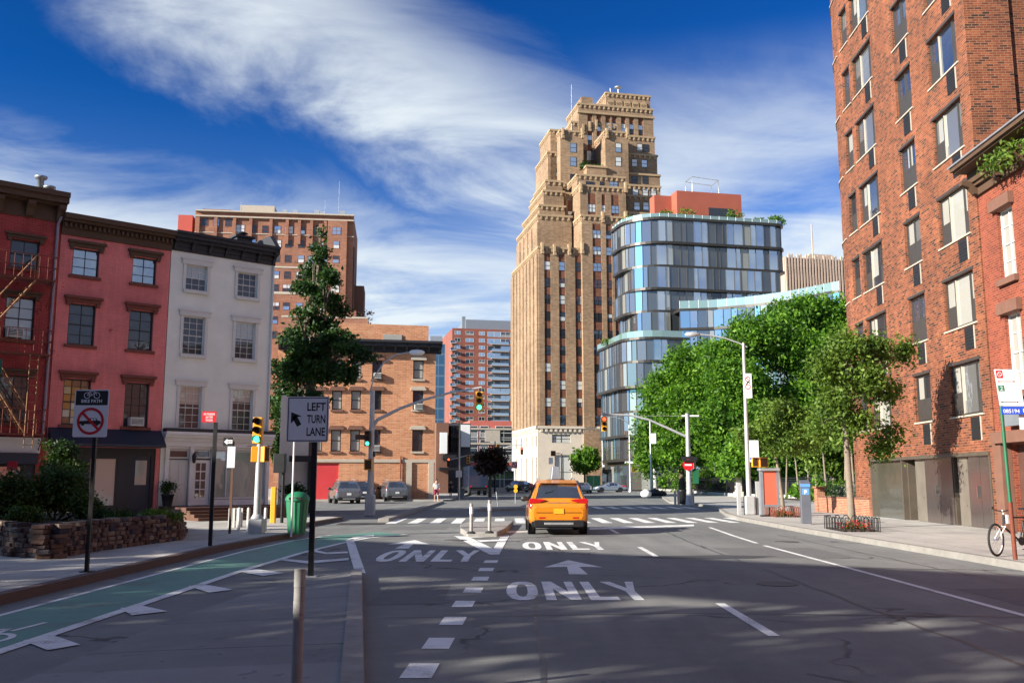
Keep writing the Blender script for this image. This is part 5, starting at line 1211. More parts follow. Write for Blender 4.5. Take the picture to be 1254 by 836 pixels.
for a, c in zip(off, off[1:]): b.quad((a.x, a.y, zw), (c.x, c.y, zw), (c.x, c.y, zw + 1.25), (a.x, a.y, zw + 1.25)); b.tube([(a.x, a.y, zw), (a.x, a.y, zw + 1.3)], .04, 4, 1)
b.build('terrace_rail', [M['rail_glass'], M['galv']], gb)
b = MB(); rr2 = resample(outline(-1.4, GF.at(963, 330)[0], .1, 9.9, 6.3, 1.4), 1.5)
for a, c in zip(rr2, rr2[1:]): b.quad((a.x, a.y, fz[0] + .25), (c.x, c.y, fz[0] + .25), (c.x, c.y, fz[0] + 1.15), (a.x, a.y, fz[0] + 1.15)); b.tube([(a.x, a.y, fz[0] + .25), (a.x, a.y, fz[0] + 1.2)], .03, 4, 1)
b.build('roof_rail', [M['rail_glass'], M['galv']], gb)
tz = lz[0] + .0; rr3 = resample(outline(x0 + .2, 10, -2.8, 15, 4.8, .4), 1.5); b = MB(); tz = lz[0] + .34
for a, c in zip(rr3, rr3[1:]): b.quad((a.x, a.y, tz), (c.x, c.y, tz), (c.x, c.y, tz + 1.1), (a.x, a.y, tz + 1.1))
b.build('terrace_rail', M['rail_glass'], gb)
px0, px1 = GF.at(829, 250, 5)[0], GF.at(908, 250, 5)[0]; pz = GF.at(870, 236, 5)[1]
b = MB(); b.box(px0, px1, 5, 9.8, fz[0] + .2, pz); b.box(px0 - 3.2, px0, 7.4, 9.7, fz[0] + .2, pz - .3); b.build('penthouse', pm('terracotta_wall', (.34, .085, .05), .7, var=.08, vs=.4), gb)
b = MB(); b.box(GF.at(868, 260, 4.9)[0], GF.at(897, 260, 4.9)[0], 4.85, 4.99, fz[0] + .3, GF.at(880, 255, 4.9)[1]); b.build('penthouse_window', M['pane'], gb)
b = MB(); fx0, fx1 = GF.at(845, 230, 7)[0], GF.at(877, 230, 7)[0]; zt_ = GF.at(860, 219.5, 7)[1]
for y in (6, 9): b.tube([(fx0, y, pz), (fx0, y, zt_), (fx1, y, zt_ - .4), (fx1, y, pz)], .08, 5)
b.tube([(fx0, 6, zt_), (fx0, 9, zt_)], .07, 5); b.tube([(fx1, 6, zt_ - .4), (fx1, 9, zt_ - .4)], .07, 5)
for u in (889, 893): x = GF.at(u, 230, 8)[0]; b.lathe([(.2, pz), (.2, pz + .7), (.32, pz + .71), (.3, pz + .9), (.02, pz + .95)], 10, (x, 8, 0))
b.build('roof_frame', M['galv'], gb)
for j, (u, r_, txt) in enumerate(((768, 1.0, 'low spreading shrub at the left end of the glass building roof'), (779, .8, 'second roof shrub from the left on the glass building'), (815, 1.1, 'yellowish roof shrub left of the red penthouse'), (840, 1.35, 'largest round roof shrub before the red penthouse'), (898, 1.3, 'wide yellow-green roof shrub at the right end of the red penthouse'), (930, .8, 'small dark clipped roof shrub right of the red penthouse'), (947, 1.0, 'two-headed roof plant near the right corner of the glass building'), (953, 1.0, 'rightmost roof plant at the right corner of the glass building'))):
    yl = 8 if u < 790 else (3 if u < 860 else 2.0); x, _ = GF.at(u, 262, yl); q = GF.w(x, yl); h = 0.0
    t = thing('roof_shrub', txt, 'shrub', (q.x, q.y, fz[0] + .2), 0, 'plants on the glass building roof'); r_ *= 1.3; leaves('foliage', [(0, 0, r_ * .95, r_, r_ * .9, r_ * .85)], 560, .17, M['leaf_street' if j in (2, 4) else 'leaf_park'], t, 60 + j, .35, 8)
for j, (u, v, yl, r_) in enumerate(((771, 402, 2, .9), (742, 419, 9, .7))):
    x, z = GF.at(u, v, yl); q = GF.w(x, yl); t = thing('terrace_shrub', ('bright green shrub on the mid terrace of the glass building', 'pale thin shrub at the left end of the mid terrace')[j], 'shrub', (q.x, q.y, tz), 0); leaves('foliage', [(0, 0, r_, r_ * 1.3, r_, r_)], 350, .15, M['leaf_street'], t, 90 + j, .35, 8)

# --- ribbed brown block far right
t5, f5, x0, zt = simple_tower('ribbed_tower', 'brown ribbed high-rise beyond the right end of the glass building', 968, 1060, 318, 183, 12, 22, pm('rib_brown', (.44, .33, .26), .8, var=.1, vs=.3))
b = MB(); n = 24
for i in range(n): x = x0 + (i + .5) * (-x0) / n; b.box(x - .16, x + .16, -.35, 0, 0, zt + (.7 if i % 3 else .1))
b.box(x0 + 9, -1, 6, 16, zt, zt + 2.6); b.tube([(x0 + 8, 3, zt), (x0 + 8, 3, zt + 8)], .13, 6); b.build('rib', M['sill_pale'] if False else M['rib_brown'], t5)
far_windows(t5, [(x0 + (i + .5) * (-x0) / n + .19, x0 + (i + 1.5) * (-x0) / n - .19, z, z + 1.5, IM) for i in range(0, 20) for z in [zt - 3.2 - 3.3 * k for k in range(5)]], 'frame_dark', ['pane', 'pane_sky2'], split=False)

# ================================================================== TREES AND PLANTS
def pblobs(base, lst, Y):
    """crown lobes measured on the photo at distance Y: (u, v, ru, rv[, dy])"""
    out = []
    for q in lst:
        u, v, ru, rv = q[:4]; dy = q[4] if len(q) > 4 else 0; p = PY(u, v, Y + dy); k = (Y + dy) / F
        out.append((p.x - base[0], p.y - base[1], p.z - base[2], ru * k, ru * k * .95, rv * k))
    return out
def ptree(name, label, ub, Y, th, tr, lst, n, size, leaf, seed, **kw):
    p = PY(ub, 588, Y); base = (p.x, p.y, 0.0)
    return tree(name, label, base, th, tr, pblobs(base, lst, Y), n, size, leaf, seed=seed, **kw)
ptree('conifer', 'tall dark ragged tree between the white house and the orange building', 376, 53, 7.5, .35,
      [(393, 287, 5, 15), (392, 310, 12, 14), (386, 332, 18, 13, 1), (402, 340, 14, 14, -1), (378, 352, 22, 9), (398, 368, 22, 12), (372, 384, 20, 9, -1), (414, 380, 17, 8, 1), (390, 398, 28, 12), (364, 412, 24, 12, 1), (412, 412, 22, 10, -1), (385, 430, 34, 14), (428, 428, 22, 9, -2), (446, 436, 16, 8, -2), (360, 450, 30, 22), (400, 455, 32, 16, -1), (350, 490, 26, 34, 1), (384, 490, 16, 14, -1), (425, 458, 16, 11, -2), (345, 545, 18, 34, 1)],
      26000, .12, 'leaf_dark', 11, clump=.35, per=14, shell=.35)
GP = 'park trees behind the black fence'
ptree('park_tree', 'leftmost broad park tree, its crown reaching down to the fence end', 835, 108, 6, .35, [(822, 478, 34, 26), (852, 446, 36, 24), (806, 520, 24, 28), (845, 500, 38, 30, -3), (800, 560, 18, 24), (838, 548, 36, 26, -3), (868, 470, 26, 26, -2), (790, 545, 12, 26)], 44000, .21, 'leaf_park', 21, clump=1.0, per=44, shell=.62, flat=.45, group=GP)
ptree('park_tree', 'tall park tree directly behind the slender lamp post with the red ring sign', 905, 100, 7, .4, [(890, 438, 34, 24), (925, 412, 34, 24), (905, 470, 40, 30, -2), (880, 520, 34, 30, -4), (925, 520, 38, 34, -3), (900, 560, 30, 22, -4)], 44000, .21, 'leaf_park', 22, clump=1.0, per=44, shell=.62, flat=.45, group=GP)
ptree('park_tree', 'highest park tree, its crown touching the glass terrace', 972, 104, 8, .4, [(965, 392, 32, 22), (995, 380, 28, 18), (1020, 400, 24, 24), (960, 430, 34, 28, -3), (1000, 440, 36, 34, -3), (975, 500, 38, 36, -4), (1018, 490, 26, 36), (1030, 384, 18, 20)], 44000, .21, 'leaf_park', 23, clump=1.0, per=44, shell=.62, flat=.45, group=GP)
ptree('park_tree', 'yellow-green park tree low down behind the brick planter', 1030, 72, 3.5, .18, [(1010, 520, 26, 26), (1040, 500, 28, 26), (1055, 545, 22, 22), (1005, 560, 22, 20), (1035, 570, 22, 16)], 13000, .19, 'leaf_street', 24, clump=.6, group=GP)
ptree('park_tree', 'small park tree right behind the orange advertising panel', 930, 88, 3, .2, [(915, 548, 24, 20), (945, 560, 26, 18), (975, 560, 24, 20), (900, 572, 18, 12)], 11000, .24, 'leaf_park', 25, clump=.7, group=GP)
for j, (u, Y, v, txt) in enumerate(((818, 138, 583, 'leftmost pale flowering shrub above the black fence'), (838, 125, 580, 'second pale flowering shrub above the black fence, near the street sign pole'), (862, 112, 582, 'third flowering shrub above the black fence'), (882, 104, 584, 'rightmost flowering shrub above the black fence'))):
    p = PY(u, 588, Y + 3); zt = PY(u, v - 8, Y + 3).z; t = thing('flowering_shrub', txt, 'shrub', (p.x, p.y, .1), 0, 'flowering shrubs along the fence')
    leaves('foliage', [(0, 0, zt * .5, 1.5, 1.2, zt * .5)], 1100, .17, M['leaf_street'], t, 70 + j, .4, 10)
# undergrowth under the park trees
ug = MB(); pk = [PY(806, 588, 140), PY(912, 588, 88), PY(1075, 588, 58), PY(1120, 588, 90), PY(900, 588, 170)]
ug.poly([(p.x, p.y, .146) for p in pk]); struct('park_ground', ug, M['soil'])
bl_ = [(PY(u, 588, Y).x, Y, 1.2 if u < 980 else .7, 3.2, 2.5, 1.5 if u < 980 else .7) for u, Y in ((830, 140), (850, 128), (870, 118), (890, 112), (905, 104), (925, 100), (945, 98), (965, 92), (985, 88), (1005, 80), (1025, 74), (1045, 70), (1060, 66))]
ob_ = leaves('undergrowth', bl_, 16000, .24, M['leaf_park'], None, 88, .7, 14); tag(ob_, 'dense green undergrowth filling the park behind the fence', 'undergrowth', kind='stuff')
for j, (u, Y) in enumerate(((962, 84), (978, 80), (988, 82), (1000, 74), (1012, 70), (1020, 76), (1034, 68), (1046, 66), (1056, 70))):
    p = PY(u, 588, Y); t = thing('slender_tree', ['first', 'second', 'third', 'fourth', 'fifth', 'sixth', 'seventh', 'eighth', 'ninth'][j] + ' bare slender trunk from the left in the shade behind the brick planter', 'tree', (p.x, p.y, .14), 0, 'slender trunks in the park shade')
    b = MB(); s = random.Random(j).uniform(-.3, .3); b.tube([(0, 0, 0), (s * .4, 0, 1.6), (s, 0, 3.6)], [.1, .08, .06], 7); b.build('trunk', M['bark_pale'], t)
    leaves('crown', [(s, 0, 4.4, 1.1, 1.1, 1.0)], 500, .16, M['leaf_street'], t, 400 + j, .35, 9)
s1 = ptree('street_tree', 'young street tree beside the orange advertising panel', 958, 45, 3.2, .085, [(940, 526, 22, 16), (975, 518, 24, 17), (958, 503, 26, 13), (988, 540, 16, 13), (926, 545, 16, 9), (912, 532, 12, 9), (960, 545, 22, 11, -.5), (1000, 520, 12, 12)], 12000, .085, 'leaf_street', 33, flat=.6, lean=(-.35, 0), clump=.28, per=11, shell=.4, bark='bark_pale')
s2 = ptree('street_tree', 'taller street tree before the brick block, crown reaching over the garage', 1041, 31.2, 4.1, .11, [(1040, 425, 26, 17), (1072, 428, 26, 14, .5), (1012, 450, 22, 22), (1058, 462, 28, 18), (1108, 430, 17, 9, .8), (1022, 492, 22, 20), (1082, 480, 20, 12, .6), (1048, 515, 22, 16), (1078, 548, 20, 9, .8), (1005, 525, 14, 12), (1092, 528, 14, 8, .8)], 14500, .075, 'leaf_street', 34, flat=.6, lean=(-.15, 0), clump=.34, per=11, shell=.15, bark='bark_pale')
ptree('street_tree', 'small round street tree before the stone base of the stepped tower', 716, 168, 3.2, .2, [(708, 560, 9, 9), (720, 556, 11, 10), (714, 570, 14, 9), (728, 566, 7, 8)], 3200, .3, 'leaf_park', 35, clump=.7)
ptree('street_tree', 'dark purple-leaved street tree at the far left street corner', 600, 96, 2.6, .15, [(592, 560, 10, 9), (606, 557, 12, 8), (600, 572, 16, 9), (613, 568, 8, 8), (586, 573, 6, 6)], 3000, .2, 'leaf_red', 36, clump=.5)
# tree pits: hoop guards with flowers
def tree_pit(u, v, label, hoop, seed, r=.55):
    p = G(u, v, .14); t = thing('tree_guard', label, 'tree guard', (p.x, p.y, .14), R(-2)); b = MB(); n = 7
    for sx in (-1, 1):
        for i in range(n):
            y = -r * 1.6 + i * r * 3.2 / (n - 1) ; x = sx * r
            b.tube([(x, y - .09, 0), (x, y - .09, .36), (x, y - .05, .42), (x, y + .05, .42), (x, y + .09, .36), (x, y + .09, 0)], .014, 5)
    for sy in (-1, 1):
        for i in range(4):
            x = -r * .75 + i * r * .5; y = sy * r * 1.75
            b.tube([(x - .09, y, 0), (x - .09, y, .36), (x - .05, y, .42), (x + .05, y, .42), (x + .09, y, .36), (x + .09, y, 0)], .014, 5)
    b.build('hoop_rail', M[hoop], t); MB().box(-r * .95, r * .95, -r * 1.7, r * 1.7, 0, .05).build('soil_bed', M['soil'], t)
    leaves('flowers', [(0, 0, .16, r * .9, r * 1.6, .1)], 380, .035, M['petal'], t, seed, .12, 5); leaves('foliage', [(0, 0, .12, r * .9, r * 1.6, .1)], 450, .04, M['leaf_shrub'], t, seed + 1, .15, 6)
tree_pit(959, 632, 'low hoop guard with red flowers round the young tree by the advertising panel', 'rust', 101)
tree_pit(1043, 649, 'low black hoop guard with flowers round the taller street tree', 'black_metal', 103)
# brick planter with lavender beside the block
q0, q1, q2 = G(1003, 628, .14), G(1066, 636, .14), G(1062, 624, .14)
A_ = G(1001, 626, .14); B_ = RF.w(-11.4, -.05); dv = Vector((B_.x - A_.x, B_.y - A_.y)); L2 = dv.length
pl = thing('brick_planter', 'long low orange brick planter with grey-green plants left of the steel garage', 'planter', (A_.x, A_.y, .14), math.atan2(dv.y, dv.x))
brick('brick_low', [(0, (0.24, 0.06, 0.025)), (.5, (0.34, 0.10, 0.045)), (1, (0.42, 0.14, 0.07))], (0.40, 0.28, 0.2), row=.075, wid=.21, stain=.2)
MB().box(.2, L2, 0, .3, 0, .72).build('wall', M['brick_low'], pl); MB().box(.2, L2, -.03, .33, .722, .78).build('coping', M['brownstone'], pl); MB().box(.2, L2, .301, 1.3, 0, .6).build('soil', M['soil'], pl)
leaves('plants', [(L2 * (i + .5) / 8, .7, .95, .5, .4, .35) for i in range(8)], 4200, .045, M['leaf_lavender'], pl, 12, .12, 8, flat=1.6)
b = MB(); b.box(-.2, .2, -.05, .35, 0, 1.15); b.box(-.25, .25, -.1, .4, 1.152, 1.25); b.build('end_pier', M['brick_low'], pl)

# --- foreground: rough stone planter wall with shrubs
m, t, bb = newmat('field_stone'); g = t.nodes.new('ShaderNodeNewGeometry'); co = objco(t)
f = mth(t, 'ADD', g.outputs['Random Per Island'], mth(t, 'MULTIPLY', mth(t, 'SUBTRACT', noise(t, co, 6, 5, .7), .5), .5))
t.links.new(ramp(t, f, [(0, (.03, .033, .05)), (.2, (.07, .04, .035)), (.45, (.11, .058, .045)), (.7, (.15, .10, .07)), (.95, (.22, .17, .125))]), bb.inputs['Base Color']); bb.inputs['Roughness'].default_value = .9
setbump(t, bb, noise(t, co, 16, 5, .75), .7, .04)
pw = thing('stone_planter', 'rough boulder planter wall with reddish and grey stones along the left pavement', 'planter', (0, 0, .14))
path = [G(u, v, .14) for u, v in ((-190, 655), (-70, 668), (8, 681), (62, 684), (130, 673), (222, 661))]; back = G(228, 650, .14)
path.append(back)
b = MB(); rg = random.Random(17); segs_ = [(path[i], path[i + 1]) for i in range(len(path) - 1)]
for row in range(7):
    for A0, B0 in segs_:
        L_ = (B0 - A0).length; s = -rg.uniform(0, .2); d = (B0 - A0).normalized(); nrm = Vector((-d.y, d.x, 0)); nrm = nrm if (nrm.x < 0 if B0 is path[-1] else nrm.y > 0) else -nrm
        while s < L_ - .05:
            ln = rg.uniform(.11, .30); h = .096 + rg.uniform(-.012, .008); z = row * .096; c = A0 + d * (s + ln / 2) + nrm * (.12 + row * .03 + rg.uniform(-.04, .04)); s += ln + .012
            if row == 6 and rg.random() < .3: continue
            ang = math.atan2(d.y, d.x) + rg.uniform(-.16, .16); hx, hy, hz_ = ln / 2 * .98, .14, h / 2
            T = Matrix.Translation((c.x, c.y, z + h / 2)) @ Matrix.Rotation(ang, 4, 'Z') @ Matrix.Rotation(rg.uniform(-.05, .05), 4, 'Y'); b.T = T
            vs = []; k = .86 + rg.uniform(-.06, .06)
            for zz, kk in ((-1, .92), (-.7, 1), (.7, 1), (1, .92)):
                for ax, ay in ((-1, -k), (-k, -1), (k, -1), (1, -k), (1, k), (k, 1), (-k, 1), (-1, k)): vs.append((ax * hx * kk + rg.uniform(-.008, .008), ay * hy * kk + rg.uniform(-.012, .012), zz * hz_ * (1 + rg.uniform(-.16, .1))))
            fs = [(i * 8 + j, i * 8 + (j + 1) % 8, (i + 1) * 8 + (j + 1) % 8, (i + 1) * 8 + j) for i in range(3) for j in range(8)] + [tuple(range(7, -1, -1)), tuple(range(24, 32))]
            b.add(vs, fs, 0, False)
b.T = None; b.build('stone_wall', M['field_stone'], pw)
b = MB(); sp = [(p.x, p.y) for p in path]; cen = Vector((sum(p[0] for p in sp) / len(sp), sum(p[1] for p in sp) / len(sp) + 1.0))
sp2 = [tuple(Vector(p).lerp(cen, .06)) for p in sp] + [(path[0].x - 1, path[0].y + 7.5)]
b.prism(sp2, 0, .5); b.build('soil_bed', M['soil'], pw)
def shr(u, v, Y, ru, rv, n, sz, lf, sd, label, more=(), name='shrub', stem=False, z0=.64):
    p = PY(u, 588, Y); base = (p.x, p.y, z0); bb_ = pblobs(base, [(u, v, ru, rv)] + list(more), Y); t = thing(name, label, 'shrub', base, 0)
    b = MB(); rg = random.Random(sd)
    for q in bb_:
        b.tube([(0, 0, -.1), (q[0] * .5, q[1] * .5, q[2] * .5), (q[0], q[1], q[2])], [.04, .03, .012], 6)
    b.build('stem', M['bark'], t); leaves('foliage', bb_, n, sz, M[lf], t, sd, .16, 10, shell=.45); return t
shr(70, 596, 25.4, 36, 26, 11000, .045, 'leaf_shrub', 201, 'broad dark green shrub in the middle of the stone planter', [(48, 612, 26, 18, -.5), (95, 615, 26, 18, -.3), (112, 625, 18, 14)])
shr(14, 604, 24.4, 30, 30, 9500, .045, 'leaf_shrub', 202, 'dark shrub at the left edge of the photo in the stone planter', [(-20, 620, 26, 26), (30, 632, 24, 14, -.6)])
shr(78, 552, 27.5, 17, 15, 2600, .05, 'leaf_shrub', 203, 'thin leafy climbing shrub rising before the pink house downpipe', [(66, 570, 16, 13), (92, 575, 15, 14), (58, 545, 8, 8)])
shr(150, 632, 24.6, 22, 8, 1500, .04, 'leaf_shrub', 204, 'low trailing plants behind the bike path sign post', [(120, 630, 14, 9)])
shr(192, 630, 24.8, 20, 6, 1200, .04, 'leaf_street', 205, 'low yellow-green ground cover at the right end of the stone planter', [(214, 632, 10, 4)])

# ================================================================== VEHICLES
def cat(p0, p1, p2, p3, t): return .5 * ((2 * p1) + (-p0 + p2) * t + (2 * p0 - 5 * p1 + 4 * p2 - p3) * t * t + (-p0 + 3 * p1 - 3 * p2 + p3) * t ** 3)
SUV = [(0, .47, .80, .86, .70, .76, .74, .66), (.05, .38, .90, .97, .80, .88, .86, .80), (.13, .35, .97, 1.06, .84, .915, .90, .82), (.30, .33, 1.0, 1.30, .86, .925, .905, .74), (.52, .32, 1.01, 1.56, .87, .93, .905, .66), (.95, .30, 1.01, 1.655, .87, .93, .90, .63), (1.8, .28, 1.0, 1.69, .87, .93, .90, .63), (2.6, .28, .98, 1.655, .87, .93, .90, .64), (3.1, .28, .97, 1.42, .87, .93, .895, .70), (3.6, .28, .95, 1.08, .87, .925, .88, .80), (4.2, .30, .85, .98, .86, .915, .87, .78), (4.52, .34, .70, .82, .80, .86, .82, .72), (4.62, .42, .60, .66, .66, .72, .70, .6)]
SED = [(0, .45, .72, .80, .66, .74, .72, .62), (.06, .36, .82, .92, .78, .86, .84, .76), (.3, .32, .88, .99, .84, .90, .88, .78), (.85, .28, .90, 1.04, .85, .91, .88, .76), (1.3, .27, .90, 1.25, .86, .91, .88, .66), (1.8, .26, .90, 1.41, .86, .91, .88, .58), (2.4, .26, .89, 1.43, .86, .91, .88, .58), (2.9, .26, .88, 1.33, .86, .91, .88, .62), (3.5, .27, .87, 1.0, .86, .91, .87, .76), (4.2, .28, .78, .88, .85, .90, .86, .76), (4.6, .33, .62, .72, .78, .84, .8, .7), (4.7, .42, .52, .58, .62, .68, .66, .56)]
CARM = {}
def car_paint(nm, col, metal=.3):
    if nm not in M: pm(nm, col, .28, metal=metal, var=.02, coat=1.0)
    return M[nm]
def car(name, label, loc, rz, paint, prof=SUV, group=None, detail=False, rails=True, width=1.0, catg='car', plate=True):
    t = thing(name, label, catg, loc, rz, group); S = np.array(prof, float); K = len(S)
    def sec(r):
        y, zb, zw, zt, wb, wm, wt, wr = r; hb = zw - zb
        return np.array([(0, y, zb), (wb * .6, y, zb), (wb, y, zb + .02), (wm, y, zb + hb * .35), (wm, y, zb + hb * .75), (wt, y, zw), (wr + (wt - wr) * .12, y, zt - (zt - zw) * .14), (wr * .86, y, zt - .012), (wr * .4, y, zt + .004), (0, y, zt + .006)])
    secs = np.array([sec(r) for r in S]); secs[:, :, 0] *= width; PN = secs.shape[1]
    def surf(a, b_):
        a = min(max(a, 0), K - 1.0001); i = int(a); fa = a - i; b_ = min(max(b_, 0), PN - 1.0001); j = int(b_); fb = b_ - j
        def row(r): g = lambda k: secs[r][min(max(k, 0), PN - 1)]; return cat(g(j - 1), g(j), g(j + 1), g(j + 2), fb)
        g = lambda k: row(min(max(k, 0), K - 1)); p = cat(g(i - 1), g(i), g(i + 1), g(i + 2), fa); p[0] = max(p[0], 0); return p
    def patch(mb, a0, a1, b0, b1, n, k, off, m=0, mirror=True, inner=None):
        for sg in ((1, -1) if mirror else (1,)):
            vs = []
            for i in range(n + 1):
                for j in range(k + 1):
                    a = a0(j / k) + (a1(j / k) - a0(j / k)) * i / n if callable(a0) else a0 + (a1 - a0) * i / n
                    b_ = b0 + (b1 - b0) * j / k; p = surf(a, b_); e = 1e-3
                    da = surf(a + e, b_) - surf(a - e, b_); db = surf(a, b_ + e) - surf(a, b_ - e); nn = np.cross(da, db); l = np.linalg.norm(nn); nn = nn / l if l > 1e-9 else np.array([0, 0, 1.])
                    if nn[0] * p[0] < -1e-6 or (p[0] < .05 and nn[2] < 0 and p[2] > 1): nn = -nn
                    q = p + nn * off; vs.append((q[0] * sg, q[1], q[2]))
            mb.add(vs, [(i * (k + 1) + j, i * (k + 1) + j + 1, (i + 1) * (k + 1) + j + 1, (i + 1) * (k + 1) + j) for i in range(n) for j in range(k)], m, True)
    b = MB(); patch(b, 0, K - 1, 0, PN - 1, (K - 1) * 4, (PN - 1) * 3, 0)
    for r in (0, K - 1): c = secs[r]; b.poly([tuple(p) for p in c] + [(-p[0], p[1], p[2]) for p in c[::-1][1:-1]])
    body = b.build('body', M[paint], t)
    sedan = prof is SED
    g = MB()   # rear glass
    ra = (2.35, 3.95) if not sedan else (3.15, 4.9)
    patch(g, ra[0], ra[1], 6.15, PN - 1, 8, 6, .008); g.build('rear_window', M['car_glass'], t)
    g = MB(); wa = (7.15, 8.9) if not sedan else (6.15, 7.9); patch(g, wa[0], wa[1], 6.1, PN - 1, 6, 6, .008); g.build('windscreen', M['car_glass'], t)
    spans = ((3.9, 4.7), (4.85, 5.55), (5.65, 7.3)) if not sedan else ((4.3, 4.95), (5.05, 6.3))
    for s0, s1 in spans: g = MB(); patch(g, s0, s1, 5.08, 5.9, 6, 3, .008); g.build('side_window', M['car_glass'], t)
    wy = (.95, 3.62) if not sedan else (1.0, 3.75); wr_ = .36 if not sedan else .33
    for y in wy:
        for sx in (-1, 1):
            q = MB(); x = sx * .80 * width; q.lathe([(wr_ * .6, -.11), (wr_ * .95, -.11), (wr_, -.08), (wr_, .08), (wr_ * .95, .11), (wr_ * .6, .11)], 20, (0, 0, 0), axis='x'); w_ = q.build('wheel', M['rubber'], t, loc=(x, y, wr_))
            q = MB(); q.lathe([(.02, sx * .115), (wr_ * .2, sx * .12), (wr_ * .25, sx * .10), (wr_ * .6, sx * .105), (wr_ * .6, sx * .07)], 14, axis='x', smooth=False); q.build('rim', M['galv'], w_)
            q = MB(); q.lathe([(wr_ * 1.13, -.012), (wr_ * 1.13, .012)], 20, (0, 0, 0), axis='x', smooth=False); q.build('wheel_arch', M['black_plastic'], t, loc=(sx * .921 * width, y, wr_ + .03))
    for sg in (-1, 1):
        g = MB()
        save = surf
        vs_b = MB(); patch(vs_b, .75, 2.75, 4.35, 5.6, 6, 4, .012, mirror=False)
        g.add([(v[0] * sg, v[1], v[2]) for v in vs_b.v], vs_b.f, 0, True); g.build('tail_light', M['tail_red'], t)
        g = MB(); g.box(sg * .88 * width, sg * .98 * width, 2.98, 3.02, 1.0, 1.05); g.lathe([(.02, 0), (.09, .01), (.10, .09), (.04, .14)], 12, (sg * 1.0 * width, 2.95, 1.07), axis='y')
        for i, v in enumerate(g.v):
            if i >= 8: g.v[i] = (sg * 1.0 * width + (v[0] - sg * 1.0 * width) * 1.25, v[1], v[2])
        g.build('mirror', M['black_plastic'], t)
        g = MB(); hb = MB(); patch(hb, K - 2.9, K - 1.9, 4.2, 5.3, 3, 3, .01, mirror=False); g.add([(v[0] * sg, v[1], v[2]) for v in hb.v], hb.f, 0, True); g.build('headlight', M['sign_white'], t)
    g = MB(); g.box(-.76 * width, .76 * width, -.03, .2, .27, .47); g.box(-.84 * width, .84 * width, .02, .3, .30, .43); g.box(-.45, .45, -.045, -.031, .33, .40, 1); bp = g.build('bumper', [M['black_plastic'], M['galv']], t, bevel=.02)
    g = MB(); g.box(-.72, .72, .3, 4.3, .22, .32); g.build('underbody', M['black_plastic'], t)
    if plate: g = MB(); z = .62 if not detail else .66; g.box(-.155, .155, -.022 if not detail else -.02, -.002, z, z + .16); g.build('number_plate', M['signal_yellow' if detail else 'sign_white'], t)
    if rails and not sedan:
        for sg in (-1, 1): g = MB(); g.tube([(sg * .56, 1.0, 1.66), (sg * .57, 1.1, 1.735), (sg * .575, 1.8, 1.755), (sg * .575, 2.5, 1.73), (sg * .57, 2.65, 1.65)], .018, 6); g.build('roof_rail', M['galv'], t)
    if detail:
        g = MB(); patch(g, 1.2, 1.32, 6.6, PN - 1, 2, 6, .01); g.build('tailgate_seam', M['black_plastic'], t)
        for sg in (-1, 1):
            g = MB(); g.prismy([(sg * .36, 1.075), (sg * .62, .985), (sg * .895, .955), (sg * .93, 1.06), (sg * .86, 1.135), (sg * .5, 1.105)], .045, .30); g.build('tail_light', M['tail_red'], t, bevel=.02)
        g = MB(); g.tube([(-.36, .075, .985), (0, .055, .995), (.36, .075, .985)], .016, 6); g.build('tailgate_trim', M['chrome'], t)
        g = MB(); g.tube([(0.05, .42, 1.44), (-.2, .30, 1.33), (-.42, .27, 1.29)], .012, 5); g.build('wiper', M['black_plastic'], t)
        g = MB(); g.prismx([(.42, 1.60), (.95, 1.70), (.95, 1.66), (.5, 1.575)], -.60, .60); g.build('spoiler', M[paint], t)
        g = MB(); g.add([(-.16, 1.35, 1.72), (.16, 1.35, 1.72), (.16, 2.6, 1.72), (-.16, 2.6, 1.72), (-.11, 1.42, 2.13), (.11, 1.42, 2.13), (.11, 2.53, 2.13), (-.11, 2.53, 2.13)], [(0, 3, 2, 1), (4, 5, 6, 7), (0, 1, 5, 4), (1, 2, 6, 5), (2, 3, 7, 6), (3, 0, 4, 7)]); g.box(-.3, .3, 1.6, 1.7, 1.70, 1.73); g.build('roof_sign', M['sign_grey_back'], t, bevel=.02)
        for sg in (-1, 1): g = MB(); g.box(sg * .52 - .09, sg * .52 + .09, -.012, .05, .52, .565); g.build('reflector', M['tail_red'], t)
        g = MB(); g.box(-.7 * width, .7 * width, -.018, .06, .695, .705); g.build('bumper_line', M['black_plastic'], t)
    return t
car_paint('taxi_yellow', (.60, .195, .008), 0.0); car_paint('silver', (.15, .165, .19), .5); car_paint('dark_blue_paint', (.03, .045, .09), .4); car_paint('red_paint', (.45, .02, .03), .1); car_paint('black_paint', (.012, .012, .014), .2); car_paint('steel_blue', (.30, .36, .47), .6); car_paint('white_car', (.6, .6, .6), .0)
p = G(684.5, 655.5); car('taxi', 'orange-yellow taxi seen from behind, crossing the words on the road', (p.x, p.y, 0), R(0.6), 'taxi_yellow', detail=True, catg='taxi')
gs = 'cars before the orange building'
for u, v, Y, pn, lb in ((428, 0, 69, 'silver', 'silver suv nearest the red garage door, seen from behind'), (447, 0, 78, 'dark_blue_paint', 'dark blue suv half hidden behind the signal pole'), (487, 0, 77, 'silver', 'silver-grey suv right of the signal pole, seen from behind')):
    p = PY(u, 588, Y); car('parked_car', lb, (p.x, p.y, 0), R(19), pn, group=gs)
p = PY(466, 588, 84); car('parked_car', 'small dark car squeezed between the two suvs', (p.x, p.y, 0), R(19), 'black_paint', SED, group=gs)
p = PY(766, 588, 138); car('sedan', 'steel blue sedan seen from the side under the glass building', (p.x, p.y, 0), R(97), 'steel_blue', SED)
p = PY(660, 588, 152); car('sedan', 'red car crossing before the stone base of the tower', (p.x, p.y, 0), R(95), 'red_paint', SED)
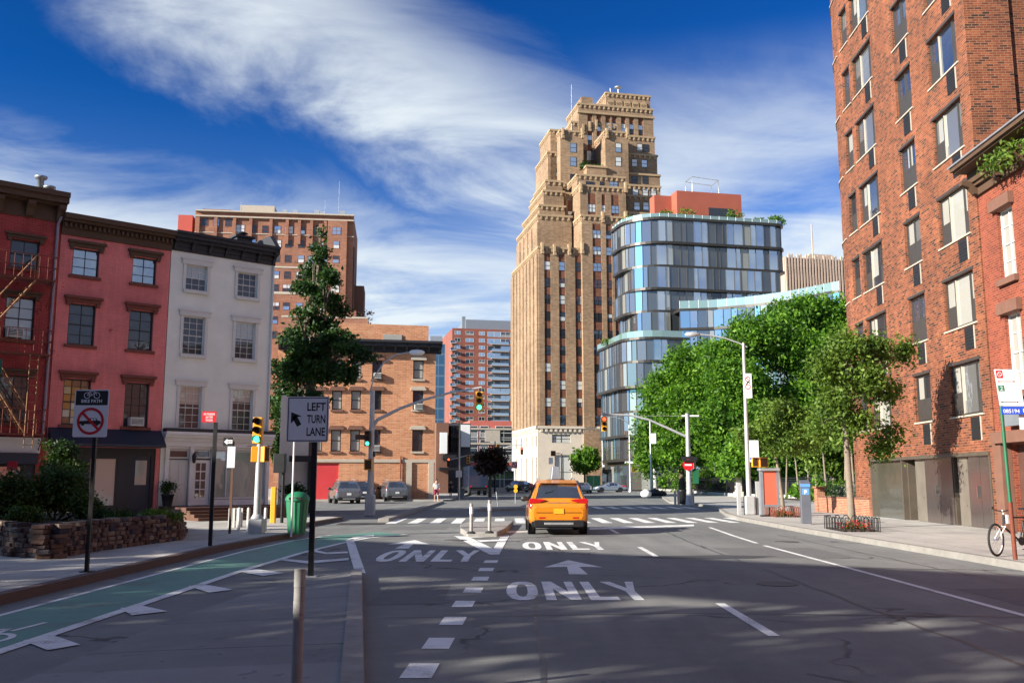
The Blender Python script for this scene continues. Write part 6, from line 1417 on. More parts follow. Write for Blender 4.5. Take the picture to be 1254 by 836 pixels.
p = PY(643, 588, 140); car('jeep', 'black off-road car in front of the red car', (p.x, p.y, 0), R(30), 'black_paint')
p = PY(703, 588, 118); car('far_car', 'dark suv ahead of the taxi, only its roof and lights showing', (p.x, p.y, 0), R(4), 'black_paint')
p = PY(717, 588, 126); car('far_car', 'white car ahead and to the right of the taxi', (p.x, p.y, 0), R(4), 'white_car', SED)
# box truck in the side street
p = PY(586, 588, 106); t = thing('box_truck', 'dark box truck parked under the purple-leaved tree', 'truck', (p.x, p.y, 0), R(10))
MB().box(-1.1, 1.1, 0, 5, .9, 3.3).build('cargo_box', M['dark_blue_paint'], t, bevel=.05); MB().prismx([(5.05, .6), (6.9, .6), (6.9, 1.4), (6.3, 2.3), (5.05, 2.4)], -1.0, 1.0).build('cab', M['black_paint'], t, bevel=.05)
MB().box(-1.0, 1.0, .1, 6.5, .55, .88).build('chassis', M['black_metal'], t)
for y in (1.2, 6.0):
    for sx in (-1, 1): q = MB(); q.lathe([(.2, -.14), (.46, -.14), (.48, -.1), (.48, .1), (.46, .14), (.2, .14)], 16, axis='x'); q.build('wheel', M['rubber'], t, loc=(sx * .88, y, .48))
for sx in (-1, 1): MB().box(sx * .85 - .08, sx * .85 + .08, -.03, -.003, .95, 1.1).build('tail_light', M['tail_red'], t)

# ================================================================== STREET FURNITURE
def stand(name, label, catg, u, v, z=0.0, rz=0, group=None, Y=None):
    p = G(u, v, z) if Y is None else PY(u, 588, Y); return thing(name, label, catg, (p.x, p.y, z), rz, group)
def Hh(t, u, v):                       # height above the thing's foot, and sideways offset, of a photo point at its distance
    p = PY(u, v, t.location.y); return p.x - t.location.x, p.z - t.location.z
def plate(parent, x0, x1, z0, z1, y, mat, name='sign_panel', th=.006, r=.03, edge=None):
    b = MB(); pts = []
    for cx_, cz_, a0 in ((x1 - r, z1 - r, 0), (x0 + r, z1 - r, 90), (x0 + r, z0 + r, 180), (x1 - r, z0 + r, 270)):
        for k in range(5): a = R(a0 + 22.5 * k); pts.append((cx_ + r * math.cos(a), cz_ + r * math.sin(a)))
    b.prismy(pts, y, y + th); return b.build(name, M[mat], parent)
def frame_lines(b, x0, x1, z0, z1, w, y, m=0):
    b.quad((x0, y, z0), (x1, y, z0), (x1, y, z0 + w), (x0, y, z0 + w), m); b.quad((x0, y, z1 - w), (x1, y, z1 - w), (x1, y, z1), (x0, y, z1), m)
    b.quad((x0, y, z0 + w), (x0 + w, y, z0 + w), (x0 + w, y, z1 - w), (x0, y, z1 - w), m); b.quad((x1 - w, y, z0 + w), (x1, y, z0 + w), (x1, y, z1 - w), (x1 - w, y, z1 - w), m)
def line2(b, a, c, w, y, m=0):
    a, c = Vector(a), Vector(c); d = (c - a).normalized(); n = Vector((-d.y, d.x)) * w / 2
    b.add([(q.x, y, q.y) for q in (a - n, c - n, c + n, a + n)], [(0, 1, 2, 3)], m)
def ring2(b, cx_, cz_, r0, r1, y, m=0, n=36, a0=0, a1=360):
    for i in range(n):
        a, c = R(a0 + (a1 - a0) * i / n), R(a0 + (a1 - a0) * (i + 1) / n)
        b.add([(cx_ + r * math.cos(t_), y, cz_ + r * math.sin(t_)) for t_, r in ((a, r0), (a, r1), (c, r1), (c, r0))], [(0, 1, 2, 3)], m)
def upost(b, h, w=.055, m=0, z0=0):      # perforated U-channel post
    b.box(-w / 2, w / 2, -.004, .004, z0, h, m); b.box(-w / 2, -w / 2 + .006, .004, .034, z0, h, m); b.box(w / 2 - .006, w / 2, .004, .034, z0, h, m)

# --- bike path sign
t = stand('traffic_sign', 'black and white BIKE PATH sign with a barred car in a red ring', 'road sign', 105, 700, .14)
zs0, zs1 = Hh(t, 111, 535)[1], Hh(t, 111, 477)[1]; sx = Hh(t, 112, 506)[0]; W_ = .30
b = MB(); b.box(-.03, .03, .0, .06, 0, zs0 + .5); po = b.build('post', M['black_metal'], t); b = MB(); b.box(-.09, .12, -.06, .12, 0, .015); b.build('base_plate', M['black_metal'], t)
t['label'] = 'black and white BIKE PATH sign with a barred car in a red ring'
tilt = thing('x', None, None); bpy.data.objects.remove(tilt)
sp = plate(t, sx - W_, sx + W_, zs0, zs1, -.02, 'sign_white')
H_ = zs1 - zs0; y_ = -.0215; b = MB(); zm = zs1 - H_ * .33
b.quad((sx - W_ + .02, y_, zm), (sx + W_ - .02, y_, zm), (sx + W_ - .02, y_, zs1 - .02), (sx - W_ + .02, y_, zs1 - .02), 0)
yy_ = y_ - .002
text_mesh(b, 'BIKE PATH', sx, zm + .045, .055, yy_, 1, width=.36, bold=.02)
zc_ = zm + .17
for cxx in (-.085, .085): ring2(b, sx + cxx, zc_, .045, .056, yy_, 1, 20)
for a, c in (((-.085, 0), (-.04, .07)), ((-.04, .07), (.045, .07)), ((.045, .07), (.085, 0)), ((-.04, .07), (0, 0)), ((0, 0), (.05, .07)), ((-.085, 0), (0, 0)), ((-.06, .085), (-.02, .085)), ((.045, .07), (.04, .09)), ((.02, .09), (.06, .09))): line2(b, (sx + a[0], zc_ + a[1]), (sx + c[0], zc_ + c[1]), .009, yy_, 1)
zr = zs0 + H_ * .335; cr = .235
cb = [(-.19, -.05), (.18, -.05), (.18, 0), (.12, .01), (.10, .05), (-.0, .055), (-.04, .01), (-.19, 0)]
b.add([(sx + a, yy_, zr + c) for a, c in cb], [tuple(range(8))], 0); b.add([(sx + a, yy_ - .001, zr + c) for a, c in ((.0, .01), (.05, .01), (.05, .045), (.015, .045))] + [(sx + a, yy_ - .001, zr + c) for a, c in ((.06, .01), (.10, .01), (.088, .045), (.06, .045))], [(0, 1, 2, 3), (4, 5, 6, 7)], 1)
for cxx in (-.13, .12): b.lathe([(.03, yy_ - .001), (.03, yy_)], 12, (sx + cxx, 0, zr - .05), axis='y', m=0)
ring2(b, sx, zr, cr - .045, cr, yy_ - .002, 2); line2(b, (sx - cr * .68, zr + cr * .68), (sx + cr * .68, zr - cr * .68), .045, yy_ - .003, 2)
b.build('sign_face', [M['sign_black'], M['sign_white'], M['sign_red']], sp)

# --- left turn lane sign
t = stand('traffic_sign', 'large white LEFT TURN LANE sign on a dark green post', 'road sign', 380, 706, .06)
xa, za = Hh(t, 350.5, 541); xb, zb = Hh(t, 403.5, 485.5)
b = MB(); b.box(-.045, .045, .0, .06, 0, zb - .3); b.build('post', M['post_green'] if False else M['black_metal'], t); MB().box(-.11, .11, -.08, .14, 0, .02).build('base_plate', M['galv'], t)
sp = plate(t, xa, xb, za, zb, -.012, 'sign_white', r=.04); b = MB(); y_ = -.0135
frame_lines(b, xa + .015, xb - .015, za + .015, zb - .015, .016, y_)
W_, H_ = xb - xa, zb - za; cxs = xa + W_ * .70
for s_, f_ in (('LEFT', .69), ('TURN', .42), ('LANE', .14)): text_mesh(b, s_, cxs, za + H_ * f_, H_ * .175, y_, 0, width=W_ * .44, bold=.022)
ax, az_ = xa + W_ * .10, za + H_ * .66; bx, bz = xa + W_ * .30, za + H_ * .36
line2(b, (ax + .055, az_ - .075), (bx, bz), .085, y_)
b.add([(ax, y_, az_), (ax + .185, y_, az_ - .075), (ax + .10, y_, az_ - .09), (ax + .07, y_, az_ - .125), (ax + .0, y_, az_ - .20)], [(0, 1, 2), (0, 2, 3), (0, 3, 4)])
b.build('lettering', M['sign_black'], sp)
# --- foreground delineator
t = stand('delineator_post', 'grey flexible marker post with pale bands in the near foreground', 'bollard', 371, 0, .07, Y=7.35)
zt_ = Hh(t, 370, 696)[1]; b = MB(); b.tube([(0, 0, 0), (0, 0, zt_)], .041, 16); b.build('tube', pm('delineator_grey', (.30, .29, .275), .7, var=.15, vs=8), t)
for z_a, z_b in ((.13, .02), (.33, .24)): MB().tube([(0, 0, zt_ - z_a), (0, 0, zt_ - z_b)], .0428, 16, cap=False).build('reflective_band', M['concrete'], t)
b = MB(); b.lathe([(.10, 0), (.10, .02), (.06, .05), (.045, .06)], 18); b.build('base', M['rubber'], t)
# --- island posts
for u, v, vt, lb in ((577, 653, 616, 'left grey marker post on the small traffic island'), (599.5, 652.5, 612, 'right grey marker post on the small traffic island')):
    t = stand('delineator_post', lb, 'bollard', u, v, .16, group='marker posts on the island'); zt_ = Hh(t, u, vt)[1]
    MB().tube([(0, 0, 0), (0, 0, zt_)], .05, 12).build('tube', M['delineator_grey'], t); MB().tube([(0, 0, zt_ - .3), (0, 0, zt_ - .1)], .053, 12, cap=False).build('reflective_band', M['sign_white'], t)
    MB().lathe([(.13, 0), (.13, .03), (.08, .06), (.05, .07)], 16).build('base', M['rubber'], t)
# --- red notice on black post
t = stand('traffic_sign', 'red parking notice on a tall thin black post before the white house', 'road sign', 257, 668, .14)
b = MB(); upost(b, Hh(t, 258, 517)[1], .09); b.build('post', M['black_metal'], t)
xa, za = Hh(t, 247.5, 517); xb, zb = Hh(t, 265.5, 503.5); sp = plate(t, xa, xb, za, zb, -.02, 'sign_red', r=.01); b = MB()
for s_, f_ in (('NO STANDING', .66), ('ANY TIME', .38), ('TOW ZONE', .1)): text_mesh(b, s_, (xa + xb) / 2, za + (zb - za) * f_, .05, -.0215, 0, width=(xb - xa) * (.78 if s_[1] == 'O' and s_[0] == 'N' else .5), bold=.02)
b.build('lettering', M['sign_white'], sp)
# --- one way sign
t = stand('traffic_sign', 'small black and white arrow sign with a blank panel below, beside the shop window', 'road sign', 281, 653, .14)
b = MB(); upost(b, Hh(t, 281, 540)[1], .07); b.build('post', M['brown_wood'], t)
xa, za = Hh(t, 273.5, 546); xb, zb = Hh(t, 286, 535.5); sp = plate(t, xa, xb, za, zb, -.02, 'sign_black', r=.01); b = MB(); h = zb - za
b.add([(xa + .02, -.0215, za + h * .5), (xa + .12, -.0215, za + h * .15), (xa + .12, -.0215, za + h * .3), (xb - .02, -.0215, za + h * .3), (xb - .02, -.0215, za + h * .72), (xa + .12, -.0215, za + h * .72), (xa + .12, -.0215, za + h * .86)], [(0, 1, 6), (2, 3, 4, 5)])
text_mesh(b, 'ONE WAY', (xa + xb) / 2 + .04, za + h * .42, h * .2, -.023, 1, width=(xb - xa) * .5); b.build('lettering', [M['sign_white'], M['sign_black']], sp)
xa, za = Hh(t, 278, 572.5); xb, zb = Hh(t, 288.5, 546.5); plate(t, xa, xb, za, zb, -.022, 'sign_white', r=.01, name='lower_panel')

# --- traffic signals
def head(parent, x, z, y=-.22, h=.95, w=.32, lit='green', facing=0, housing='signal_yellow'):
    T = Matrix.Translation((x, y, z)) @ Matrix.Rotation(facing, 4, 'Z'); b = MB(); b.T = T; b.box(-w / 2, w / 2, -.1, .12, -h / 2, h / 2); b.T = None
    hd = b.build('signal_head', M[housing], parent, bevel=.015)
    for i, c in enumerate(('red', 'amber', 'green')):
        zz = h / 2 - h * (i + .5) / 3; r = h / 6 * .72
        b = MB(); b.T = T; b.lathe([(r, -.115), (r, -.101)], 14, (0, 0, zz), axis='y'); b.build('lens', M['signal_' + c if c == lit else 'signal_off'], hd)
        v = MB(); v.T = T; n = 10
        for k in range(n):
            a, c2 = R(-20 + 220 * k / n), R(-20 + 220 * (k + 1) / n)
            v.quad(*[((r + .02) * math.cos(q), yv, zz + (r + .02) * math.sin(q)) for q, yv in ((a, -.10), (a, -.27), (c2, -.27), (c2, -.10))])
        v.build('visor', M['black_plastic'], hd)
    return hd
def walk_box(parent, x, z, y=-.1, w=.42, h=.42, facing=0):
    T = Matrix.Translation((x, y, z)) @ Matrix.Rotation(facing, 4, 'Z'); b = MB(); b.T = T; b.box(-w / 2, w / 2, -.1, .12, -h / 2, h / 2); hd = b.build('walk_signal', M['signal_yellow'], parent, bevel=.015)
    b = MB(); b.T = T; b.box(-w / 2 + .04, w / 2 - .04, -.112, -.101, -h / 2 + .04, h / 2 - .04); b.build('lens', M['signal_off'], hd)
    b = MB(); b.T = T; b.box(-w / 2 - .005, w / 2 + .005, -.22, -.10, h / 2 + .003, h / 2 + .02); b.build('visor', M['black_plastic'], hd); return hd
t = stand('traffic_light', 'pale grey signal pole with a green light before the white house', 'traffic light', 314, 653, .14)
zt_ = Hh(t, 315, 540)[1]; b = MB(); b.tube([(0, 0, .45), (0, 0, zt_)], [.11, .085], 14); b.build('pole', M['pole_grey'], t); b = MB(); b.prism([(-.2, -.2), (.2, -.2), (.2, .2), (-.2, .2)], 0, .42); b.lathe([(.2, .42), (.13, .55), (.11, .56)], 14); b.build('base', M['pole_grey'], t, bevel=.02)
head(t, Hh(t, 316, 527)[0], Hh(t, 316, 527)[1], 0, .78, .27); x, z = Hh(t, 324, 556); walk_box(t, x, z, 0, .22, .46, R(60)); x, z = Hh(t, 312, 556); walk_box(t, x, z, 0, .2, .46, R(-80))
t = stand('traffic_light', 'tall mast-arm signal pole with a long curved arm over the junction', 'traffic light', 453, 631.5, 0)
zt_ = Hh(t, 453, 478)[1]; b = MB(); b.tube([(0, 0, 0.9), (0, 0, zt_)], [.16, .11], 14); b.build('pole', M['pole_grey'], t); MB().prism([(-.23, -.23), (.23, -.23), (.23, .23), (-.23, .23)], 0, 1.0).build('base', M['pole_grey'], t, bevel=.05)
pts = [(*(lambda q: (q[0], 0.0, q[1]))(Hh(t, u, v)),) for u, v in ((455, 524), (462, 514), (490, 500), (520, 489), (550, 481), (590, 474))]
b = MB(); b.tube(pts, [.09, .085, .075, .065, .055, .045], 8); b.build('mast_arm', M['pole_grey'], t)
b = MB(); pts = [(*(lambda q: (q[0], 0.0, q[1]))(Hh(t, u, v)),) for u, v in ((453, 480), (458, 462), (470, 444), (485, 434), (503, 431))]; b.tube(pts, .035, 8); b.build('lamp_arm', M['pole_grey'], t)
b = MB(); x, z = Hh(t, 511, 431.5); b.lathe([(.02, -.42), (.12, -.3), (.15, 0), (.12, .25), (.04, .36)], 10, (x, 0, z), axis='x'); b.build('lamp_head', M['sign_white'], t)
x, z = Hh(t, 587, 491); head(t, x, z, 0, .92, .34); x, z = Hh(t, 451.5, 537); head(t, x, z, -.3, .72, .3, housing='brown_wood'); x, z = Hh(t, 444, 535); b = MB(); b.box(x - .35, x + .1, -.05, .15, z - .12, z + .12); b.build('signal_head', M['brown_wood'], t)
x, z = Hh(t, 452, 569); walk_box(t, x, z, -.25, .38, .5); x, z = Hh(t, 456, 556); MB().box(x - .12, x + .12, -.1, .2, z - .12, z + .12).build('control_box', M['black_metal'], t)
# right mast arm
t = stand('traffic_light', 'white mast-arm pole with a red round sign and street name boards, before the park', 'traffic light', 844.5, 618, .14)
zt_ = Hh(t, 844, 506)[1]; b = MB(); b.tube([(0, 0, 0), (0, 0, .9), (0, 0, zt_)], [.26, .17, .12], 12); b.build('pole', M['pole_grey'], t); b = MB(); x0_, z = Hh(t, 841, 509); b.box(-.35, .75, -.05, .05, z - .05, z + .05); b.build('crossarm', M['white_paint'], t)
pts = [(*(lambda q: (q[0], 0.0, q[1]))(Hh(t, u, v)),) for u, v in ((844, 536), (820, 525), (795, 514), (770, 508), (739, 507))]; b = MB(); b.tube(pts, [.09, .08, .07, .06, .05], 8); b.tube([(0, 0, Hh(t, 844, 509)[1]), (Hh(t, 739, 509)[0], 0, Hh(t, 739, 509)[1])], .012, 4); b.build('mast_arm', M['pole_grey'], t)
x, z = Hh(t, 739.8, 519); head(t, x, z, 0, .95, .34, lit='red'); MB().box(x - .08, x + .08, -.05, .05, Hh(t, 740, 512)[1], Hh(t, 740, 505)[1]).build('hanger', M['pole_grey'], t)
x, z = Hh(t, 842, 569); b = MB(); b.lathe([(.36, -.22), (.36, -.215)], 24, (x, 0, z), axis='y', smooth=False); b.box(x - .22, x + .22, -.2215, -.2205, z - .05, z + .05, 1); b.build('round_sign', [M['sign_red'], M['sign_white']], t)
x, z = Hh(t, 843, 561); MB().box(x - .5, x + .55, -.2, -.15, z - .1, z + .12).box(x - .4, x + .45, -.32, -.28, z - .22, z - .08).build('street_name_board', M['black_plastic'], t); x, z = Hh(t, 851, 584); MB().box(x - .14, x + .22, -.1, .1, z - .4, z + .5).build('control_box', M['post_green'], t); x, z = Hh(t, 849, 569); walk_box(t, x, z, -.05, .3, .45, R(50))
# slender lamp post with ring sign and bus stop plate
t = stand('street_lamp', 'slender grey lamp post with long arm, ring sign and bus stop plate', 'street lamp', 918, 630, .14)
zt_ = Hh(t, 917, 420)[1]; b = MB(); b.tube([(0, 0, 0), (0, 0, zt_)], [.12, .065], 12); b.build('pole', M['pole_grey'], t); b = MB(); b.prism([(-.22, -.22), (.22, -.22), (.22, .22), (-.22, .22)], 0, .85); b.build('base', M['pole_grey'], t, bevel=.05)
pts = [(*(lambda q: (q[0], 0.0, q[1]))(Hh(t, u, v)),) for u, v in ((915, 425), (905, 420), (888, 414), (870, 410.5), (852, 409))]; b = MB(); b.tube(pts, .033, 8); b.build('lamp_arm', M['pole_grey'], t); x, z = Hh(t, 848, 409.5)
b = MB(); b.lathe([(.02, -.36), (.10, -.28), (.13, 0), (.08, .28), (.03, .34)], 10, (x, 0, z), axis='x'); b.build('lamp_head', M['pole_grey'], t)
xa, za = Hh(t, 911, 487.5); xb, zb = Hh(t, 919.5, 457.5); sp = plate(t, xa, xb, za, zb, -.1, 'sign_white', r=.02); b = MB(); xm = (xa + xb) / 2
ring2(b, xm, zb - .27, .09, .125, -.102, 0); ring2(b, xm, zb - .62, .09, .125, -.102, 0); line2(b, (xm - .08, zb - .20), (xm + .08, zb - .34), .03, -.103, 0); line2(b, (xm - .07, zb - .52), (xm + .02, zb - .36), .05, -.104, 1); line2(b, (xm + .02, zb - .36), (xm + .08, zb - .45), .05, -.104, 1); b.build('symbol', [M['sign_red'], M['sign_black']], sp)
xa, za = Hh(t, 917.5, 565.5); xb, zb = Hh(t, 928, 539); sp = plate(t, xa, xb, za, zb, -.1, 'sign_white', r=.02, name='bus_stop_plate'); b = MB(); b.quad((xa + .02, -.102, za + .1), (xb - .02, -.102, za + .1), (xb - .02, -.102, za + .2), (xa + .02, -.102, za + .2)); b.build('stripe', M['sign_blue'], sp)
x, z = Hh(t, 924, 566); walk_box(t, x, z - .0, -.05, .3, .42); x, z = Hh(t, 934, 566); walk_box(t, x, z, -.02, .45, .45, R(20))
b = MB(); b.box(-.55, -.4, -.15, .05, 0, 1.45); b.box(.32, .62, -.1, .15, 0, 1.5); b.build('utility_box', M['pole_grey'], t)
# far poles near the glass building
t = stand('street_lamp', 'thin lamp post with a white rectangular sign right of the glass building', 'street lamp', 798, 606, .14); b = MB(); b.tube([(0, 0, 0), (0, 0, Hh(t, 797, 513)[1])], [.14, .09], 8); b.build('pole', M['galv'], t); xa, za = Hh(t, 797, 543); xb, zb = Hh(t, 803, 530.5); plate(t, xa, xb, za, zb, -.15, 'sign_white')
t = stand('street_lamp', 'curved-arm lamp post standing before the glass building lobby', 'street lamp', 772, 602, .0); zt_ = Hh(t, 772.5, 520)[1]; b = MB(); b.tube([(0, 0, 0), (0, 0, .8), (0, 0, zt_)], [.3, .15, .1], 8); b.build('pole', M['galv'], t)
pts = [(*(lambda q: (q[0], 0.0, q[1]))(Hh(t, u, v)),) for u, v in ((772, 524), (768, 517), (760, 512), (748, 510), (742, 510))]; b = MB(); b.tube(pts, .07, 6); b.build('lamp_arm', M['galv'], t); x, z = Hh(t, 739, 510); b = MB(); b.lathe([(.02, -.4), (.15, -.2), (.16, .2), (.03, .4)], 8, (x, 0, z), axis='x'); b.build('lamp_head', M['galv'], t)
x, z = Hh(t, 777, 574); walk_box(t, x, z, 0, .9, .85); x, z = Hh(t, 770, 566); MB().box(x - .6, x + .8, -.2, -.1, z - .15, z + .15).build('street_name_board', M['sign_white'], t)
t = stand('street_lamp', 'plain pole with small white signs at the left end of the glass building', 'street lamp', 738.5, 600, .0); b = MB(); b.tube([(0, 0, 0), (0, 0, Hh(t, 738, 505)[1])], [.16, .1], 8); b.build('pole', M['galv'], t); xa, za = Hh(t, 738, 577); xb, zb = Hh(t, 742.5, 569); plate(t, xa, xb, za, zb, -.2, 'sign_white'); x, z = Hh(t, 741.5, 553); MB().box(x - .3, x + .4, -.15, 0, z - 1.1, z + 1.1).build('banner', M['sign_grey_back'], t)
t = stand('traffic_light', 'street-end signal arm with yellow head above the tower entrance', 'traffic light', 688, 600, 0); b = MB(); b.tube([(0, 0, 0), (0, 0, Hh(t, 688, 554)[1])], .12, 8); b.build('pole', M['pole_grey'], t); b = MB(); x, z = Hh(t, 680, 555); b.tube([(0, 0, z), (x, 0, z)], .08, 6); b.tube([(0, 0, z), (Hh(t, 705, 555)[0], 0, z)], .05, 6); b.build('mast_arm', M['pole_grey'], t); x, z = Hh(t, 677.5, 555); walk_box(t, x, z, 0, .85, .9); xa, za = Hh(t, 672, 568); xb, zb = Hh(t, 677, 560); plate(t, xa, xb, za, zb, -.3, 'sign_white')
t = stand('traffic_sign', 'round no-turn sign with red ring before the tower corner', 'road sign', 631, 601, 0); b = MB(); b.tube([(0, 0, 0), (0, 0, Hh(t, 630, 565)[1])], .05, 6); b.build('post', M['galv'], t); x, z = Hh(t, 630, 569); xa = x; sp = plate(t, x - .5, x + .5, z - .55, z + .55, -.1, 'sign_white', r=.05); b = MB(); ring2(b, x, z, .33, .45, -.102, 0, 24); line2(b, (x - .3, z + .3), (x + .3, z - .3), .1, -.103, 0); line2(b, (x + .2, z - .2), (x + .05, z + .12), .09, -.104, 1); line2(b, (x + .05, z + .12), (x - .22, z + .12), .09, -.104, 1); b.build('symbol', [M['sign_red'], M['sign_black']], sp)
t = stand('traffic_light', 'far mast arm with small red signal before the salmon building', 'traffic light', 606, 603, 0); b = MB(); b.tube([(0, 0, 0), (0, 0, Hh(t, 606, 540)[1])], [.15, .1], 8); b.build('pole', M['black_metal'], t); b = MB(); x, z = Hh(t, 600, 541); x2, _ = Hh(t, 613, 541); b.box(x, x2, -.06, .06, z - .05, z + .05); pts = [(*(lambda q: (q[0], 0.0, q[1]))(Hh(t, u, v)),) for u, v in ((606, 556), (618, 548), (628, 545), (638, 545))]; b.tube(pts, .08, 6); b.build('mast_arm', M['pole_grey'], t); x, z = Hh(t, 639, 552); head(t, x, z, 0, 1.0, .4, lit='red', housing='brown_wood'); x, z = Hh(t, 610, 547); walk_box(t, x, z, 0, .5, .7); x, z = Hh(t, 606.5, 576); MB().box(x - .3, x + .3, -.15, 0, z - .5, z + .5).build('sign_panel', M['sign_grey_back'], t); x, z = Hh(t, 607, 563); b = MB(); b.lathe([(.28, -.25), (.28, -.24)], 14, (x, 0, z), axis='y'); b.build('round_sign', M['sign_red'], t)
t = stand('traffic_light', 'slim pole with a thin level arm and small blank white sign by the dark shops', 'traffic light', 562, 611, 0); zt_ = Hh(t, 562, 515)[1]; b = MB(); b.tube([(0, 0, 0), (0, 0, zt_)], [.12, .07], 8); b.build('pole', M['galv'], t); b = MB(); b.tube([(Hh(t, 543, 565)[0], 0, Hh(t, 543, 565)[1]), (Hh(t, 574, 557)[0], 0, Hh(t, 574, 557)[1])], .05, 6); b.build('mast_arm', M['galv'], t); x, z = Hh(t, 562, 580); plate(t, x - .28, x + .28, z - .3, z + .3, -.1, 'sign_white'); x, z = Hh(t, 549.5, 566); head(t, x, z, 0, .8, .3, lit='red', housing='brown_wood'); x, z = Hh(t, 573.5, 562); head(t, x, z, 0, .8, .3, lit='')
t = stand('litter_bin', 'grey wire litter basket at the foot of the slim pole', 'bin', 564.5, 610, .0); b = MB(); b.lathe([(.28, 0), (.36, .9), (.38, .92), (.38, .98), (.34, .98), (.26, .04)], 14); b.build('basket', M['sign_grey_back'], t)
t = stand('warning_sign', 'pair of yellow warning discs on a thin post left of the taxi', 'road sign', 631, 616, 0); b = MB(); b.tube([(0, 0, 0), (0, 0, Hh(t, 631, 594)[1])], .025, 6); b.build('post', M['galv'], t)
for v in (595.5, 600.5): x, z = Hh(t, 631.5, v); b = MB(); b.lathe([(.15, -.05), (.15, -.03)], 16, (x, 0, z), axis='y'); b.build('yellow_disc', M['signal_yellow'], t)
t = stand('marker_post', 'leaning thin grey post on the road left of the yellow discs', 'bollard', 610, 620, 0); b = MB(); b.tube([(0, 0, 0), (-.12, 0, .95)], .04, 6); b.build('tube', M['galv'], t)
# low median by those posts
k3 = MB(); k3.prism([(p.x, p.y) for p in (G(585, 626), G(640, 624.5), G(650, 619), G(648, 618), G(636, 622.5), G(590, 624))], -.02, .14); struct('far_island', k3, M['kerb_dark'], bevel=.02)
# --- bin, thin post, bollards beside the white house
t = stand('litter_bin', 'green ribbed litter bin with a domed lid beside the left kerb', 'bin', 363, 653.5, .14); b = MB(); n = 28
pr = [(.25, 0), (.33, .95)]; vs = []
for r_, z in pr:
    for j in range(n): a = 2 * math.pi * j / n; k = 1 if j % 2 else .94; vs.append((r_ * k * math.cos(a), r_ * k * math.sin(a), z))
b.add(vs, [(j, (j + 1) % n, n + (j + 1) % n, n + j) for j in range(n)] + [tuple(range(n))]); b.build('bin_body', M['bin_green'], t)
b = MB(); b.lathe([(.35, .95), (.355, 1.02), (.30, 1.12), (.17, 1.2), (.02, 1.22)], 20); b.build('lid', M['bin_green'], t); MB().box(-.18, .18, -.345, -.2, .99, 1.06).build('slot', M['black_plastic'], t)
t = stand('marker_post', 'thin white metal post rising beside the green litter bin', 'pole', 356.5, 657, .14); b = MB(); b.tube([(0, 0, 0), (0, 0, Hh(t, 357, 540)[1])], .028, 8); b.build('tube', M['white_paint'], t)
for j, (u, v, vt) in enumerate(((292, 651, 621), (303.5, 651, 621), (324.5, 650, 621))):
    t = stand('bollard', ('left pale bollard before the white house steps', 'middle pale bollard before the white house steps', 'pale bollard right of the signal pole')[j], 'bollard', u, v, .14, group='pale bollards before the white house'); zt_ = Hh(t, u, vt)[1]; b = MB(); b.lathe([(.05, 0), (.05, zt_ - .05), (.035, zt_ - .01), (.01, zt_)], 10); b.build('tube', M['ac_white'], t)
t = stand('utility_post', 'short yellow marker post right of the white house shopfront', 'bollard', 334, 640, .14); b = MB(); b.box(-.09, .09, -.09, .09, 0, Hh(t, 334, 596)[1]); b.build('tube', M['signal_yellow'], t, bevel=.02)
t = stand('litter_bin', 'white slatted bin beside the bollards and steps', 'bin', 288, 645, .14); b = MB()
for j in range(12): a = 2 * math.pi * j / 12; b.box(.2 * math.cos(a) - .035, .2 * math.cos(a) + .035, .2 * math.sin(a) - .02, .2 * math.sin(a) + .02, 0, .62)
b.build('bin_body', M['ac_white'], t)
t = stand('traffic_light', 'black signal head seen side-on beyond the white house corner', 'traffic light', 345, 640, .14); b = MB(); b.tube([(0, 0, 0), (0, 0, Hh(t, 345, 575)[1])], .06, 8); b.build('pole', M['black_metal'], t); x, z = Hh(t, 343, 567); b = MB(); b.box(x - .22, x + .2, -.15, .15, z - .35, z + .35); b.build('signal_head', M['black_plastic'], t, bevel=.02)
t = stand('small_sign', 'small pink-red sign on a short stick above the shrubs', 'sign', 19, 0, .64, Y=25.8); xa, za = Hh(t, 8, 575.5); xb, zb = Hh(t, 21.5, 564.5); b = MB(); b.tube([(xb - .02, .02, 0), (xb - .02, .02, zb)], .012, 5); b.build('post', M['galv'], t); plate(t, xa, xb, za, zb, 0, 'sign_red', r=.005)
t = stand('street_name_sign', 'green street name board cut by the left edge of the photo', 'sign', -12, 0, .14, Y=15.5); xb, zb = Hh(t, 4, 440); _, za = Hh(t, 4, 458); b = MB(); b.tube([(xb - .5, .02, 0), (xb - .5, .02, zb + .1)], .035, 8); b.build('post', M['post_green'], t); plate(t, xb - .75, xb, za, zb, -.03, 'sign_green', r=.01)

# --- right pavement
t = stand('parking_meter', 'dark grey pay station with a blue P panel on the right pavement', 'pay station', 987.5, 641.5, .14, rz=R(-8)); h = Hh(t, 987, 588)[1]
b = MB(); b.box(-.17, .17, -.13, .13, .03, h - .25); b.build('cabinet', M['sign_grey_back'] if False else pm('meter_grey', (.13, .14, .17), .45, metal=.3, var=.1), t, bevel=.015); b = MB(); b.prismx([(-.14, h - .245), (.14, h - .245), (.14, h + .02), (-.14, h - .1)], -.175, .175); hd = b.build('head', M['meter_grey'], t, bevel=.01)
MB().box(-.165, .165, -.147, -.141, h - .235, h - .12).box(-.12, .12, -.137, -.131, h - .5, h - .28).build('blue_panel', pm('meter_blue', (.10, .26, .60), .4, var=.05), hd)
b = MB(); text_mesh(b, 'P', 0, h - .47, .13, -.139, 0, bold=.03); b.build('symbol', M['sign_white'], hd); MB().box(-.13, .13, -.10, .10, 0, .03).build('base', M['galv'], t)
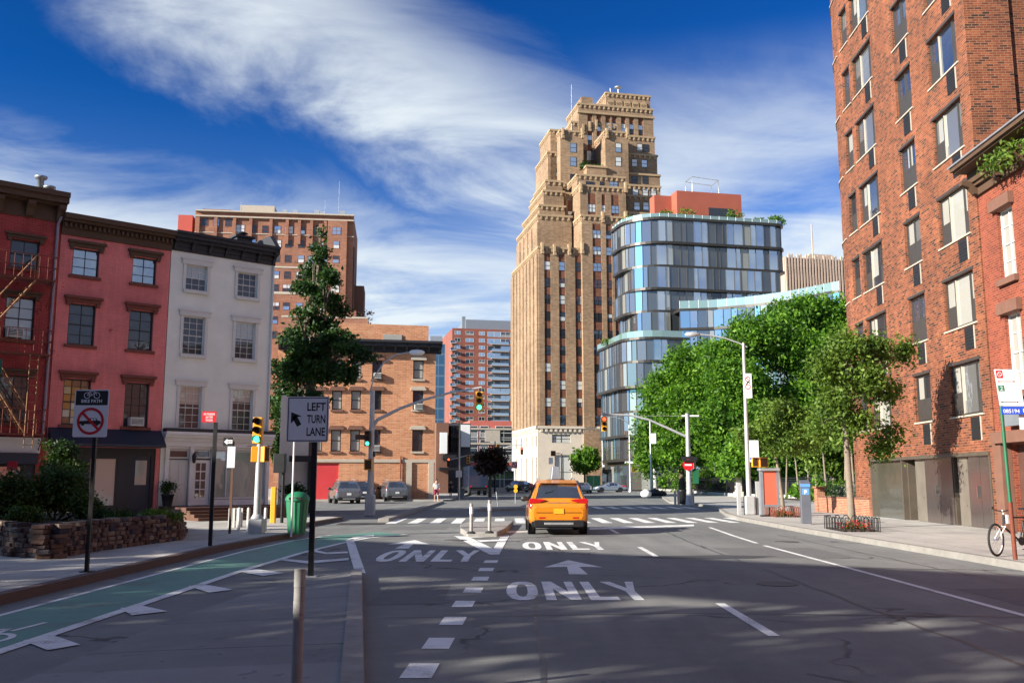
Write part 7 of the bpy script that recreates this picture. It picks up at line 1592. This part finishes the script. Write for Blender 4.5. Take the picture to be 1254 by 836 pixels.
t = stand('advertising_panel', 'freestanding frame holding a plain orange-red poster under a pale roof', 'advertising panel', 942, 632, .14); xa, zt_ = Hh(t, 930, 573); xb, _ = Hh(t, 952.5, 573); zb = Hh(t, 940, 617)[1]
b = MB(); b.box(xa, xa + .12, -.1, .12, 0, zt_ - .12); b.box(xb - .1, xb, -.1, .12, zb - .1, zt_ - .12); b.box(xa + .12, xb - .1, -.09, .11, zb - .12, zb - .03); b.build('frame', M['sign_grey_back'], t); MB().box(xa + .13, xb - .11, -.07, -.02, zb - .02, zt_ - .14).build('poster', pm('poster_red', (.62, .12, .07), .4, var=.03), t); MB().box(xa - .05, xb + .05, -.2, .25, zt_ - .115, zt_).build('roof', M['galv'], t, bevel=.03); MB().box(xa, xa + .3, -.2, .2, 0, .06).build('base', M['black_metal'], t)
t = stand('litter_bin', 'dark litter basket between the pale posts at the park corner', 'bin', 836, 617, .14); MB().lathe([(.27, 0), (.33, .85), (.35, .92), (.3, .92), (.25, .05)], 14).build('basket', M['black_metal'], t)
for j, (u, v) in enumerate(((827, 618), (831, 619), (849, 618))): t = stand('bollard', ('left of the two pale posts beside the dark litter basket', 'right of the two pale posts beside the dark litter basket', 'pale post right of the white mast pole')[j], 'bollard', u, v, .14, group='pale posts at the park corner'); MB().tube([(0, 0, 0), (0, 0, 1.0)], .075, 8).build('tube', M['sill_pale'], t)
t = stand('rubbish_bags', 'black rubbish bags heaped at the foot of the thin lamp post', 'rubbish bags', 802, 607, .14)
for k, (x, y, r_) in enumerate(((0, 0, .7), (.75, .1, .5), (-.5, .2, .5))):
    b = MB(); rg = random.Random(k); b.lathe([(r_ * a, r_ * z) for a, z in ((.6, 0), (1, .25), (.9, .6), (.5, .9), (.15, 1.0), (.2, 1.15))], 10, (x, y, 0)); b.build('bag', M['black_plastic'], t)
t = stand('rubbish_bags', 'white rubbish bag left of the black bags', 'rubbish bags', 791, 608, .14); MB().lathe([(.4, 0), (.55, .2), (.5, .45), (.2, .65), (.1, .7)], 10).build('bag', M['white_paint'], t)
# black park fence with stone piers
def fence(us, vs_, label, name='iron_fence'):
    A, B = PY(us[0], 588, vs_[0]), PY(us[1], 588, vs_[1]); A, B = Vector((A.x, A.y)), Vector((B.x, B.y)); d = B - A; L_ = d.length; ang = math.atan2(d.y, d.x); t = thing(name, label, 'fence', (A.x, A.y, .14), ang)
    b = MB(); n = int(L_ / .16)
    for i in range(n): x = (i + .5) * L_ / n; b.box(x - .012, x + .012, -.012, .012, .3, 1.85)
    b.build('bar', M['black_metal'], t); b = MB(); 
    for z in (.42, 1.55, 1.72): b.box(0, L_, -.025, .025, z, z + .05)
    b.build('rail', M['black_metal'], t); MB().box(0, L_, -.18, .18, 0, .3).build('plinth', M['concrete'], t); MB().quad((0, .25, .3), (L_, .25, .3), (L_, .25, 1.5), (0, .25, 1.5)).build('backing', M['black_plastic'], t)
fence((806, 903), (150, 91), 'long black iron park fence on a low kerb, right of the glass building')
fence((905, 1010), (90, 80), 'black iron park fence behind the advertising panel')
for u, Y, vt, lb in ((807, 151, 582, 'pale stone pier at the far end of the black park fence'), (904, 89, 577.5, 'pale stone pier with pointed cap at the near end of the black park fence')):
    t = stand('stone_pier', lb, 'pier', u, 0, .14, Y=Y); h = Hh(t, u, vt)[1]; s = .28; MB().box(-s * 1.4, s * 1.4, -s * 1.4, s * 1.4, 0, .5).build('base', M['limestone'], t, bevel=.03); MB().box(-s, s, -s, s, .5, h - .3).build('shaft', M['limestone'], t, bevel=.03); MB().prismy([(-s * 1.1, h - .3), (s * 1.1, h - .3), (0, h)], -s * .8, s * .8).build('cap', M['limestone'], t)
t = stand('hoarding', 'brown timber hoarding at the far end of the park fence', 'hoarding', 800, 0, 0, Y=152); x0_, _ = Hh(t, 793, 590); 
b = MB()
for i in range(9): b.box(x0_ + i * .27, x0_ + i * .27 + .25, 0, .05, 0, 2.3)
b.build('board', pm('timber', (.30, .13, .05), .8, var=.2), t)
t = stand('hoarding', 'dark green hoarding between the tower tree and the blue sedan', 'hoarding', 728, 0, 0, Y=160); x0_, z_ = Hh(t, 718, 582); x1_, _ = Hh(t, 741, 582); b = MB()
for i in range(int((x1_ - x0_) / 1.2)): b.box(x0_ + i * 1.2, x0_ + i * 1.2 + 1.17, 0, .06, 0, z_)
b.build('board', M['post_green'], t)
# --- leaning green post with regulation signs, and the bicycle
t = stand('parking_sign', 'leaning green post with white parking signs and a blue strip, above the bicycle', 'road sign', 1243.5, 685, .14)
xt, zt_ = Hh(t, 1222, 455); b = MB(); b.tube([(0, 0, 0), (xt, 0, zt_)], .034, 6); b.build('post', M['post_green'], t); MB().tube([(0, 0, 0), (xt * .3, 0, zt_ * .30)], .042, 6).build('post_sleeve', M['rust'], t)
xa, za = Hh(t, 1223, 497); xb, zb = Hh(t, 1249, 452.5); xs_ = Hh(t, 1220.5, 452)[0]
def skew(pts): return [(x + (z - za) * -.085, -.05, z) for x, z in pts]
b = MB(); b.add(skew([(xa, za), (xb, za), (xb, zb), (xa, zb)]) + [(x, y + .008, z) for x, y, z in skew([(xa, za), (xb, za), (xb, zb), (xa, zb)])], [(0, 1, 2, 3), (4, 5, 6, 7), (0, 1, 5, 4), (1, 2, 6, 5), (2, 3, 7, 6), (3, 0, 4, 7)]); sp = b.build('sign_panel', M['sign_white'], t)
b = MB(); W_, H_ = xb - xa, zb - za; f = lambda a, c, dy=0: (xa + a * W_ - .085 * c * H_, -.052 - dy, za + c * H_)
def rc(a0, a1, c0, c1, m, dy=0): b.add([f(a0, c0, dy), f(a1, c0, dy), f(a1, c1, dy), f(a0, c1, dy)], [(0, 1, 2, 3)], m)
rc(.05, .32, .76, .97, 0); rc(.38, .9, .90, .915, 3); rc(.38, .9, .84, .85, 3); rc(.15, .72, .66, .675, 0); rc(.04, .30, .40, .56, 1); rc(.12, .7, .10, .115, 2); rc(.38, .85, .52, .53, 3); rc(.38, .85, .46, .47, 3); rc(.06, .9, .33, .34, 3); rc(.06, .9, .27, .28, 3); rc(.05, .95, .615, .62, 3)
for c, m in ((.6675, 0), (.1075, 2)):
    for a, s in ((.72, 1), (.13, -1)): b.add([f(a + s * .08, c, .001), f(a, c + .025, .001), f(a, c - .025, .001)], [(0, 1, 2)], m)
cc = f(.185, .865, .001); ring2(b, cc[0], cc[2], .035, .05, cc[1], 3); line2(b, (cc[0] - .03, cc[2] + .03), (cc[0] + .03, cc[2] - .03), .012, cc[1] - .001, 3)
text_mesh(b, '2', f(.17, .42)[0], f(.17, .42)[2], .085, -.054, 3, bold=.02); b.build('lettering', [M['sign_red'], M['sign_green'], M['sign_black'], pm('sign_faint', (.60, .60, .60), .4, var=0)], sp)
b = MB(); z1 = za - .015; z0 = z1 - .155; b.box(xa + .02, xb + .06, -.05, -.042, z0, z1); sp = b.build('blue_strip', M['sign_blue'], t); b = MB(); text_mesh(b, '085194', (xa + xb) / 2 - .02, z0 + .03, .075, -.052, 0, width=.33, bold=.02); b.quad((xb - .03, -.052, z0 + .04), (xb + .04, -.052, z0 + .04), (xb + .04, -.052, z1 - .04), (xb - .03, -.052, z1 - .04)); b.build('lettering', M['sign_white'], sp)
MB().box(xb - .08, xb + .2, .02, .03, z0 - .3, z1 - .02).build('rear_panel', M['sign_white'], t)
# bicycle: its front wheel and bars show at the frame edge; the frame points right
bk = G(1220, 681, .14); t = thing('bicycle', 'black and white bicycle chained to the green post at the right edge', 'bicycle', (bk.x + .02, bk.y, .14), R(18))
def wheel(parent, x, nm='wheel', steer=0, lean=0):
    r = .335; T = Matrix.Translation((x, 0, r)) @ Matrix.Rotation(steer, 4, 'Z')
    b = MB(); b.T = T; n = 32
    def torus(rr, th, m, k=8):
        vs = [((rr + th * math.cos(2 * math.pi * j / k)) * math.cos(2 * math.pi * i / n), th * math.sin(2 * math.pi * j / k), (rr + th * math.cos(2 * math.pi * j / k)) * math.sin(2 * math.pi * i / n)) for i in range(n) for j in range(k)]
        b.add(vs, [(i * k + j, ((i + 1) % n) * k + j, ((i + 1) % n) * k + (j + 1) % k, i * k + (j + 1) % k) for i in range(n) for j in range(k)], m, True)
    torus(r - .022, .024, 0); w = b.build('tyre', M['rubber'], parent)
    b = MB(); b.T = T; torus(r - .05, .011, 0, 6); b.build('rim', M['white_paint'], w)
    b = MB(); b.T = T
    for i in range(20): a = 2 * math.pi * i / 20; b.tube([(0, .02 * (-1) ** i, 0), ((r - .05) * math.cos(a), 0, (r - .05) * math.sin(a))], .0018, 3)
    b.tube([(0, -.05, 0), (0, .05, 0)], .018, 8); b.build('spokes', M['chrome'], w)
ST = R(20)
wheel(t, 0, steer=ST); wheel(t, 1.05)
b = MB(); hd = Vector((.26, 0, .78)); bb_ = Vector((.62, 0, .30)); st = Vector((.78, 0, .78)); ra_ = Vector((1.05, 0, .335)); hl = Vector((.22, 0, .60))
for a, c, r_ in ((hd, st, .018), (hl, bb_, .022), (bb_, st, .018), (bb_, ra_, .012), (st, ra_, .010), (hd + Vector((-.02, 0, .06)), hl, .022)): b.tube([a, c], r_, 8)
b.build('frame', M['black_metal'], t)
b = MB()
for s in (-.05, .05): b.tube([hl + Vector((0, s, 0)), (0, s, .335)], .012, 6)
b.tube([hl + Vector((0, -.05, 0)), hl + Vector((0, .05, 0))], .014, 6); b.tube([hd, hd + Vector((-.04, 0, .16))], .013, 6); b.build('fork', M['white_paint'], t)
b = MB(); hz = .96; b.tube([(.12, -.36, hz + .13), (.10, -.34, hz + .08), (.19, -.2, hz - .02), (.22, 0, hz - .06), (.19, .2, hz - .02), (.28, .34, hz + .02), (.34, .36, hz + .02)], .012, 6); b.build('handlebar', M['black_metal'], t)
b = MB(); b.tube([(.12, -.37, hz + .14), (.10, -.34, hz + .06)], .018, 8); b.tube([(.28, .34, hz + .02), (.37, .37, hz + .02)], .018, 8); b.build('grip', M['brown_wood'], t)
b = MB(); b.tube([st, st + Vector((.03, 0, .16))], .013, 6); b.box(.70, .95, -.07, .07, .94, .98); b.build('saddle', M['black_plastic'], t, bevel=.02)
b = MB(); b.tube([(.62, -.09, .30), (.62, .09, .30)], .01, 6); b.lathe([(.09, -.05), (.09, -.045)], 16, (.62, 0, .30), axis='y'); b.box(.56, .66, -.17, -.1, .13, .15); b.box(.58, .68, .1, .17, .45, .47); b.build('crank', M['black_metal'], t)
b = MB(); b.box(.28, .44, -.05, .05, .66, .84); b.build('white_tag', M['white_paint'], t)
# --- person crossing
def person(label, u, Y, h, top, legs, rz, stride, name='person'):
    p = PY(u, 588, Y); t = thing(name, label, 'person', (p.x, p.y, .02), rz); k = h / 1.75
    V = [(0, 0, .95), (0, 0, 1.2), (0, 0, 1.42), (0, -.01, 1.52), (0, -.015, 1.60), (0, -.01, 1.72), (.17, 0, 1.40), (.24, -.03, 1.14), (.22, -.14, .92), (-.17, 0, 1.40), (-.24, .02, 1.14), (-.22, .10, .90), (.09, 0, .90), (.10, -stride * .5, .50), (.10, -stride * .9, .07), (.10, -stride * .9 - .16, .03), (-.09, 0, .90), (-.10, stride * .3, .50), (-.10, stride, .10), (-.10, stride - .15, .03)]
    E_ = [(0, 1), (1, 2), (2, 3), (3, 4), (4, 5), (2, 6), (6, 7), (7, 8), (2, 9), (9, 10), (10, 11), (0, 12), (12, 13), (13, 14), (14, 15), (0, 16), (16, 17), (17, 18), (18, 19)]
    RAD = [.14, .13, .15, .055, .085, .08, .06, .042, .03, .06, .042, .03, .09, .06, .04, .035, .09, .06, .04, .035]
    def skin(nm, idx, mat, grow=0.0, scale_z=None):
        mp_ = {i: n for n, i in enumerate(idx)}; me = bpy.data.meshes.new(nm); me.from_pydata([tuple(c * k for c in V[i]) for i in idx], [(mp_[a], mp_[b_]) for a, b_ in E_ if a in mp_ and b_ in mp_], []); me.materials.append(M[mat])
        o = bpy.data.objects.new(nm, me); COL.objects.link(o); o.parent = t; o.modifiers.new('skin', 'SKIN')
        for n, i in enumerate(idx): r_ = (RAD[i] + grow) * k; me.skin_vertices[0].data[n].radius = (r_ * (1.25 if i in (0, 1, 2) else 1), r_ * (.8 if i in (0, 1, 2) else 1))
        me.skin_vertices[0].data[0].use_root = True
        s = o.modifiers.new('sub', 'SUBSURF'); s.levels = s.render_levels = 2; return o
    skin('body', list(range(20)), 'skin'); skin('shirt', [1, 2, 6, 7, 9, 10, 0], top, .018); skin('trousers', [0, 12, 13, 16, 17], legs, .02)
    b = MB(); b.lathe([(.01, 1.80), (.075, 1.77), (.098, 1.70), (.09, 1.62)], 12, (0, .012, 0)); 
    for i, v in enumerate(b.v): b.v[i] = tuple(c * k for c in v)
    b.build('hair', M['hair'], t)
person('pedestrian in a white shirt and maroon shorts at the corner of the orange building', 534.5, 75, 1.75, 'cloth_white', 'cloth_maroon', R(20), .16)
person('pedestrian in dark clothes in the shade by the shops', 552, 92, 1.75, 'cloth_navy', 'cloth_navy', R(170), .2)

# ================================================================== BLOCK BEHIND THE CAMERA THAT SHADES THE STREET
# roof edge runs so that its shadow falls across the road as in the photo
th = math.tan(SUN_EL); hz_ = 14.0; off = Vector((SUN_TO.x, SUN_TO.y)).normalized() * hz_ / th
E1 = Vector((-4.6, 26.9)) + off; E2 = Vector((9.1, 16.9)) + off; dE = (E2 - E1).normalized(); nE = Vector((-dE.y, dE.x)); nE = nE if nE.y > 0 else -nE
Afr = Fr(tuple(E1 - dE * 9), math.degrees(math.atan2(dE.y, dE.x)))
# facade towards the street looks along +nE: build in a frame whose local y points that way
bb2 = thing('rear_block', 'brick block behind the camera with a loggia added to let sun streaks through', 'building', (Afr.o[0], Afr.o[1], 0), R(Afr.deg)); LEN = 48
b = MB(); b.wall(0, LEN, 0, 8.6, [(1.2 + 3 * i, 2.4 + 3 * i, z, z + 1.7) for i in range(15) for z in (1.0, 4.6)], 0, -.2); b.quad((0, -11, 0), (LEN, -11, 0), (LEN, -11, 8.6), (0, -11, 8.6)); b.quad((0, 0, 0), (0, -11, 0), (0, -11, 8.6), (0, 0, 8.6)); b.quad((LEN, 0, 0), (LEN, -11, 0), (LEN, -11, 8.6), (LEN, 0, 8.6)); b.quad((0, 0, 8.6), (LEN, 0, 8.6), (LEN, -11, 8.6), (0, -11, 8.6)); b.quad((0, -.5, 0), (LEN, -.5, 0), (LEN, -.5, 8.6), (0, -.5, 8.6)); b.build('wall', M['brick_red'], bb2)
b = MB(); b.box(0, LEN, -5, .3, 13.4, hz_)
for i in range(17): b.box(i * 3 - .0 if i else 0, i * 3 + .35, -.35, 0, 8.6, 13.399)
b.build('streak_loggia', M['limestone'], bb2)  # open loggia added so sun streaks reach the road; slab edge casts the shadow
rt = thing('sky_blocker', 'unseen tall brick block added behind the camera to cut sky light', 'building', (20, -30, 0), 0)  # unseen block added to shut out sky light and deepen the foreground shade
b = MB(); b.T = Matrix.Rotation(R(180), 4, 'Z'); b.wall(-26, 26, 0, 32, [(-24.4 + 3.4 * i, -22.8 + 3.4 * i, 1.5 + 3.1 * j, 3.2 + 3.1 * j) for i in range(15) for j in range(9)], 0, .2); b.quad((-26, 12, 0), (26, 12, 0), (26, 12, 32), (-26, 12, 32)); b.quad((-26, 0, 0), (-26, 12, 0), (-26, 12, 32), (-26, 0, 32)); b.quad((26, 0, 0), (26, 12, 0), (26, 12, 32), (26, 0, 32)); b.quad((-26, 0, 32), (26, 0, 32), (26, 12, 32), (-26, 12, 32)); b.quad((-26, .5, 0), (26, .5, 0), (26, .5, 31.9), (-26, .5, 31.9)); b.T = None; b.build('wall', M['brick_red'], rt)
hb = []; rg = random.Random(9)
for i in range(30): hb.append((.8 + i * 1.62, -2.6 + rg.uniform(-.6, .6), 10.7 + rg.uniform(-.4, .4), .95, .9, 1.9))
t = thing('streak_hedge', 'hedge added in the loggia behind the camera to break sunlight into streaks', 'hedge', (Afr.o[0], Afr.o[1], 0), R(Afr.deg)); leaves('foliage', hb, 14000, .24, M['leaf_dark'], t, 5, .6, 10)  # leaves made up to break the sun through the loggia into streaks
